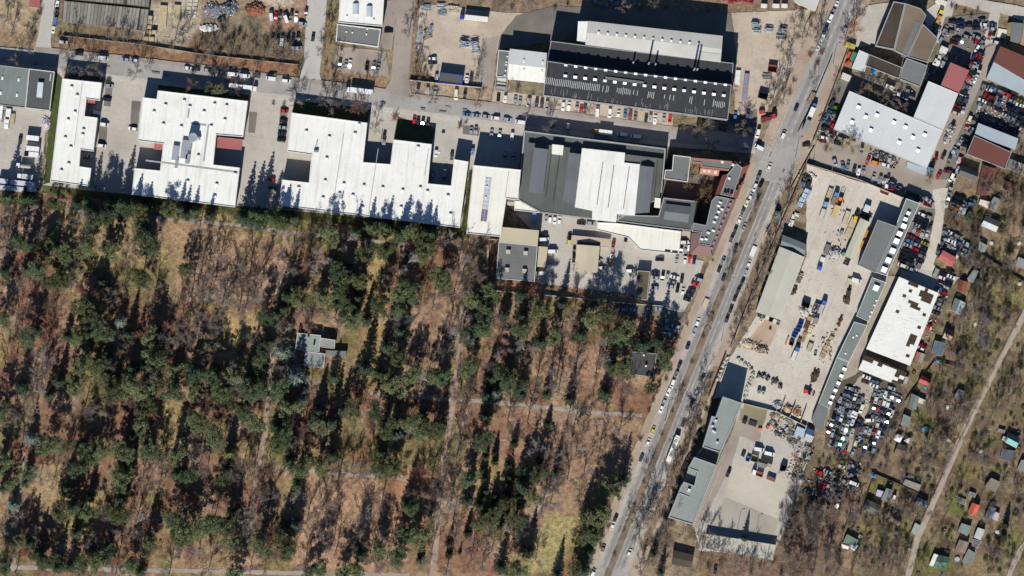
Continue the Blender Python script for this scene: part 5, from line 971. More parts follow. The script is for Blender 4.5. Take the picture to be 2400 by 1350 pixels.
T_, TN, GR, BL, OR, DK, WH, BRN, LB, RST = (196, 180, 146), (206, 192, 164), (150, 152, 150), (70, 116, 184), (222, 140, 60), (56, 56, 58), (238, 236, 228), (124, 96, 72), (176, 198, 214), (156, 84, 58)
# trucks on the roads
lorry(842, 213, 173, 14.2, 'w', 'w', 'white articulated lorry driving along the long street', name='semi_truck'); lorry(1111, 43, 174, 14.6, (54, 66, 150), WH, 'white trailer lorry with blue cab in the scaffold yard', name='semi_truck')
lorry(1413, 310, 173, 9.4, (224, 176, 40), WH, 'white lorry with yellow cab in the shaded street'); lorry(554, 203, -7, 7.2, 'w', 'w', 'white box lorry parked on the near kerb, left of two'); lorry(587, 207, -7, 7.2, 'w', 'w', 'white box lorry parked on the near kerb, right of two')
lorry(1902, 262, 67, 9.5, (70, 120, 176), WH, 'white box lorry with blue cab driving up the main road'); lorry(1891, 291, 67, 8, None, GR, 'grey box trailer towed behind the blue-cabbed lorry', name='trailer'); lorry(1901, 230, 62, 6.5, None, (150, 130, 110), 'low loaded trailer ahead of the blue-cabbed lorry', 'flat', name='trailer')
lorry(1819, 508, 68, 6, (170, 190, 176), (150, 178, 160), 'pale green tipper at the right kerb of the main road', 'tipper'); lorry(1765, 589, 68, 5.5, None, WH, 'empty white car trailer parked on the main road', 'flat', name='trailer'); lorry(1653, 712, 68, 5.5, None, TN, 'empty tan trailer on the left pavement', 'flat', name='trailer')
r = ob('bus', None, label='long white bus driving beside the middle strip of the main road', cat='bus', loc=W(1577, 1051) + Vector((0, 0, .22)), rz=R(69)); mb = MB(); mb.box(-.6, 0, .35, 3.1, 13.2, 2.5); mb.box(6.6, 0, .35, 2.9, 1.2, 2.4); local(r, 'body', mb, BODY, lin((240, 238, 226)))
for x in (4.2, 1.2, -3.6): mb = MB(); mb.box(x, 0, 3.1, 3.3, 1.6, 1.4); local(r, 'roof_unit', mb, EDGEG)
mb = MB(); mb.box(7.21, 0, 1.2, 2.7, .04, 2.2); local(r, 'windscreen', mb, GLASS)
mb = MB(); mb.box(-.6, 1.26, 1.3, 2.5, 12.6, .03); mb.box(-.6, -1.26, 1.3, 2.5, 12.6, .03); local(r, 'side_windows', mb, GLASS)
for x in (4.8, -4.6):
    for s in (-1, 1): mb = MB(); mb.bar((x, s * .9, .48), (x, s * 1.27, .48), .48, k=12); local(r, 'wheel', mb, TYRE)
# lorry yard at the left edge
for i, (x, y, a, l_, c, b_, k) in enumerate(((2, 264, 84, 7, None, 'w', 'box'), (11, 268, 84, 8.5, GR, (150, 140, 124), 'tipper'), (21, 268, 84, 5.6, None, 'w', 'box'), (17, 288, -96, 6, 'w', 'w', 'box'), (29, 281, 84, 6.4, None, T_, 'tipper'))):
    lorry(x, y, a, l_, c, b_, f'{"white" if b_ == "w" else "tan"} {"lorry" if c else "trailer"}, {ordn(i + 1)} in the upright row below the grey-green hall', k, 'lorry' if c else 'trailer', group='lorries below the grey-green hall')
for i, (x, y, l_, c, b_, k) in enumerate(((78, 324, 6.6, None, 'w', 'box'), (78, 349, 6.8, None, 'w', 'box'), (75, 362, 7.6, 'k', 'w', 'box'), (58, 389, 8.8, 'w', GR, 'tank'), (60, 414, 8.4, 'w', (200, 204, 206), 'box'), (54, 430, 13, None, (206, 212, 218), 'box'), (10, 425, 5, None, (206, 212, 218), 'box'), (26, 442, 14, None, (206, 212, 218), 'box'), (76, 444, 4.4, None, (206, 212, 218), 'box'))):
    lorry(x, y, 174, l_, c, b_, f'{"grey tanker" if k == "tank" else "white lorry body"}, {ordn(i + 1)} from the top of the sideways stack, lorry yard', k, 'lorry' if c else 'trailer', group='lorries stacked in the lorry yard')
heap(108, 289, 2.2, 4, 1.2, [(226, 196, 206), (160, 180, 214), WH], 'heap of pink and blue bags in the lorry yard corner', 'bag_heap', 40)
# scaffold yard
for i, (x, y, a, lx, ly, c) in enumerate(((999, 18, -5, 5, 3, (186, 196, 202)), (1033, 13, -3, 5, 2.4, (196, 206, 212)), (1037, 30, -6, 5, 3.2, (188, 198, 206)), (987, 43, 84, 4.4, 1.8, (220, 222, 220)), (984, 81, 84, 8.2, 2, (160, 186, 204)), (995, 80, 84, 5, 1.4, TN), (1010, 70, 84, 5.4, 1.6, (150, 174, 196)), (980, 109, 84, 3.2, 3.4, (200, 200, 196)), (1115, 120, 10, 4.6, 2.4, (200, 200, 196)))):
    bars(x, y, a, lx, ly, 1.0, c, f'bundle of grey scaffold tubes, {ordn(i + 1)} of those strewn about the sandy scaffold yard', 30, group='tube bundles in the scaffold yard')
for i, (x, y) in enumerate(((1088, 105), (1111, 106))): bars(x, y, 3, 4.9, 3.6, 2.6, (206, 216, 224), f'tall rack of white lattice girders, {("left", "right")[i]} of the pair in the scaffold yard', 60, 'girder_rack', mess=12)
stack(1062, 22, -5, 6, 5, 6, 3.6, .8, TN, 'spread of pale timber pallets left of the blue-cabbed lorry', 'pallet_stack')
for i, (x, y, a) in enumerate(((1770, 59, -3), (1773, 73, -3), (1802, 69, -5), (1834, 73, -3), (1830, 88, 0))): bars(x, y, a, 4.8, 2.8, 2.0, (200, 208, 210), f'rack of pale scaffold frames, {ordn(i + 1)} in the yard right of the black factory', 34, 'frame_rack', group='scaffold racks in the storage yard', mess=3)
container(1810, 161, -8, 4.6, 3.6, 2.2, RST, 'open rusty skip filled with timber in the storage yard', 'skip', False); bars(1797, 179, 0, 5.4, 3, .8, (150, 160, 150), 'low rows of greenish bars below the rusty skip', 24, 'bar_stack', mess=1)
container(1788, 225, -16, 4.8, 3.2, 2.4, DK, 'open dark skip in the storage yard above the red crane truck', 'skip', False); lorry(1747, 203, 84, 13.6, None, (150, 146, 160), 'long low trailer with purple load beside the black factory', 'tipper', name='trailer'); lorry(1729, 182, 86, 7.6, None, WH, 'white platform trailer hard against the black factory', 'flat', name='trailer'); bars(1724, 207, 84, 4, 2.2, .6, (196, 160, 150), 'small bundle of pinkish bars beside the black factory', 14)
r = lorry(1801, 277, 20, 8.2, (190, 52, 48), (96, 60, 56), 'red crane lorry with a raised boom near the junction', 'flat', name='crane_truck'); mb = MB(); mb.bar((1.4, 0, 1.2), (-4.6, .3, 3.4), .22); local(r, 'boom', mb, BODY, lin((200, 60, 50)))
container(1785, 263, 10, 2.6, 2.0, 1.6, (198, 64, 58), 'small red container above the crane lorry')
for i, x in enumerate(range(1700, 1770, 12)): stack(x, 2 + (i % 2) * 3, -5, 3, 2, 2.4, 1.6, 1.4, (168, 52, 60) if i % 3 else (196, 120, 110), f'stack of red crates at the top edge, {ordn(i + 1)} from the left', 'crate_stack', group='red crates along the top edge')
for i, x in enumerate(range(1395, 1500, 13)): bars(x, 5 + (i % 3) * 3, -8, 2.6, 1.8, 1.2, (170, 190, 206), f'bluish frame bundle in the strip at the top edge, {ordn(i + 1)} from the left', 14, group='bluish bundles along the top edge')
for i, (x, w_) in enumerate(((1790, 14), (1818, 16), (1838, 14))): container(x, 14, -4, w_ * S, 2, 2, WH, f'white container at the top edge above the storage yard, {ordn(i + 1)} from the left', group='white containers at the top edge')
# waste lots at the top left
for i, (x, y) in enumerate(((352, 42), (352, 53), (350, 64), (350, 76), (362, 76), (343, 91), (356, 92))): container(x, y, -4, 2.4, 2.0, 2.0, T_, f'tan site box, {ordn(i + 1)} from the top beside the garages', 'site_box', group='tan site boxes beside the garages')
for i in range(10): container(446 + (i % 2) * 13 - (i // 2) * 1.2, 2 + (i // 2) * 9, -8, 2.4, 1.7, 1.3, (214, 206, 186), f'pale crate, {ordn(i + 1)} in the double row at the top left', 'crate', group='pale crates in a double row')
lorry(382, 40, 86, 12, None, T_, 'tan slab platform at the top left, left of two', 'flat', name='platform', wd=4); lorry(415, 32, 86, 9, None, T_, 'tan slab platform at the top left, right of two', 'flat', name='platform', wd=3.4)
heap(500, 24, 5, 4, 1.6, [(130, 136, 146), (196, 200, 204), (150, 84, 62)], 'tangled heap of scrap metal at the top left', n=90); heap(538, 20, 4.6, 4, 1.8, [(120, 124, 132), DK, (200, 204, 208)], 'dark scrap metal heap beside the timber', n=90); heap(598, 22, 5.2, 3.6, 1.8, [(146, 92, 72), (110, 80, 66), (180, 130, 104)], 'heap of reddish timber above the sandy lot', 'timber_heap', n=90); heap(490, 66, 4.6, 2.0, .8, [(240, 238, 232), (224, 222, 214)], 'white tarpaulin heap at the top left', 'rubble_heap', 40); heap(519, 45, 2.2, 1.2, 1, [DK, (120, 124, 130)], 'small dark scrap heap above the scrub', n=24)
# builders' yard
YD = "builders' yard"
for i, (x, y, c, lx, ly) in enumerate(((1900, 410, WH, 3, 1.8), (1909, 417, WH, 2, 1.8), (1854, 523, WH, 2.4, 3.4), (1867, 503, WH, 2.6, 1.6), (1859, 508, WH, 1.6, 2.2))): stack(x, y, -20, 3, 3, lx, ly, 1.0, c, f'stack of white blocks along the fence of the {YD}, {ordn(i + 1)} from the right', 'block_stack', group='white blocks along the yard fence')
heap(1893, 417, 3, 2, 1.6, [DK, (84, 80, 90), (120, 116, 90)], 'dark junk heap in the top corner of the builders\' yard', n=40); container(1881, 431, 66, 2, 1.8, 1.6, BL, 'blue bin at the fence near the top of the builders\' yard', 'bin'); container(1894, 434, 66, 3.4, 2.4, 2.2, DK, 'dark container at the top of the builders\' yard')
stack(1890, 454, 66, 2, 3, 5.2, 3.8, 1.4, LB, 'upper stack of pale blue-grey panels at the yard fence', 'panel_stack'); stack(1877, 474, 66, 2, 3, 5.2, 3.0, 1.2, LB, 'lower stack of pale blue-grey panels at the yard fence', 'panel_stack')
lorry(1941, 462, 250, 9.6, (110, 160, 200), T_, 'flatbed lorry with pale blue cab facing down the yard', 'tipper'); lorry(1956, 466, 70, 7, (90, 150, 200), (150, 120, 116), 'flatbed lorry with blue cab facing up the yard', 'tipper'); container(1968, 473, 72, 4.6, 2.2, 2.2, OR, 'orange tipper body standing between two flatbeds', 'skip', False)
r = ob('trailer', None, label='bare lattice trailer frame above the orange tipper body', cat='trailer', loc=W(1974, 452) + Vector((0, 0, .2)), rz=R(72)); mb = MB()
for s in (-1, 1): mb.bar((-2.6, s * 1, .7), (2.6, s * 1, .7), .09)
for x in (-2.4, -1, .4, 1.8, 2.6): mb.bar((x, -1, .7), (x, 1, .7), .07)
for x in (-1.4, -.4):
    for s in (-1, 1): mb.bar((x, s * .95, .4), (x, s * 1.15, .4), .4, k=10)
local(r, 'frame', mb, DARKM)
lorry(1957, 496, 70, 6.8, None, (214, 188, 132), 'tan planked flatbed trailer in the middle of the yard', 'flat', name='trailer'); lorry(1928, 501, 70, 5, None, (206, 200, 190), 'small pale flatbed trailer alone in the yard', 'tipper', name='trailer')
container(2031, 489, 66, 3.6, 3.0, 2.6, (224, 226, 228), 'silver container at the top end of the pale canopy'); heap(2030, 503, 3, 2.4, 1.4, [DK, (90, 84, 76)], 'dark scrap heap beside the silver container', n=40)
def digger(px, py, ang, c, label, name='wheel_loader'):
    r = ob(name, None, label=label, cat=cat_(name), loc=W(px, py) + Vector((0, 0, .2)), rz=R(ang)); mb = MB(); mb.box(-.9, 0, .8, 1.9, 2.6, 1.7); local(r, 'engine_cover', mb, BODY, lc(c)); mb = MB(); mb.box(.7, 0, .8, 2.9, 1.3, 1.5, taper=.85); local(r, 'cab', mb, GLASS)
    mb = MB(); mb.bar((1.2, .5, 1.6), (3, .5, .7), .14); mb.bar((1.2, -.5, 1.6), (3, -.5, .7), .14); local(r, 'arm', mb, BODY, lc(c)); mb = MB(); mb.box(3.3, 0, .15, .9, .8, 2.2, taper=.8); local(r, 'bucket', mb, DARKM)
    for x in (-1.4, 1.2):
        for s in (-1, 1): mb = MB(); mb.bar((x, s * .8, .65), (x, s * 1.2, .65), .65, k=12); local(r, 'wheel', mb, TYRE)
digger(2006, 508, 70, (226, 180, 60), 'yellow wheel loader at the top of the pale canopy'); digger(1893, 918, -20, (206, 66, 58), 'red and white loader at the bottom of the builders\' yard'); digger(1989, 683, 80, (70, 64, 60), 'dark wheel loader beside the shed row'); digger(1334, 564, 85, (216, 200, 130), 'yellow forklift-sized loader left of the tan shed', 'forklift')
lorry(1983, 511, 70, 7.4, None, TN, 'tan trailer left of the pale canopy, higher one', 'tipper', name='trailer'); lorry(2001, 523, 66, 5.6, None, T_, 'wide tan planked deck left of the pale canopy', 'flat', name='trailer', wd=4.4); lorry(1991, 546, 66, 5, None, T_, 'second wide tan planked deck left of the pale canopy', 'flat', name='trailer', wd=4.2)
container(1972, 545, 66, 2.2, 1.6, 1.2, GR, 'small grey box at the foot of the planked decks'); lorry(1938, 585, 70, 5.4, None, (130, 126, 122), 'grey tipper trailer near the green barn', 'tipper', name='trailer'); lorry(1924, 618, 250, 7, (70, 100, 180), WH, 'white flatbed lorry with blue cab near the green barn', 'flat'); heap(1954, 592, 4, 3.4, 1.4, [(196, 196, 200), DK, (120, 112, 104)], 'heap of frames and scrap below the grey trailer', n=70); container(1976, 596, 40, 2.0, 1.8, 1.8, (110, 170, 134), 'mint green tank box at the end of the pale canopy'); bars(1985, 612, 66, 4, 3, 1.2, DK, 'dark frames below the pale canopy', 24, 'frame_rack'); container(2031, 549, 66, 4, 1.5, 1.8, OR, 'upper orange container between canopy and workshop'); container(2021, 573, 66, 4, 1.8, 1.8, OR, 'lower orange container between canopy and workshop')
heap(1872, 650, 2, 3.4, 1.4, [(120, 112, 100), DK, (196, 180, 150)], 'pile of frames against the green barn', n=50, ang=-22); heap(1860, 680, 1.4, 2.6, 1.0, [(60, 50, 44), BRN], 'dark timber pile against the green barn', 'timber_heap', n=40, ang=-22); vehicle(2007, 657, -18, 'w', 'V', 'white van beside the grey shed row in the builders\' yard', 'yard vans'); lorry(1990, 664, 80, 5, None, TN, 'tan trailer next to the white van', 'tipper', name='trailer'); heap(1984, 702, 2, 2.6, 1.2, [(70, 60, 56), BRN], 'dark machinery heap below the dark loader', n=40)
container(1888, 714, -22, 4, 2.8, 2.4, DK, 'dark open skip in the middle of the yard', 'skip', False); heap(1884, 729, 2.4, 2.2, 1.2, [(226, 222, 212), GR], 'white rubble heap in the middle of the yard', 'rubble_heap', 50); r = container(1912, 724, 68, 5.6, 2.8, 1.8, GR, 'skip full of pale scrap in the middle of the yard', 'skip', False)
heap(1912, 724, 1.1, 2.5, 1.9, [(210, 206, 200), (130, 150, 170), DK], 'pale scrap piled in the middle skip', n=60, ang=-22); lorry(1927, 720, 68, 7.4, BL, (190, 188, 184), 'lorry with bright blue cab beside the full skip', 'tipper'); stack(1900, 748, -22, 2, 2, 3.4, 2.4, 1.4, T_, 'tan crates below the full skip', 'crate_stack'); container(1912, 752, 68, 3.2, 2.2, 2.2, (160, 150, 152), 'grey box container below the blue-cabbed lorry')
for i, (x, y) in enumerate(((1877, 756), (1874, 765), (1870, 773), (1865, 780), (1861, 787))): container(x, y, -22, 2.6, 1.5, 1.2, BL, f'blue skip, {ordn(i + 1)} from the top of the blue row', 'skip', False, group='row of blue skips')
stack(1891, 762, 68, 4, 2, 4.4, 2.6, 1.2, (110, 76, 62), 'dark red-brown crates right of the blue skips', 'crate_stack'); stack(1900, 774, 68, 4, 3, 4.8, 3, .9, (222, 204, 168), 'cream crates right of the blue skips', 'crate_stack'); stack(1884, 790, 68, 5, 2, 5.4, 2.4, .9, (176, 150, 116), 'tan crates below the cream ones', 'crate_stack'); stack(1873, 800, 68, 3, 2, 3, 2, 1.2, BRN, 'brown crates below the blue skips', 'crate_stack')
stack(1844, 799, 66, 1, 2, 5, .8, .9, OR, 'long orange beams left of the blue skips', 'timber_stack'); container(1855, 804, 68, 2.6, 2.2, 1.4, DK, 'dark open box below the blue skips', 'skip', False); lorry(1864, 829, 68, 7.6, BL, (226, 222, 214), 'white flatbed lorry with blue cab at the foot of the blue skips', 'tipper'); lorry(1898, 814, 68, 4.6, None, (190, 180, 150), 'tan tipper trailer alone below the crates', 'tipper', name='trailer'); container(1911, 828, 80, 2.4, 1.4, .8, (90, 130, 130), 'small teal trough alone in the lower yard', 'trough', False)
heap(1969, 752, .9, 3.2, .7, [BRN, DK], 'thin dark pile of slats near the shed row', 'timber_heap', 30, ang=-22)
for i, (x, y, nx, ny, lx, ly) in enumerate(((1949, 793, 2, 2, 2.4, 2.4), (1940, 806, 3, 2, 3.2, 1.8), (1934, 818, 3, 2, 4, 2.4), (1929, 832, 3, 3, 4, 3))): stack(x, y, 66, nx, ny, lx, ly, 1.4, (190, 168, 136), f'brown wooden crates along the shed row, {ordn(i + 1)} group from the top', 'crate_stack', group='wooden crates along the shed row')
heap(1910, 880, 2, 4, 1.2, [(84, 70, 58), (60, 52, 44), BRN], 'long pile of dark timber at the bottom of the yard', 'timber_heap', 80, ang=-22)
for i, (x, y) in enumerate(((1778, 880), (1789, 881), (1799, 887), (1811, 894), (1819, 893), (1828, 905))): heap(x, y, 1.1, 1.5, 1.4, [DK, (110, 104, 96), (170, 166, 156)], f'dark machine part, {ordn(i + 1)} from the left in the arc near the offices', 'machine_part', 24, ang=-20, group='machine parts in an arc')
def tank(px, py, rad, h, c, label):
    r = ob('tank', None, label=label, cat='tank', loc=W(px, py) + Vector((0, 0, .2))); mb = MB(); mb.bar((0, 0, 0), (0, 0, h), rad, k=20); local(r, 'shell', mb, BODY, lc(c)); mb = MB(); mb.bar((0, 0, h), (0, 0, h + .2), rad * .35, k=12); local(r, 'lid', mb, DARKM)
tank(1778, 919, .95, 2.2, (170, 164, 150), 'round grey tank near the office shadow, left of two'); tank(1788, 921, 1.15, 2.0, (184, 180, 166), 'round grey tank near the office shadow, right of two'); tank(1784, 751, 1.0, .8, (226, 200, 170), 'round pale concrete ring below the green barn'); tank(1805, 770, .7, .8, DK, 'dark ring below the green barn')
for i, (x, y) in enumerate(((1780, 738), (1790, 741), (1798, 744), (1807, 749), (1815, 753), (1823, 757))): container(x, y, -20, 1.9, 2.2, 1.6, (214, 212, 202) if i % 3 else DK, f'pale concrete shaft block, {ordn(i + 1)} from the left below the green barn', 'shaft_block', i % 2 == 0, group='shaft blocks below the barn')
heap(1755, 806, 4, 2, 1.2, [(214, 196, 168), (180, 160, 136)], 'sandy rubble heap left of the yard entrance', 'rubble_heap', 60, ang=-18); heap(1784, 818, 4, 2, 1.4, [(150, 132, 112), (214, 206, 194), (80, 70, 62)], 'grey rubble heap right of the yard entrance', 'rubble_heap', 60, ang=-18)
for i, (x, y) in enumerate(((1730, 842), (1738, 847), (1746, 853), (1754, 858), (1761, 866), (1765, 876), (1763, 886), (1758, 894), (1755, 902), (1751, 911), (1749, 921), (1746, 930), (1704, 838), (1700, 848), (1695, 857), (1690, 868), (1686, 878), (1681, 888))): heap(x, y, 1.1, 1.0, .9, [(206, 202, 188), (180, 176, 160)], f'pile of white stones edging the shaded bay, {ordn(i + 1)} clockwise from the top', 'stone_pile', 12, group='white stones around the shaded bay')
for i, (x, y, c) in enumerate(((1822, 950, [(150, 156, 166), (200, 204, 208)]), (1846, 958, [(206, 184, 146), (150, 120, 90)]), (1868, 965, [(140, 104, 80), (206, 180, 140)]))): heap(x, y, 2.4, 2.6, 1.6, c, f'{("grey gravel", "pale timber", "brown timber")[i]} heap in the walled bays below the yard', 'material_heap', 40)
stack(1866, 975, -18, 4, 1, 5, 1.6, .7, (230, 214, 176), 'cream boards in front of the brown timber bay', 'timber_stack')
for i, (a, b_, c, d) in enumerate(((1838, 938, 1829, 966), (1862, 950, 1850, 978), (1888, 958, 1876, 990))):
    r = ob('bay_wall', None, label=f'concrete bay divider, {ordn(i + 1)} from the left between the material heaps', cat='wall', group='bay dividers', loc=W(a, b_)); A, B = W(a, b_), W(c, d); mb = MB(); dd = B - A; cc = (A + B) / 2
    for k in range(4): p = A + dd * (k + .5) / 4; mb.box(p.x, p.y, 0, 2.6, dd.length / 4 * .97, .35, math.degrees(math.atan2(dd.y, dd.x)))
    part(r, 'wall_block', mb, CONC2)
# lower yard
container(1874, 1011, -22, 4.6, 4.2, 2.8, (184, 204, 220), 'pale blue container right of the scrap field, upper'); container(1895, 1026, -22, 4.2, 3.2, 2.4, (206, 208, 208), 'pale grey container right of the scrap field, lower'); container(1898, 1012, -22, 3.8, 3, 2.4, (60, 90, 130), 'dark blue container behind the pale grey one')
rg = random.Random(77); HC = [(150, 146, 140), (206, 206, 200), (96, 92, 86), (126, 132, 136), (172, 150, 118), (84, 78, 70)]
for i in range(26):
    x, y = 1806 + rg.random() * 60, 970 + rg.random() * 56; heap(x, y + (x - 1806) * .32 - 6, rg.uniform(.9, 1.7), rg.uniform(.9, 1.7), rg.uniform(.6, 1.3), rg.sample(HC, 3), f'grey junk pile, {ordn(i + 1)} in the scrap field above the lower yard', 'junk_pile', 22, ang=rg.uniform(0, 180), group='junk piles in the scrap field')
for i in range(18):
    t = i / 17; x, y = 1898 - t * 30 + rg.uniform(-9, 9), 1045 + t * 75 + rg.uniform(-6, 6); heap(x, y, rg.uniform(1, 1.8), rg.uniform(1, 1.6), rg.uniform(.6, 1.3), rg.sample(HC, 3), f'junk pile, {ordn(i + 1)} from the top along the right edge of the lower yard', 'junk_pile', 22, ang=rg.uniform(0, 180), group='junk piles along the lower yard')
for x, y, a, k, lb in ((1779, 1053, -12, 'V', 'white van in the lower yard, left of two'), (1803, 1063, -14, 'V', 'white van in the lower yard, right of two')): vehicle(x, y, a, 'w', k, lb, 'yard vans')
for x, y, a, lx, ly, h, c, lb, ld in ((1742, 1064, 66, 2.6, 1.8, 1.2, DK, 'dark bin at the left end of the container row', True), (1753, 1075, 66, 2.8, 1.8, 1.4, BL, 'blue bin second in the container row', False), (1768, 1074, -18, 3.6, 3.6, 2.2, (150, 150, 120), 'olive open skip in the container row', False), (1780, 1088, -18, 2.6, 2.2, 1.4, GR, 'grey skip below the dark gap, left of three', True), (1791, 1091, -18, 2.4, 2.2, 1.4, (150, 138, 126), 'brownish grey skip, middle of three', True), (1803, 1091, -18, 2.4, 2.0, 1.4, (170, 174, 156), 'pale olive skip, right of three', True), (1797, 1078, -18, 6, 2.4, 2.0, DK, 'long dark container behind three skips', True), (1807, 1122, -22, 4.4, 2.0, 2.0, (136, 100, 84), 'brown container alone on the bleached slab', True), (1836, 1095, 66, 3.6, 2.8, 2.2, (48, 50, 70), 'navy open skip near the junk piles', False), (1829, 1108, 66, 1.8, 1.6, 1, TN, 'small tan box below the navy skip', True), (1745, 988, 66, 2.2, 2, 1.8, DK, 'dark bin in the mossy bay', True), (1764, 992, -18, 4.2, 2.6, .8, (70, 62, 62), 'low dark platform in the mossy bay', True), (1799, 1001, 60, 2, 1.4, 1.2, (226, 96, 60), 'small orange machine beside the scrap field', True), (1781, 1007, 0, 2, 1.6, 1.2, (236, 150, 110), 'pale orange machine above the white vans', True)):
    container(x, y, a, lx, ly, h, c, lb, lid=ld)
lorry(1775, 1109, 160, 6, 'w', RST, 'white-cabbed tipper with a rusty bed on the bleached slab', 'tipper')
# small things of the scrapyard's north end
container(1992, 107, -22, 5.4, 2.4, 2.4, (196, 186, 70), 'yellow ribbed container beside the main road'); container(1999, 132, 66, 4.4, 2.4, 2.4, (84, 140, 106), 'green container beside the pale shed'); container(1989, 128, 66, 3, 1.4, 1.8, (222, 96, 58), 'orange machine left of the green container'); container(1987, 148, 40, 2.6, 1.6, 1.6, (226, 80, 50), 'red-orange machine below the green container'); container(1982, 181, -22, 4.8, 3.2, 2.4, (220, 216, 206), 'white site cabin beside the main road pavement'); container(2205, 5, -20, 6, 2.4, 2.6, (232, 224, 206), 'cream container at the top edge by the scrapyard')
tent('2040 163 2056 166 2054 174 2041 172', 1.4, .3, 'blue tarpaulin beside the wet dark roof', BLUEP)
lorry(2203, 33, 66, 4.4, (226, 196, 70), T_, 'yellow tipper at the top of the scrapyard', 'tipper', wd=2); lorry(2200, 47, 66, 4.6, OR, (206, 160, 100), 'orange tipper below the yellow one', 'tipper', wd=2); heap(2192, 68, 3, 4, 1.4, [(120, 118, 116), DK, (190, 190, 186)], 'grey scrap heap left of the north-east wrecks', n=80, ang=-20); heap(2226, 312, 2.2, 6, 1.0, [(176, 172, 166), (120, 116, 112), WH], 'grey scrap heap on a pale pad beside the hall', n=80, ang=-22); container(2211, 117, -25, 4, 3, 2.4, (226, 226, 218), 'white container left of the dark gap in the scrapyard'); container(2348, 78, -10, 4.6, 4.4, .3, (236, 228, 208), 'cream slab in the top right corner of the scrapyard', 'slab'); heap(2060, 366, 4, 2.6, 1.2, [DK, (110, 104, 120), (190, 186, 176)], 'dark engine parts heap below the grey hall', n=60, ang=-22)
container(2085, 205, -22, 4.6, 2, 2.4, (236, 228, 206), 'cream caravan-like container in the shade of the grey hall'); container(2074, 448, -22, 4.6, 3.4, 1.2, (206, 160, 130), 'open tan pen at the corner of the builders\' yard', 'pen', False); container(2180, 398, -22, 3.2, 2.2, 2.2, (120, 140, 160), 'blue-grey shed box at the lower end of the grey hall')
container(1930, 302, 0, 2.6, 2, 1.4, DK, 'dark bin in the weedy corner'); container(1947, 331, 78, 3.4, 1.8, 1.2, (176, 172, 150), 'tan trailer box in the weedy corner'); lorry(2193, 641, 66, 5, None, GR, 'grey flatbed trailer on the pale slab', 'tipper', name='trailer'); heap(1403, 612, 2, 2, 1.4, [DK, (190, 186, 176)], 'black cable reels right of the tan shed', 'scrap_heap', 30); container(1428, 632, 84, 2.4, 1.7, 1.8, WH, 'small white box in the pale yard'); container(1432, 614, 84, 2.2, 1.6, 1.4, OR, 'small orange box above the white box'); lorry(1252, 507, 84, 5.6, (90, 130, 180), (110, 150, 200), 'blue lorry in the shade below the cream shed', 'box', hbox=2.6)
# walls, fences and posts
FENC = mat('weathered_fence', (186, 178, 164), var=.15, scale=.8); RENDER = mat('old_render', (206, 198, 182), var=.12, scale=.3)
def fence(line, label, h=1.8, th=.16, m=None, name='fence', seg=3.0):
    q = [W(*p) for p in (pts(line) if isinstance(line, str) else line)]; r = ob(name, None, label=label, cat=name, loc=q[0])
    for a, b_ in zip(q[:-1], q[1:]):
        d = b_ - a; n_ = max(1, int(d.length / (seg * 4))); an = math.degrees(math.atan2(d.y, d.x))
        for i in range(n_):
            p0, p1 = a + d * i / n_, a + d * (i + .985) / n_; c = (p0 + p1) / 2; mb = MB(); mb.box(c.x, c.y, 0, h, (p1 - p0).length, th, an); part(r, 'panel', mb, m or FENC)
fence('1146 563 1140 680 1262 690 1480 712 1556 718', 'long rendered wall between workshops and the forest', 2.0, .4, RENDER, 'wall'); fence('1168 562 1146 561 1137 655', 'rendered wall left of the square grey roof', 2.0, .35, RENDER, 'wall')
fence('148 84 330 104 480 128 700 152', 'long fence in front of the waste lots at the top left', 1.6, .2); fence('960 188 1040 197 1130 206', 'pale wall below the scaffold yard', 2.2, .35, RENDER, 'wall'); fence('1888 386 1760 690 1712 812', "fence between the main road and builders' yard", 2.0, .2, WOODD); fence('1890 384 2010 420 2136 472', "fence between scrapyard and builders' yard", 2.2, .25, FENC)
fence('1700 830 1660 930', 'dark hedge-like fence beside the shaded bay', 2.0, .5, WOODD); fence('1950 130 1900 250 1870 310', 'fence along the left pavement above the junction', 1.8, .15, WOODD); fence('1992 100 1940 240 1905 330', 'fence between main road and scrapyard', 2, .2, WOODD); fence('1740 945 1820 965 1890 1000', 'boundary wall between the two yards', 2.2, .35, RENDER, 'wall'); fence('1690 1090 1650 1195 1632 1240', 'low wall beside the office drive', .8, .25, RENDER, 'wall')
fence('2030 1160 2050 1110 2110 1135 2160 1160', 'garden fence around the lawn with lavender roof', 1.4, .15, WOODD); fence('2000 1180 1975 1250 1960 1345', 'fence between scrub and allotments', 1.6, .15, WOODD); fence('2300 596 2400 660', 'long garden fence near the right edge', 1.6, .2, WOODD); fence('2250 860 2190 845 2120 940', 'garden fence left of the long hedge', 1.5, .15, WOODD)
for i, (x, y, h) in enumerate(((1724, 1261, 11), (1767, 1270, 10.5), (1690, 800, 8), (1560, 985, 8), (1864, 370, 8), (1952, 150, 8), (1545, 1140, 8), (720, 236, 8), (1150, 236, 7), (528, 215, 6), (1700, 330, 8), (1484, 1290, 8))):
    c = W(x, y); r = ob('lamp_post', None, label='slender grey lamp post ' + ('at the left of the bottom garage row', 'at the right of the bottom garage row', 'right of the main road by the yard entrance', 'right of the main road beside the upper offices', 'on the island below the road junction', 'on the right pavement above the junction', 'right of the main road beside the lower offices', 'at the corner of the biggest white hall', 'at the left end of the street bays', 'across from the two white box lorries', 'in the shaded street north of the tenement', 'on the right of the main road near the bottom')[i], cat='lamp post', group='lamp posts', loc=c + Vector((0, 0, .1))); mb = MB(); mb.bar((0, 0, 0), (0, 0, h), .14, .08, k=8); local(r, 'post', mb, EDGEG); mb = MB(); mb.bar((0, 0, h), (1.2, .3, h + .25), .06); mb.box(1.5, .36, h + .2, h + .36, .8, .3, 14); local(r, 'lamp_arm', mb, EDGEG)
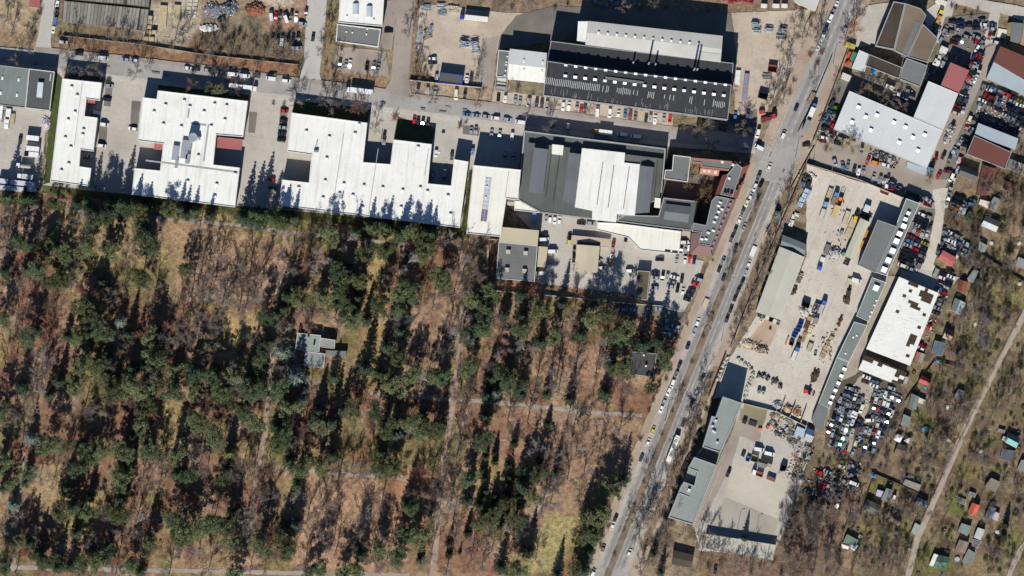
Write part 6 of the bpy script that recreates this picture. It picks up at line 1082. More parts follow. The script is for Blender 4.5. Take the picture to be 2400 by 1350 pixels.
POSTN = 12
# ------------------------------------------------------------------ trees
def leafmat(name, var=.35, scale=.9, rough=.75, trans=.0):
    m = mat(name, (90, 100, 60), objcol=True, var=var, scale=scale, fine=.25, fscale=4, rough=rough, spec=.15); return m
NEEDLE = leafmat('needles_and_leaves'); BARK = mat('bark', (110, 96, 82), objcol=True, var=.2, scale=2, fine=.15, spec=.1)
class Cone:                       # cheap collector of 3-sided twigs
    def __init__(s): s.v = []; s.f = []
    def twig(s, a, b, r, r1=0.0):
        d = (b - a); L_ = d.length
        if L_ < 1e-5: return
        d /= L_; u = d.orthogonal().normalized(); w_ = d.cross(u); n = len(s.v)
        for i in range(3): t = 2.0944 * i; s.v.append(tuple(a + (u * math.cos(t) + w_ * math.sin(t)) * r))
        if r1 <= 0:
            s.v.append(tuple(b))
            for i in range(3): s.f.append((n + i, n + (i + 1) % 3, n + 3))
        else:
            for i in range(3): t = 2.0944 * i; s.v.append(tuple(b + (u * math.cos(t) + w_ * math.sin(t)) * r1))
            for i in range(3): j = (i + 1) % 3; s.f.append((n + i, n + j, n + 3 + j, n + 3 + i))
    def mesh(s, name, m):
        me = bpy.data.meshes.new(name); me.from_pydata(s.v, [], s.f); me.materials.append(m); return me
def rdir(rg, d, spread):
    v = Vector((rg.gauss(0, 1), rg.gauss(0, 1), rg.gauss(0, 1))).normalized(); v = (v - d * v.dot(d)).normalized(); a = R(spread); return (d * math.cos(a) + v * math.sin(a)).normalized()
def bare_tree(seed, h=16.0, crown=5.0, first=.3, n1=6, n2=5, n3=6, n4=6, up=.35, tw=.025):
    rg = random.Random(seed); T = Cone(); C = Cone(); r0 = h * .018
    top = Vector((rg.uniform(-.4, .4), rg.uniform(-.4, .4), h * .62)); base = Vector((0, 0, -.2)); pts_ = [base.lerp(top, t) + Vector((rg.uniform(-.12, .12), rg.uniform(-.12, .12), 0)) * (t > 0) for t in (0, .25, .5, .75, 1)]
    for i in range(4): T.twig(pts_[i], pts_[i + 1], r0 * (1 - .2 * i), r0 * (.8 - .2 * i) + .02)
    for i in range(n1 + 3):
        t = first + (1 - first) * (i + rg.random() * .6) / (n1 + 3); p = base.lerp(top, min(t, 1)); ang = 35 + 35 * (1 - t) + rg.uniform(-8, 8); d = rdir(rg, Vector((0, 0, 1)), ang)
        l1 = crown * rg.uniform(.75, 1.1) / max(.55, math.sin(R(ang))) * (1.0 - .25 * abs(t - .55)); q = p + d * l1 * .55; d = (d + Vector((0, 0, up * .6))).normalized(); e = q + d * l1 * .45
        T.twig(p, q, r0 * .42, r0 * .28); T.twig(q, e, r0 * .28, r0 * .12)
        for j in range(n2 + 2):
            s = .25 + .75 * (j + rg.random()) / (n2 + 2); b0 = p.lerp(q, s / .55) if s < .55 else q.lerp(e, (s - .55) / .45); d2 = rdir(rg, d, rg.uniform(28, 58)); d2 = (d2 + Vector((0, 0, up * .5))).normalized(); l2 = crown * rg.uniform(.28, .5); e2 = b0 + d2 * l2
            C.twig(b0, e2, r0 * .12, .02)
            for k in range(n3):
                s2 = .2 + .8 * (k + rg.random()) / n3; b1 = b0.lerp(e2, s2); d3 = rdir(rg, d2, rg.uniform(25, 60)); e3 = b1 + (d3 + Vector((0, 0, up * .4))).normalized() * crown * rg.uniform(.12, .24); C.twig(b1, e3, .035, .012)
                for m_ in range(n4): b2 = b1.lerp(e3, .25 + .75 * rg.random()); C.twig(b2, b2 + rdir(rg, d3, rg.uniform(15, 60)) * rg.uniform(.35, .85), tw)
    return T.mesh('trunk', BARK), C.mesh('crown', BARK)
def tuft(v, f, c, size, rg, n=3):
    for _ in range(n):
        a = Vector((rg.gauss(0, 1), rg.gauss(0, 1), rg.gauss(0, .7))).normalized(); b_ = a.orthogonal().normalized(); b_ = (b_ * math.cos(rg.random() * 6.28) + a.cross(b_) * math.sin(rg.random() * 6.28)); k = len(v); s = size * rg.uniform(.6, 1.3)
        v += [tuple(c + a * s), tuple(c - a * s * .5 + b_ * s * .55), tuple(c - a * s * .4 - b_ * s * .55)]; f.append((k, k + 1, k + 2))
def pine(seed, h=17, rad=4.2, clumps=44, per=95, low=.5, size=.32):
    rg = random.Random(seed); T = Cone(); v, f = [], []; top = Vector((rg.uniform(-.5, .5), rg.uniform(-.5, .5), h * .95)); base = Vector((0, 0, -.2)); r0 = .24
    for a, b_ in ((0, .35), (.35, .7), (.7, 1)): T.twig(base.lerp(top, a), base.lerp(top, b_), r0 * (1 - a * .6), r0 * (1 - b_ * .7))
    for i in range(clumps):
        t = low + (1 - low) * (i + rg.random()) / clumps; z = h * t; env = math.sqrt(max(.06, 1 - ((t - (low + .32)) / (1.02 - low - .1)) ** 2)); a = rg.uniform(0, 6.283); q = rad * env * (rg.random() ** .5) * (1.0 + .32 * math.sin(2 * a + seed) + .22 * math.sin(3 * a + 2.1 * seed)); c = Vector((q * math.cos(a), q * math.sin(a) * .95, z + rg.uniform(-.5, .5)))
        p = base.lerp(top, max(.2, t - .12)); T.twig(p, c, .07, .02); cr = rad * rg.uniform(.16, .34)
        for _ in range(per):
            d = Vector((rg.gauss(0, 1), rg.gauss(0, 1), rg.gauss(0, .55))); d = d / max(.6, d.length) * rg.random() ** .4 * cr; tuft(v, f, c + d, size, rg, 1)
    me = bpy.data.meshes.new('crown'); me.from_pydata(v, [], f); me.materials.append(NEEDLE); return T.mesh('trunk', BARK), me
def spruce(seed, h=18, rad=3.6, tiers=17, per=230, size=.34, power=1.0, low=.08):
    rg = random.Random(seed); T = Cone(); v, f = [], []; T.twig(Vector((0, 0, -.2)), Vector((0, 0, h)), .24, .03)
    for i in range(tiers):
        t = (i + .5) / tiers; z = h * (low + (1 - low) * t); q = rad * (1 - t) ** power + .25; nb = 7 if t < .6 else 5
        for k in range(nb):
            a = 6.283 * (k + rg.random() * .7) / nb; l_ = q * rg.uniform(.75, 1.1); e = Vector((l_ * math.cos(a), l_ * math.sin(a), z - l_ * .22)); T.twig(Vector((0, 0, z)), e, .05, .01)
            for _ in range(max(8, int(per * q / rad / nb * 2.0))):
                s = rg.random() ** .6; c = Vector((0, 0, z)).lerp(e, s) + Vector((rg.gauss(0, 1), rg.gauss(0, 1), rg.gauss(0, .5))) * (.14 + .2 * s) * q * .35; tuft(v, f, c, size, rg, 1)
    me = bpy.data.meshes.new('crown'); me.from_pydata(v, [], f); me.materials.append(NEEDLE); return T.mesh('trunk', BARK), me
def bush(seed, h=2.2, rad=1.6, n=700, size=.2):
    rg = random.Random(seed); T = Cone(); v, f = [], []
    for i in range(9): e = Vector((rg.gauss(0, 1) * rad * .5, rg.gauss(0, 1) * rad * .5, h * rg.uniform(.5, .95))); T.twig(Vector((0, 0, -.1)), e, .05, .01)
    for _ in range(n):
        d = Vector((rg.gauss(0, 1), rg.gauss(0, 1), rg.gauss(0, 1))).normalized() * rg.random() ** .35 * (.8 + .3 * math.sin(3 * rg.random())); tuft(v, f, Vector((d.x * rad, d.y * rad, h * .5 + d.z * h * .5)), size, rg, 1)
    me = bpy.data.meshes.new('crown'); me.from_pydata(v, [], f); me.materials.append(NEEDLE); return T.mesh('trunk', BARK), me
def bare_bush(seed, h=3.0, rad=1.8, n=26):
    rg = random.Random(seed); T = Cone(); C = Cone()
    for i in range(n):
        d = rdir(rg, Vector((0, 0, 1)), rg.uniform(5, 60)); e = d * h * rg.uniform(.6, 1.05); e.x *= rad / h * 1.3; e.y *= rad / h * 1.3; b_ = Vector((rg.gauss(0, .25), rg.gauss(0, .25), -.1)); T.twig(b_, e, .035, .012)
        for k in range(9):
            p = b_.lerp(e, .25 + .75 * rg.random()); d2 = rdir(rg, d, rg.uniform(20, 60)); q = p + d2 * rg.uniform(.4, 1.0); C.twig(p, q, .02)
            for _ in range(3): m_ = p.lerp(q, rg.random()); C.twig(m_, m_ + rdir(rg, d2, 45) * rg.uniform(.2, .5), .014)
    return T.mesh('trunk', BARK), C.mesh('crown', BARK)
TREES = {'D': [bare_tree(100 + i, 16, 4.6 + (i % 3) * .5, first=.28 + .05 * (i % 2), n1=5 + i % 3) for i in range(8)], 'P': [pine(200 + i, 19, 4.6 + (i % 3) * .4, clumps=62 + 4 * (i % 4), low=(.2, .28, .4)[i % 3]) for i in range(8)],
         'S': [spruce(300 + i, 19, 3.4 + .3 * (i % 3), power=.9) for i in range(4)], 'B': [spruce(350 + i, 15, 5.0, tiers=13, per=330, power=.65, low=.15) for i in range(2)], 'Y': [spruce(320 + i, 9, 1.9, tiers=11, per=110, power=.55, low=.02) for i in range(3)], 'G': [bush(400 + i, 2.4, 1.7) for i in range(4)], 'R': [bare_bush(450 + i) for i in range(5)]}
KIND = {'D': ('bare_tree', 'bare deciduous tree'), 'P': ('pine_tree', 'green pine'), 'S': ('spruce_tree', 'dark spruce'), 'B': ('spruce_tree', 'blue-grey spruce'), 'Y': ('yew_tree', 'dark columnar yew'), 'G': ('evergreen_shrub', 'evergreen shrub'), 'R': ('bare_shrub', 'bare brown shrub')}
tr = random.Random(31); PLACED = []
def tree(px, py, k, label, group, sc=1.0, tint=None, hs=1.0, nm=None):
    T, C = tr.choice(TREES[k]); o = ob(nm if nm and k == 'D' else KIND[k][0], None, label=label, cat='shrub' if k in 'GR' else 'tree', group=group, loc=W(px, py), rz=tr.uniform(0, 6.28)); o.scale = (sc, sc, sc * hs)
    if k in 'DR': c = tint or tr.choice([(134, 122, 112), (142, 130, 118), (124, 112, 104), (138, 120, 104), (130, 120, 118)])
    else: c = tint or tr.choice({'P': [(112, 122, 84), (98, 112, 78), (120, 126, 86), (88, 102, 74), (94, 100, 66)], 'S': [(84, 98, 72), (78, 92, 70)], 'B': [(150, 168, 152), (142, 160, 148)], 'Y': [(64, 80, 54), (72, 86, 56)], 'G': [(100, 112, 68), (88, 102, 62), (112, 118, 72)]}[k])
    f = tr.uniform(.85, 1.15); ob('trunk', T, o, color=lin((96, 82, 68) if k not in 'DR' else c)); ob('crown', C, o, color=[v * f for v in lin(c)]); return o
FR = []      # (x, y, kind, scale, tint)
def F(tx, ty, k, data, sc=1.0, tint=None, z=2.8125):
    for tok in data.split():
        q = tok.split(','); x, y = tx + float(q[0]) / z, ty + float(q[1]) / z; s = float(q[2]) if len(q) > 2 else 1.0
        if any((x - a) ** 2 + (y - b_) ** 2 < 100 for a, b_, *_r in FR): continue
        if k == 'P' and z > 2 and tr.random() < .25: FR.append((x, y, 'S', sc * s * tr.uniform(.95, 1.2), tint)); continue
        FR.append((x, y, k, sc * s * tr.uniform(.88, 1.12), tint))
RD, OL, GY, OG = (160, 116, 98), (140, 136, 108), (156, 148, 142), (170, 140, 96)
F(0, 440, 'P', '215,70 370,100,.8 520,100 600,140 740,150 840,140 940,160 660,200 920,240,.9 1130,140 1230,170 150,355 215,365 345,385,.8 600,385 760,395 990,355,1.1 960,300 265,520,1.1 45,545 450,590 360,610 680,615,.8 1240,520,.8 940,590 570,780 620,850 30,850 200,970 530,970 600,960 690,940 860,960 1000,970 1000,1080 560,1150 650,1160 720,1150 880,1180 960,1170 1050,1130 1160,1200 1290,1210 720,1260 500,1290 400,1270 150,1300 880,1290 1020,1280 770,1320 1290,1320 440,430,.9')
F(0, 440, 'B', '800,870,.8'); F(0, 440, 'D', '90,150 210,140 60,370 150,620 250,580 100,640 540,350 1030,660 820,650 740,700 370,770 180,820 100,900 300,1110,1.25 290,1240,1.2 1290,960 1240,900 840,1000 620,1230 1190,730 1330,680 700,340 490,540 790,1130 10,270 470,660 1320,870')
F(0, 440, 'D', '330,960,1.1 1040,890 310,870', 1.0, RD); F(0, 440, 'D', '1010,740,.9', 1.0, OL)
F(480, 440, 'P', '40,180 370,220 500,220 260,200 840,310 1000,290 1160,260 1290,310 1180,400 1050,430 940,540,1.15 1000,600,1.1 890,560 540,710,1.1 640,720 800,720 900,710 1010,720 950,790 520,790 980,870 400,840,.8 390,1060,.8 360,1150 45,1240 200,1220 370,1250 290,1250 320,1330 500,1320 120,1330 1300,670 1290,790 1150,770 1290,940 1200,1040 1270,1110 1240,1280,1.1 1150,1220')
F(480, 440, 'S', '480,830,1 1060,1180,1.2 590,650,.9 850,1240 770,690,.9 440,1010'); F(480, 440, 'B', '525,1075,1.2 600,1230,1.25')
F(480, 440, 'D', '110,420 150,715,1.1 270,780 320,725,1.05 30,480 30,690 340,980 60,900 540,560 840,310 940,340 695,300 720,420 1190,620 1250,560 860,840 700,860 640,800 520,950 60,1010 150,1280 560,530 600,310'); F(480, 440, 'D', '860,850 660,900', .8, RD)
F(960, 440, 'P', '30,280 90,330 100,420 210,600,1.1 20,670 420,720 530,690 740,700 490,820 620,830 740,840 850,800 390,950 500,920 730,930 860,1010,1.1 950,970 390,1170 180,1230,1.1 20,1220 530,1250 630,1260 710,1300 640,1200 1120,960 1200,860 1290,820 1330,1160')
F(960, 440, 'S', '470,400,.8 1000,760,.8 1210,780,.6'); F(960, 440, 'D', '200,330 320,480,1.25 290,690,1.2 270,870,1.2 150,780 60,820 250,1080,1.1 380,600 540,820 590,860 770,740 870,730 1070,860 570,1130,1.2 760,1060,1.2 860,880 970,1240,1.3 830,1300 1280,780 940,1150 1100,1130 1230,1190 430,1300 400,550 600,640,.6 350,560')
F(960, 440, 'D', '1100,690,.8 780,680,.7 870,680,.7 590,660,.6', 1, RD); F(960, 440, 'D', '100,700 1310,930', 1, OG)
F(1440, 440, 'P', '80,920,1.15 180,1030,1.1 290,1010 330,1100,1.1 50,1180 240,1310,.8 20,970'); F(1440, 440, 'D', '20,850 40,1050 90,1330'); F(1440, 440, 'D', '360,1030,.8', 1, RD)
F(0, 870, 'P', '160,100 20,240 330,150 400,60 880,70 950,120 1010,60 930,250 990,200 940,330 930,390 980,470 1000,505 350,470,1.1 570,510,1.1 690,500 820,510,1.1 1190,530 540,620,1.1 800,640,1.1 200,650,.8 80,730,.8 30,580 490,880,1.2 410,900 580,905 810,720 800,830 790,920 720,1150 150,1110 280,1230 350,1240 550,1260 640,1230 880,1260 1010,1120 1260,1040,1.1 1200,1080 1260,670 1180,670 1320,320 1280,100 1150,120 40,1250 510,1050 1160,960')
F(0, 870, 'B', '210,430,.8 90,870,.8 60,1040,.6'); F(0, 870, 'S', '450,760,.9 600,820,.8 880,420,.9'); F(0, 870, 'D', '280,40,1.2 150,240 560,230,1.25 650,260 230,270 1010,600 900,990,1.25 940,720,.9 620,1100 120,950 1320,600,1.2 750,960 110,1300 470,520 850,150 1330,440,1.1 700,900 1200,840 1050,760 230,1080 360,700 480,480 1060,540'); F(0, 870, 'D', '1050,590,1.2 430,560', 1, OL); F(0, 870, 'D', '780,1210 130,1170', 1, RD)
F(480, 870, 'P', '50,30 380,50 490,130 320,130 120,150 240,240 560,230 750,260 840,330,1.15 760,350 910,250 980,240 1240,60,1.1 1140,260,1.1 1200,350 1310,330,1.1 480,360 550,400 340,330 90,430 560,580,1.1 640,620 760,610 500,480 840,550 1160,530 1170,640 1250,600 130,700,.8 520,1030 550,1140,1.1 60,990,1.1 150,990,1.1 190,1130 370,1120 1160,1160 1280,1200 1030,1200 920,1310 1000,1300 740,1290 1330,1060 200,1330 1340,870')
F(480, 870, 'P', '160,530', 1, (120, 132, 76)); F(480, 870, 'B', '640,180,.7'); F(480, 870, 'S', '610,740,.8 600,1000,1 1000,1150,.9'); F(480, 870, 'D', '30,220 140,230 250,100 430,210,1.1 430,540 280,640,1.25 180,620,1.1 20,620 350,900 440,830 880,700,1.2 880,620 970,620 1020,690 1100,660 1170,830,1.2 1020,1000,1.1 860,900 800,1100 270,960,1.25 230,1060 380,1060 410,1180 670,1310 850,1100 740,1000 480,1150 30,1290 1200,1230 1120,1240 300,1300 400,1000 400,1260 780,880 660,1250'); F(480, 870, 'D', '620,460 110,830 150,200', 1, RD); F(480, 870, 'D', '620,810 1040,980', .7, (150, 142, 134)); F(480, 870, 'D', '160,1200', 1, OG)
F(960, 870, 'P', '20,20 180,30 520,40 630,50 700,90,1.1 70,350,1.1 150,370,1.1 500,150 500,290 490,440,.9 380,690 760,760,1.1 840,660 750,660,.8 640,860,.8 820,810,.8 460,880,.7 560,920,.8 700,970 540,990,.7 460,990,.7 380,840 1290,140 1330,740 1250,920,1.1 1220,970 1200,1060 1100,1280 1140,1300 700,1290 20,890 80,1060,1.1 30,1070')
F(960, 870, 'Y', '560,530 560,590 690,470 500,560 480,640 490,700 650,610 660,690 640,740 560,810 500,780 640,920 720,820 720,880 560,860 640,800 480,830 910,340 330,1185,.5 600,1010 500,930 850,580,.9 70,1230 260,1200 260,1130 380,1060,1.1'); F(960, 870, 'S', '900,150,.8 1050,180,.8 960,660,.8 780,1180,1 1290,150,.8 600,1280,1 970,1330,.9 1180,1180,1'); F(960, 870, 'B', '570,140,.6')
F(960, 870, 'D', '990,70,1.3 330,130 380,220,1.2 320,330,1.2 340,450 310,560,1.1 290,770,1.1 60,800,1.25 140,960,1.2 290,960 420,1130 960,560 1040,700 1150,650 930,850,.9 890,810,.9 1040,320 1240,560 1120,1000 830,1230 660,1050 540,1170 480,1250 140,1220 250,1280 690,260,.6 650,300 300,1090 400,1240 510,1060 180,760 200,880 1180,330 1280,300'); F(960, 870, 'D', '780,310,1.1 150,680 90,640', 1, RD); F(960, 870, 'D', '1100,500,.8', 1, (156, 146, 142))
F(0, 0, 'S', '255,476,1.1 268,480 290,478,1.15 322,482,1.05 348,486,1.1 398,488,1.15 425,490 458,494,1.1 596,500,1.2 612,504,1.15 640,506,.9 668,508,1.1 690,512,1.0 868,530,1.0 886,532 908,534,1.05 948,540,1.2 998,545,1.15 1012,548,1.05 205,470,.8 20,462,1.1 60,466,1', 1, (96, 110, 78), 1.0)
DENSE = [pts(z_) for z_ in ('-10 470 330 500 330 760 440 800 640 1000 640 1190 300 1360 -10 1360', '650 560 840 570 860 780 800 1030 640 1030', '870 840 1050 850 1050 1020 870 1010', '1090 660 1260 700 1250 920 1080 920', '1090 1000 1250 1000 1240 1130 1090 1120', '1360 1180 1420 1050 1490 1000 1400 1300')]
for t_ in [t for t in FR if t[2] == 'P']:  # extra spruces added beside pines at random to deepen the forest shade
    if tr.random() < .62 and any(bool(inpoly(np.array(t_[0]), np.array(t_[1]), p)) for p in DENSE):
        a_ = tr.uniform(0, 6.28); d_ = tr.uniform(17, 30); x_, y_ = t_[0] + d_ * math.cos(a_), t_[1] + d_ * math.sin(a_)
        if not (680 < x_ < 820 and 740 < y_ < 880) and not any((x_ - q[0]) ** 2 + (y_ - q[1]) ** 2 < 90 for q in FR): FR.append((x_, y_, 'S', tr.uniform(.75, 1.05), None))
ex_ = 0; tb_ = random.Random(17); GLADE = [pts('1240 1190 1370 1200 1330 1350 1220 1350'), pts('440 540 650 550 640 700 420 700'), pts('840 740 900 740 880 920 850 920'), pts('680 740 820 740 820 890 680 890')]
while ex_ < 95:
    x_, y_ = tb_.uniform(0, 1480), tb_.uniform(500, 1345)
    if not bool(inpoly(np.array(x_), np.array(y_ + 10), FOREST)) or any(bool(inpoly(np.array(x_), np.array(y_), p)) for p in GLADE) or any((x_ - q[0]) ** 2 + (y_ - q[1]) ** 2 < 300 for q in FR): continue
    FR.append((x_, y_, 'D', tb_.uniform(.85, 1.25), tb_.choice((None, None, RD, GY)))); ex_ += 1
for x_, y_ in ((505, 655), (548, 668), (470, 640), (612, 668), (585, 640), (450, 680), (520, 715), (560, 725)): FR.append((x_, y_, 'D', 1.25, None))
BANDS = ((0, 520, 'beside the path under the white halls'), (520, 620, 'level with the square four-vent roof'), (620, 720, 'level with the long rendered wall'), (720, 810, 'level with the lowest car park rows'), (810, 890, 'level with the dark-roofed roadside house'), (890, 980, 'level with the pale cross path'), (980, 1070, 'level with the white bus'), (1070, 1160, 'level with the bleached slab'), (1160, 1250, 'level with the straw lawn top'), (1250, 1400, 'along the bottom of the forest'))
TN_ = {str(RD): 'reddish ', str(OL): 'olive ', str(OG): 'tawny '}
for lo, hi, ph in BANDS:
    for k in 'DPSBYGR':
        sel = sorted([t for t in FR if lo <= t[1] < hi and t[2] == k])
        for i, (x, y, k_, s, ti) in enumerate(sel):
            tree(x, y + 4, k, f"{TN_.get(str(ti), '')}{KIND[k][1]}, {ordn(i + 1)} from left {ph}", 'forest trees', s, ti, tr.uniform(.85, 1.12))
def grp(phrase, lst, by='left', nm=None):
    for k in 'DPSBYGR':
        sel = sorted([t for t in lst if t[2] == k], key=lambda t: t[0] if by == 'left' else t[1])
        for i, t in enumerate(sel):
            tree(t[0], t[1], k, f"{TN_.get(str(t[4] if len(t) > 4 else None), '')}{KIND[k][1]}, {ordn(i + 1)} from {by} {phrase}", phrase, t[3] * tr.uniform(.9, 1.1), t[4] if len(t) > 4 else None, nm=nm)
def D(s, k='D', sc=.7, tint=None): return [(a, b_, k, sc, tint) for a, b_ in pts(s)]
grp('along the long street', D('39 142 165 164 203 166 231 168 70 112 160 120 350 150 320 172 500 206 520 210 551 210 695 240 698 205 803 242 764 236 776 252 779 205 885 180 600 172 502 160 460 150 540 150 660 170 880 300 974 222 1013 232 1120 240 1116 175 1290 298 1209 206 1298 246 1480 262 1380 264 1240 262') + D('850 244', sc=.9) + D('836 250 452 200', tint=RD) + D('490 205 514 212', 'P', .5) + D('255 190 732 268 770 262', 'G', .8) + D('1078 298 925 278', 'R', 1.3, RD) + D('130 172 245 188 640 244 665 246 1092 288 860 260 1232 300 1120 178', 'R', .7), nm='street_tree')
grp('near the street corner', D('1593 292 1643 295 1739 302', sc=1.0, tint=(140, 128, 104)) + D('1667 340 1731 350 1640 305', sc=.8) + D('1650 446 1610 430 1655 455 1640 470', sc=.75, tint=(132, 112, 86)), nm='street_tree')
grp('in the waste lots at the top left', D('70 92 30 70 250 88 285 86 300 95 440 78 500 110 520 90 545 118 580 115 620 130 660 128 690 132 640 112 480 128 410 96 330 100 180 80 15 50', sc=.75) + D('505 105 530 100 545 90 570 95 600 110 560 120 590 128 620 118 650 130 515 120 480 140 400 110 300 84 270 92 220 96 200 100 460 118 430 100 170 92 140 86 600 92 560 76 520 72', 'R', 1.0))
grp('around the top yards', D('985 170 990 110 960 70 975 40 1830 110 1850 130 1845 160 1820 200 1836 230 1810 240 1860 60 1880 90 1795 245 760 120 775 70 790 130 1530 8 1460 18 1250 8', sc=.7) + D('995 165 1000 180 1010 160 975 150 980 130 1400 10 1330 14 1300 20 1500 22 1560 16 1660 24 1200 20 1900 60 1880 40 1890 20 1860 190 1850 220 770 40 775 100 765 150 800 116 830 116 780 160', 'R', .9))
grp('beside the main road above the junction', D('2000 71', sc=.95, tint=(176, 112, 84)) + D('1980 95 2005 20 1920 110 1915 80', sc=.8) + D('1905 200 1960 190', sc=.5) + D('1925 125 1915 150 1898 130', 'R', 1, (170, 100, 70)), nm='street_tree')
grp('right of the main road', D('1846 470 1830 520 1815 560 1800 600 1785 640 1768 680 1752 725 1736 765 1720 800 1650 905 1640 940 1625 960 1612 985 1618 1018 1612 1046 1598 1076 1580 1106 1560 1136 1530 1165 1520 1195 1508 1222 1497 1250 1510 1215 1535 1208 1560 1230 1548 1250', sc=.8), 'top', nm='street_tree')
grp('on the middle strip of the main road', D('1776 468 1757 520 1735 575 1716 622 1694 680 1670 735 1648 790 1622 850 1600 905 1575 965 1552 1020 1530 1075 1508 1130 1486 1185 1462 1245 1440 1300', 'R', .8, OL) + D('1768 485 1706 645 1660 760 1588 935 1520 1100 1475 1212', sc=.6), 'top', nm='street_tree')
grp('on the left verge of the main road', D('1610 760 1585 800 1565 850 1545 905 1520 965 1500 1030 1480 1080 1465 1120 1450 1170 1425 1235 1408 1280 1560 890 1530 940', 'R', .9, (140, 110, 88)) + D('1740 410 1700 500 1670 610', 'G', .4), 'top')
grp('around the grey scrapyard hall', D('1988 341', sc=1.0, tint=(168, 150, 98)) + D('2020 210 2042 216 2080 238 2110 250 2065 225', sc=.7, tint=(140, 124, 106)) + D('2178 420 1940 345', sc=.5, tint=OG) + D('1965 215 1955 225 1935 350 2240 20 2260 30 2290 25 2230 15 2275 40 2385 335 2392 350 2180 415', 'R', .9))
grp('around the offices and lower yard', D('1590 1150 1580 1180 1588 1200 1560 1270 1540 1290 1640 1268 1665 1290 1682 1288 1735 1318 1757 1316 1790 1326 1852 1180 1864 1150 1700 1300 1720 1318 1760 1310 1640 1310 1660 1260 1600 1250 1520 1310 1550 1330 1500 1330', sc=.7) + D('1744 1262 1530 1300 1548 1342', 'S', .6) + D('1615 1080 1600 1105 1580 1150 1570 1190 1560 1215 1650 1010 1640 990 1655 960 1670 940', 'G', .8) + D('1875 1085 1860 1070', sc=.6, tint=OG) + D('1830 1190 1845 1200 1850 1230 1830 1250 1690 1320 1660 1330 1780 1330 1810 1320 1760 1340 1530 1270 1510 1290 1545 1260', 'R', 1.1))
# allotments and scrub: trees and shrubs kept off the roofs and lanes
rt = random.Random(99); HP = [[(p[0], p[1]) for p in pts(h[0])] for h in HUTS]
LANEP = [band(pts('2420 700 2392 752 2330 868 2260 1010 2200 1150 2150 1262 2126 1360'), 22), band(pts('2420 1250 2390 1290 2360 1360'), 18)]
def clear(x, y, mg=6):
    for p in HP:
        cx = sum(q[0] for q in p) / 4; cy = sum(q[1] for q in p) / 4
        if (x - cx) ** 2 + (y - cy) ** 2 < (14 + mg) ** 2: return False
    return not any(bool(inpoly(np.array(x), np.array(y), p)) for p in LANEP)
def scatter(poly, n, kinds, sc, mind=9):
    p = pts(poly) if isinstance(poly, str) else poly; xs = [q[0] for q in p]; ys = [q[1] for q in p]; out = []; t = 0
    while len(out) < n and t < n * 60:
        t += 1; x, y = rt.uniform(min(xs), max(xs)), rt.uniform(min(ys), max(ys))
        if not bool(inpoly(np.array(x), np.array(y), p)) or not clear(x, y) or any((x - a[0]) ** 2 + (y - a[1]) ** 2 < mind ** 2 for a in out): continue
        k = rt.choice(kinds); out.append((x, y, k, sc * rt.uniform(.7, 1.25) * (1 if k in 'GR' else .8)))
    return out
grp('in the upper allotments', scatter('2290 430 2400 400 2400 700 2300 760 2240 690 2300 600', 60, 'RRRGDDDD', .85) + D('2338 520 2366 590 2345 542', 'G', 1.2) + D('2308 660 2290 655', 'Y', .6) + D('2330 645', 'G', 1.1), nm='garden_tree')
grp('in the scrub around the middle wrecks', scatter('2205 470 2300 480 2300 600 2250 640 2245 600 2270 560 2215 535', 26, 'RRRRD', .8) + scatter('2250 620 2290 600 2300 640 2240 700', 8, 'RRD', .7), nm='garden_tree')
grp('in the middle allotments left of the lane', scatter('2210 700 2390 720 2260 1000 2180 960 2120 980 2150 900 2200 860', 84, 'RRRGDDDD', .74) + D('2296 760 2300 800 2295 790', sc=.9, tint=GY), nm='garden_tree')
grp('in the lower allotments left of the lane', scatter('2110 980 2250 1010 2130 1340 2020 1350 1985 1300 2060 1220 2120 1100', 96, 'RRRGDDDD', .74), nm='garden_tree')
grp('in the allotments right of the lane', scatter('2400 760 2400 1340 2140 1345 2290 1000', 100, 'RRRGGDDDD', .74) + D('2356 1230 2352 1255', 'Y', .9), nm='garden_tree')
grp('in the scrub below the wrecks', scatter('1870 1140 2030 1170 2000 1270 1960 1350 1830 1350 1830 1260', 84, 'RRRRDDD', 1.05, 7) + scatter('1930 1060 2060 1060 2100 960 2120 1000 2070 1110 2050 1130 2010 1100 1910 1100', 34, 'RRRRD', .9, 8), nm='garden_tree')
# clipped hedges: a dense row is one hedge
def hedge(line, label, h=1.6, wd=1.2, tint=(78, 84, 52), dens=60, bare=False):
    q = [W(*p) for p in pts(line)]; v, f = [], []; rg = random.Random(len(label)); C = Cone()
    for a, b_ in zip(q[:-1], q[1:]):
        d = b_ - a; n_ = int(d.length * dens); u = Vector((-d.y, d.x, 0)).normalized()
        for _ in range(n_):
            c = a + d * rg.random() + u * rg.gauss(0, wd * .3) + Vector((0, 0, h * rg.random() ** .7))
            if bare: C.twig(c, c + Vector((rg.gauss(0, .3), rg.gauss(0, .3), rg.uniform(.1, .6))), .025)
            else: tuft(v, f, c, .18, rg, 1)
    if bare: m_ = C.mesh('hedge', BARK)
    else: m_ = bpy.data.meshes.new('hedge'); m_.from_pydata(v, [], f); m_.materials.append(NEEDLE)
    r = ob('hedge', m_, label=label, cat='hedge', color=lin(tint)); return r
hedge('2208 856 2250 878 2316 908', 'long dark hedge crossing the middle allotments', 2.2, 2.0); hedge('2268 1060 2300 1075 2345 1100', 'dark hedge right of the lane opposite the vegetable beds', 2.0, 1.8); hedge('2318 562 2350 575 2366 585', 'hedge above the lawns near the right edge', 1.8, 1.6, (86, 78, 60), 60, True); hedge('2205 1225 2250 1250', 'dark hedge beside the lower lane', 1.8, 1.6); hedge('2200 1262 2240 1285', 'hedge above the dark green hut', 1.8, 1.6)
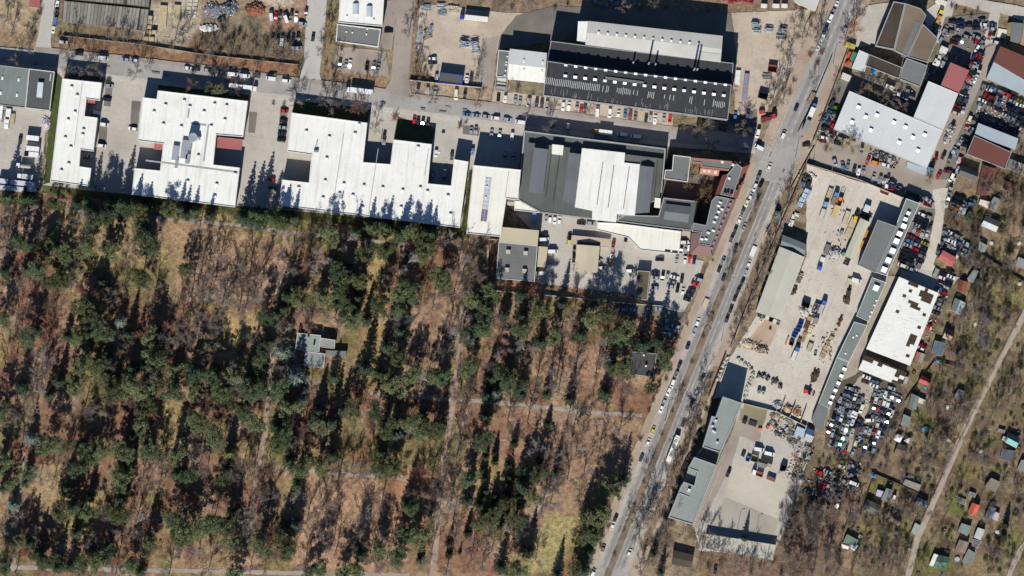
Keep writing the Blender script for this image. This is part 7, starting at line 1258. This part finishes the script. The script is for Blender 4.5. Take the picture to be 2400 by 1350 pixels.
hedge('2356 1215 2350 1260', 'tall dark hedge right of the blue-grey hut', 3.0, 2.0); hedge('2236 936 2290 960', 'hedge below the grey lawn hut', 1.4, 1.2, (90, 80, 60), 50, True); hedge('2016 1260 2005 1300 1995 1345', 'dark hedge right of the bottom left green hut', 1.8, 1.6); hedge('1970 1275 1960 1320', 'dark hedge left of the bottom left green hut', 1.8, 1.6); hedge('2080 1130 2110 1140', 'hedge behind the lavender roof', 1.4, 1.0, (90, 80, 60), 60, True)
hedge('2130 1335 2200 1240 2262 1110 2330 960 2402 820', 'bare hedge along the right side of the lane', 1.2, .8, (112, 94, 76), 34, True); hedge('2105 1335 2175 1185 2245 1040 2310 900 2385 750', 'bare hedge along the left side of the lane', 1.2, .8, (112, 94, 76), 34, True); hedge('1105 400 1096 470 1084 540', 'narrow green hedge beside the solar-panelled hall', 1.5, 1.4, (92, 104, 52), 70); hedge('1888 390 1830 530 1770 680', "scrubby bare hedge beside the builders' yard fence", 1.2, 1.2, (140, 116, 90), 40, True); hedge('160 455 300 470 560 492 760 512 960 534 1080 548', 'ragged green hedge behind the white halls', 1.8, 3.4, (74, 86, 46), 60)
for ln_, lb_ in (('2268 687 2304 701', 'short bare hedge below the rusty brown hut'), ('2333 878 2398 892', 'bare hedge right of the lane near the right edge'), ('2317 1036 2359 1045', 'bare hedge left of the slate-grey hut'), ('2259 913 2300 936', 'bare hedge above the grey lawn hut'), ('2187 998 2261 1031', 'bare hedge behind the vegetable beds'),
    ('2262 840 2330 866', 'bare hedge in the middle of the upper plots'), ('2140 1060 2200 1085', 'bare hedge below the vegetable plot'), ('2170 1100 2215 1118', 'bare hedge above the slate hut'), ('2060 1225 2080 1275 2070 1340', 'bare hedge between two bottom plots'), ('2110 1250 2100 1300 2085 1345', 'bare hedge left of the lower lane'), ('2340 640 2400 668', 'bare hedge below the lawns at right'), ('2320 720 2378 745', 'bare hedge near the top of the lane'), ('2300 1100 2310 1140 2290 1175', 'bare hedge above the orange-red hut'), ('2345 1160 2400 1185', 'bare hedge right of the grey-brown hut'), ('2330 1290 2385 1310', 'bare hedge near the bottom right lane')):
    hedge(ln_, lb_, 1.5, 1.3, (120, 102, 84), 60, True)
cr_ = random.Random(64); ci_ = 0
BUTT = {}
for nm_, col_, word in (('water_butt', (70, 110, 150), 'blue'), ('garden_table', (236, 234, 226), 'white'), ('compost_box', (128, 104, 80), 'brown')):
    mb = MB()
    if nm_ == 'water_butt': mb.bar((0, 0, 0), (0, 0, 1.1), .5, .45, k=12); mb.bar((0, 0, 1.1), (0, 0, 1.16), .52, k=12)
    elif nm_ == 'garden_table':
        mb.box(0, 0, .68, .74, 1.7, 1.0)
        for a_ in (-.7, .7):
            for b_ in (-.4, .4): mb.box(a_, b_, 0, .68, .08, .08)
        mb.box(0, .9, .4, .46, 1.5, .35); mb.box(0, -.9, .4, .46, 1.5, .35)
    else:
        for z_ in (.1, .35, .6, .85):
            for a_, b_, c_, d_ in ((0, .7, 1.5, .06), (0, -.7, 1.5, .06), (.72, 0, .06, 1.3), (-.72, 0, .06, 1.3)): mb.box(a_, b_, z_, z_ + .18, c_, d_)
        mb.box(0, 0, 0, .6, 1.3, 1.25)
    me_c = mb.mesh(nm_, [ITEM])
    sp_ = sorted(scatter(ALL, 26, 'R', 1, 22))
    for i_, t_ in enumerate(t for t in sp_ if t[0] > 2000): ob(nm_, me_c, label=f"{word} {nm_.replace('_', ' ')}, {ordn(i_ + 1)} from left among the allotments", cat=nm_.replace('_', ' '), group=f'{nm_} in the allotments', loc=W(t_[0], t_[1]), rz=cr_.uniform(0, 3), color=lin(col_))
def litter(polys, n, label, cols, seed):
    rg = random.Random(seed)
    for ci, c in enumerate(cols):
        mb = MB()
        for p in polys:
            p = pts(p); xs = [q[0] for q in p]; ys = [q[1] for q in p]
            for _ in range(int(n / len(cols) / len(polys))):
                x, y = rg.uniform(min(xs), max(xs)), rg.uniform(min(ys), max(ys))
                if not bool(inpoly(np.array(x), np.array(y), p)): continue
                v_ = W(x, y); mb.box(v_.x, v_.y, .1, rg.uniform(.3, .9), rg.uniform(.3, 1.5), rg.uniform(.15, .7), rg.uniform(0, 180))
        o = mb.build('loose_scrap', ITEM, label=f'{label}, {("pale", "dark", "rusty")[ci]} pieces', cat='scrap', kind='stuff', color=lin(c))
litter(['1940 960 1985 905 2050 900 2115 925 2070 1060 1930 1045', '1890 1100 2020 1085 2010 1150 1900 1180', '2110 490 2185 500 2150 635 2105 620', '2300 200 2400 240 2400 320 2290 290', '2220 45 2330 40 2290 130 2250 240 2200 200', '1920 250 1990 300 1990 340 1915 335', '2040 345 2110 375 2095 395 2030 375', '2205 540 2275 560 2260 605 2205 590', '1805 965 1900 1010 1860 1040 1800 1015', '1880 1040 1910 1050 1860 1125 1830 1110', '2200 640 2240 640 2170 820 2150 815'], 2600, 'loose car parts strewn through the scrapyards', [(206, 206, 202), (60, 58, 58), (150, 96, 70)], 71)
litter(['1925 440 1985 440 2000 520 2040 490 1990 610 1930 620', '1865 700 1935 700 1920 760 1890 840 1845 810', '1920 790 1960 770 1945 850 1915 850', '1870 395 1915 410 1880 490 1860 480', '1735 795 1800 800 1800 830 1740 815'], 330, "loose building materials strewn over the builders' yard", [(206, 194, 172), (70, 64, 58), (150, 116, 84)], 72)
# dead grass, brambles and brushwood too fine to count
def brush(polys, n, label, col, seed, size=(.25, .7), rad=.018, name='undergrowth'):
    rg = random.Random(seed); C = Cone()
    for poly, share in polys:
        p = pts(poly) if isinstance(poly, str) else poly; xs = [q[0] for q in p]; ys = [q[1] for q in p]; m_ = int(n * share); X = np.array([rg.uniform(min(xs), max(xs)) for _ in range(m_ * 2)]); Y = np.array([rg.uniform(min(ys), max(ys)) for _ in range(m_ * 2)]); ok = inpoly(X, Y, p)
        for x, y in list(zip(X[ok], Y[ok]))[:m_]:
            c = W(x, y)
            for _ in range(4):
                b_ = c + Vector((rg.gauss(0, .4), rg.gauss(0, .4), 0)); C.twig(b_, b_ + Vector((rg.gauss(0, .5), rg.gauss(0, .5), rg.uniform(*size))), rad * 1.6)
    ob(name, C.mesh(name, BARK), label=label, cat='undergrowth', kind='stuff', color=lin(col))
brush([(ALL, 1.2), ('2205 470 2300 480 2300 600 2250 640 2245 600 2270 560 2215 535', .2)], 16000, 'dry brambles and brushwood over the allotments', (132, 112, 92), 51, (.3, .9))
brush([('480 70 700 90 700 145 480 125', .4), ('150 80 480 100 480 120 150 100', .2), ('1840 40 1905 30 1890 100 1810 250 1790 220', .2), ('975 60 990 60 990 200 960 185', .1), ('1745 945 1890 1000 1870 1030 1740 985', .1)], 5000, 'dry weeds on the waste lots and yard edges', (160, 140, 106), 52)
brush([(FOREST, 1.0)], 24000, 'fallen twigs and low growth on the forest floor', (124, 102, 80), 53, (.1, .5))
for o in bpy.data.objects:
    if 'label' in o and not 4 <= len(o['label'].split()) <= 16: print('LABEL', len(o['label'].split()), o['label'])
print('TRIS', sum(len(m.polygons) for m in bpy.data.meshes), 'OBJ', len(bpy.data.objects), 'TREES', len(FR))
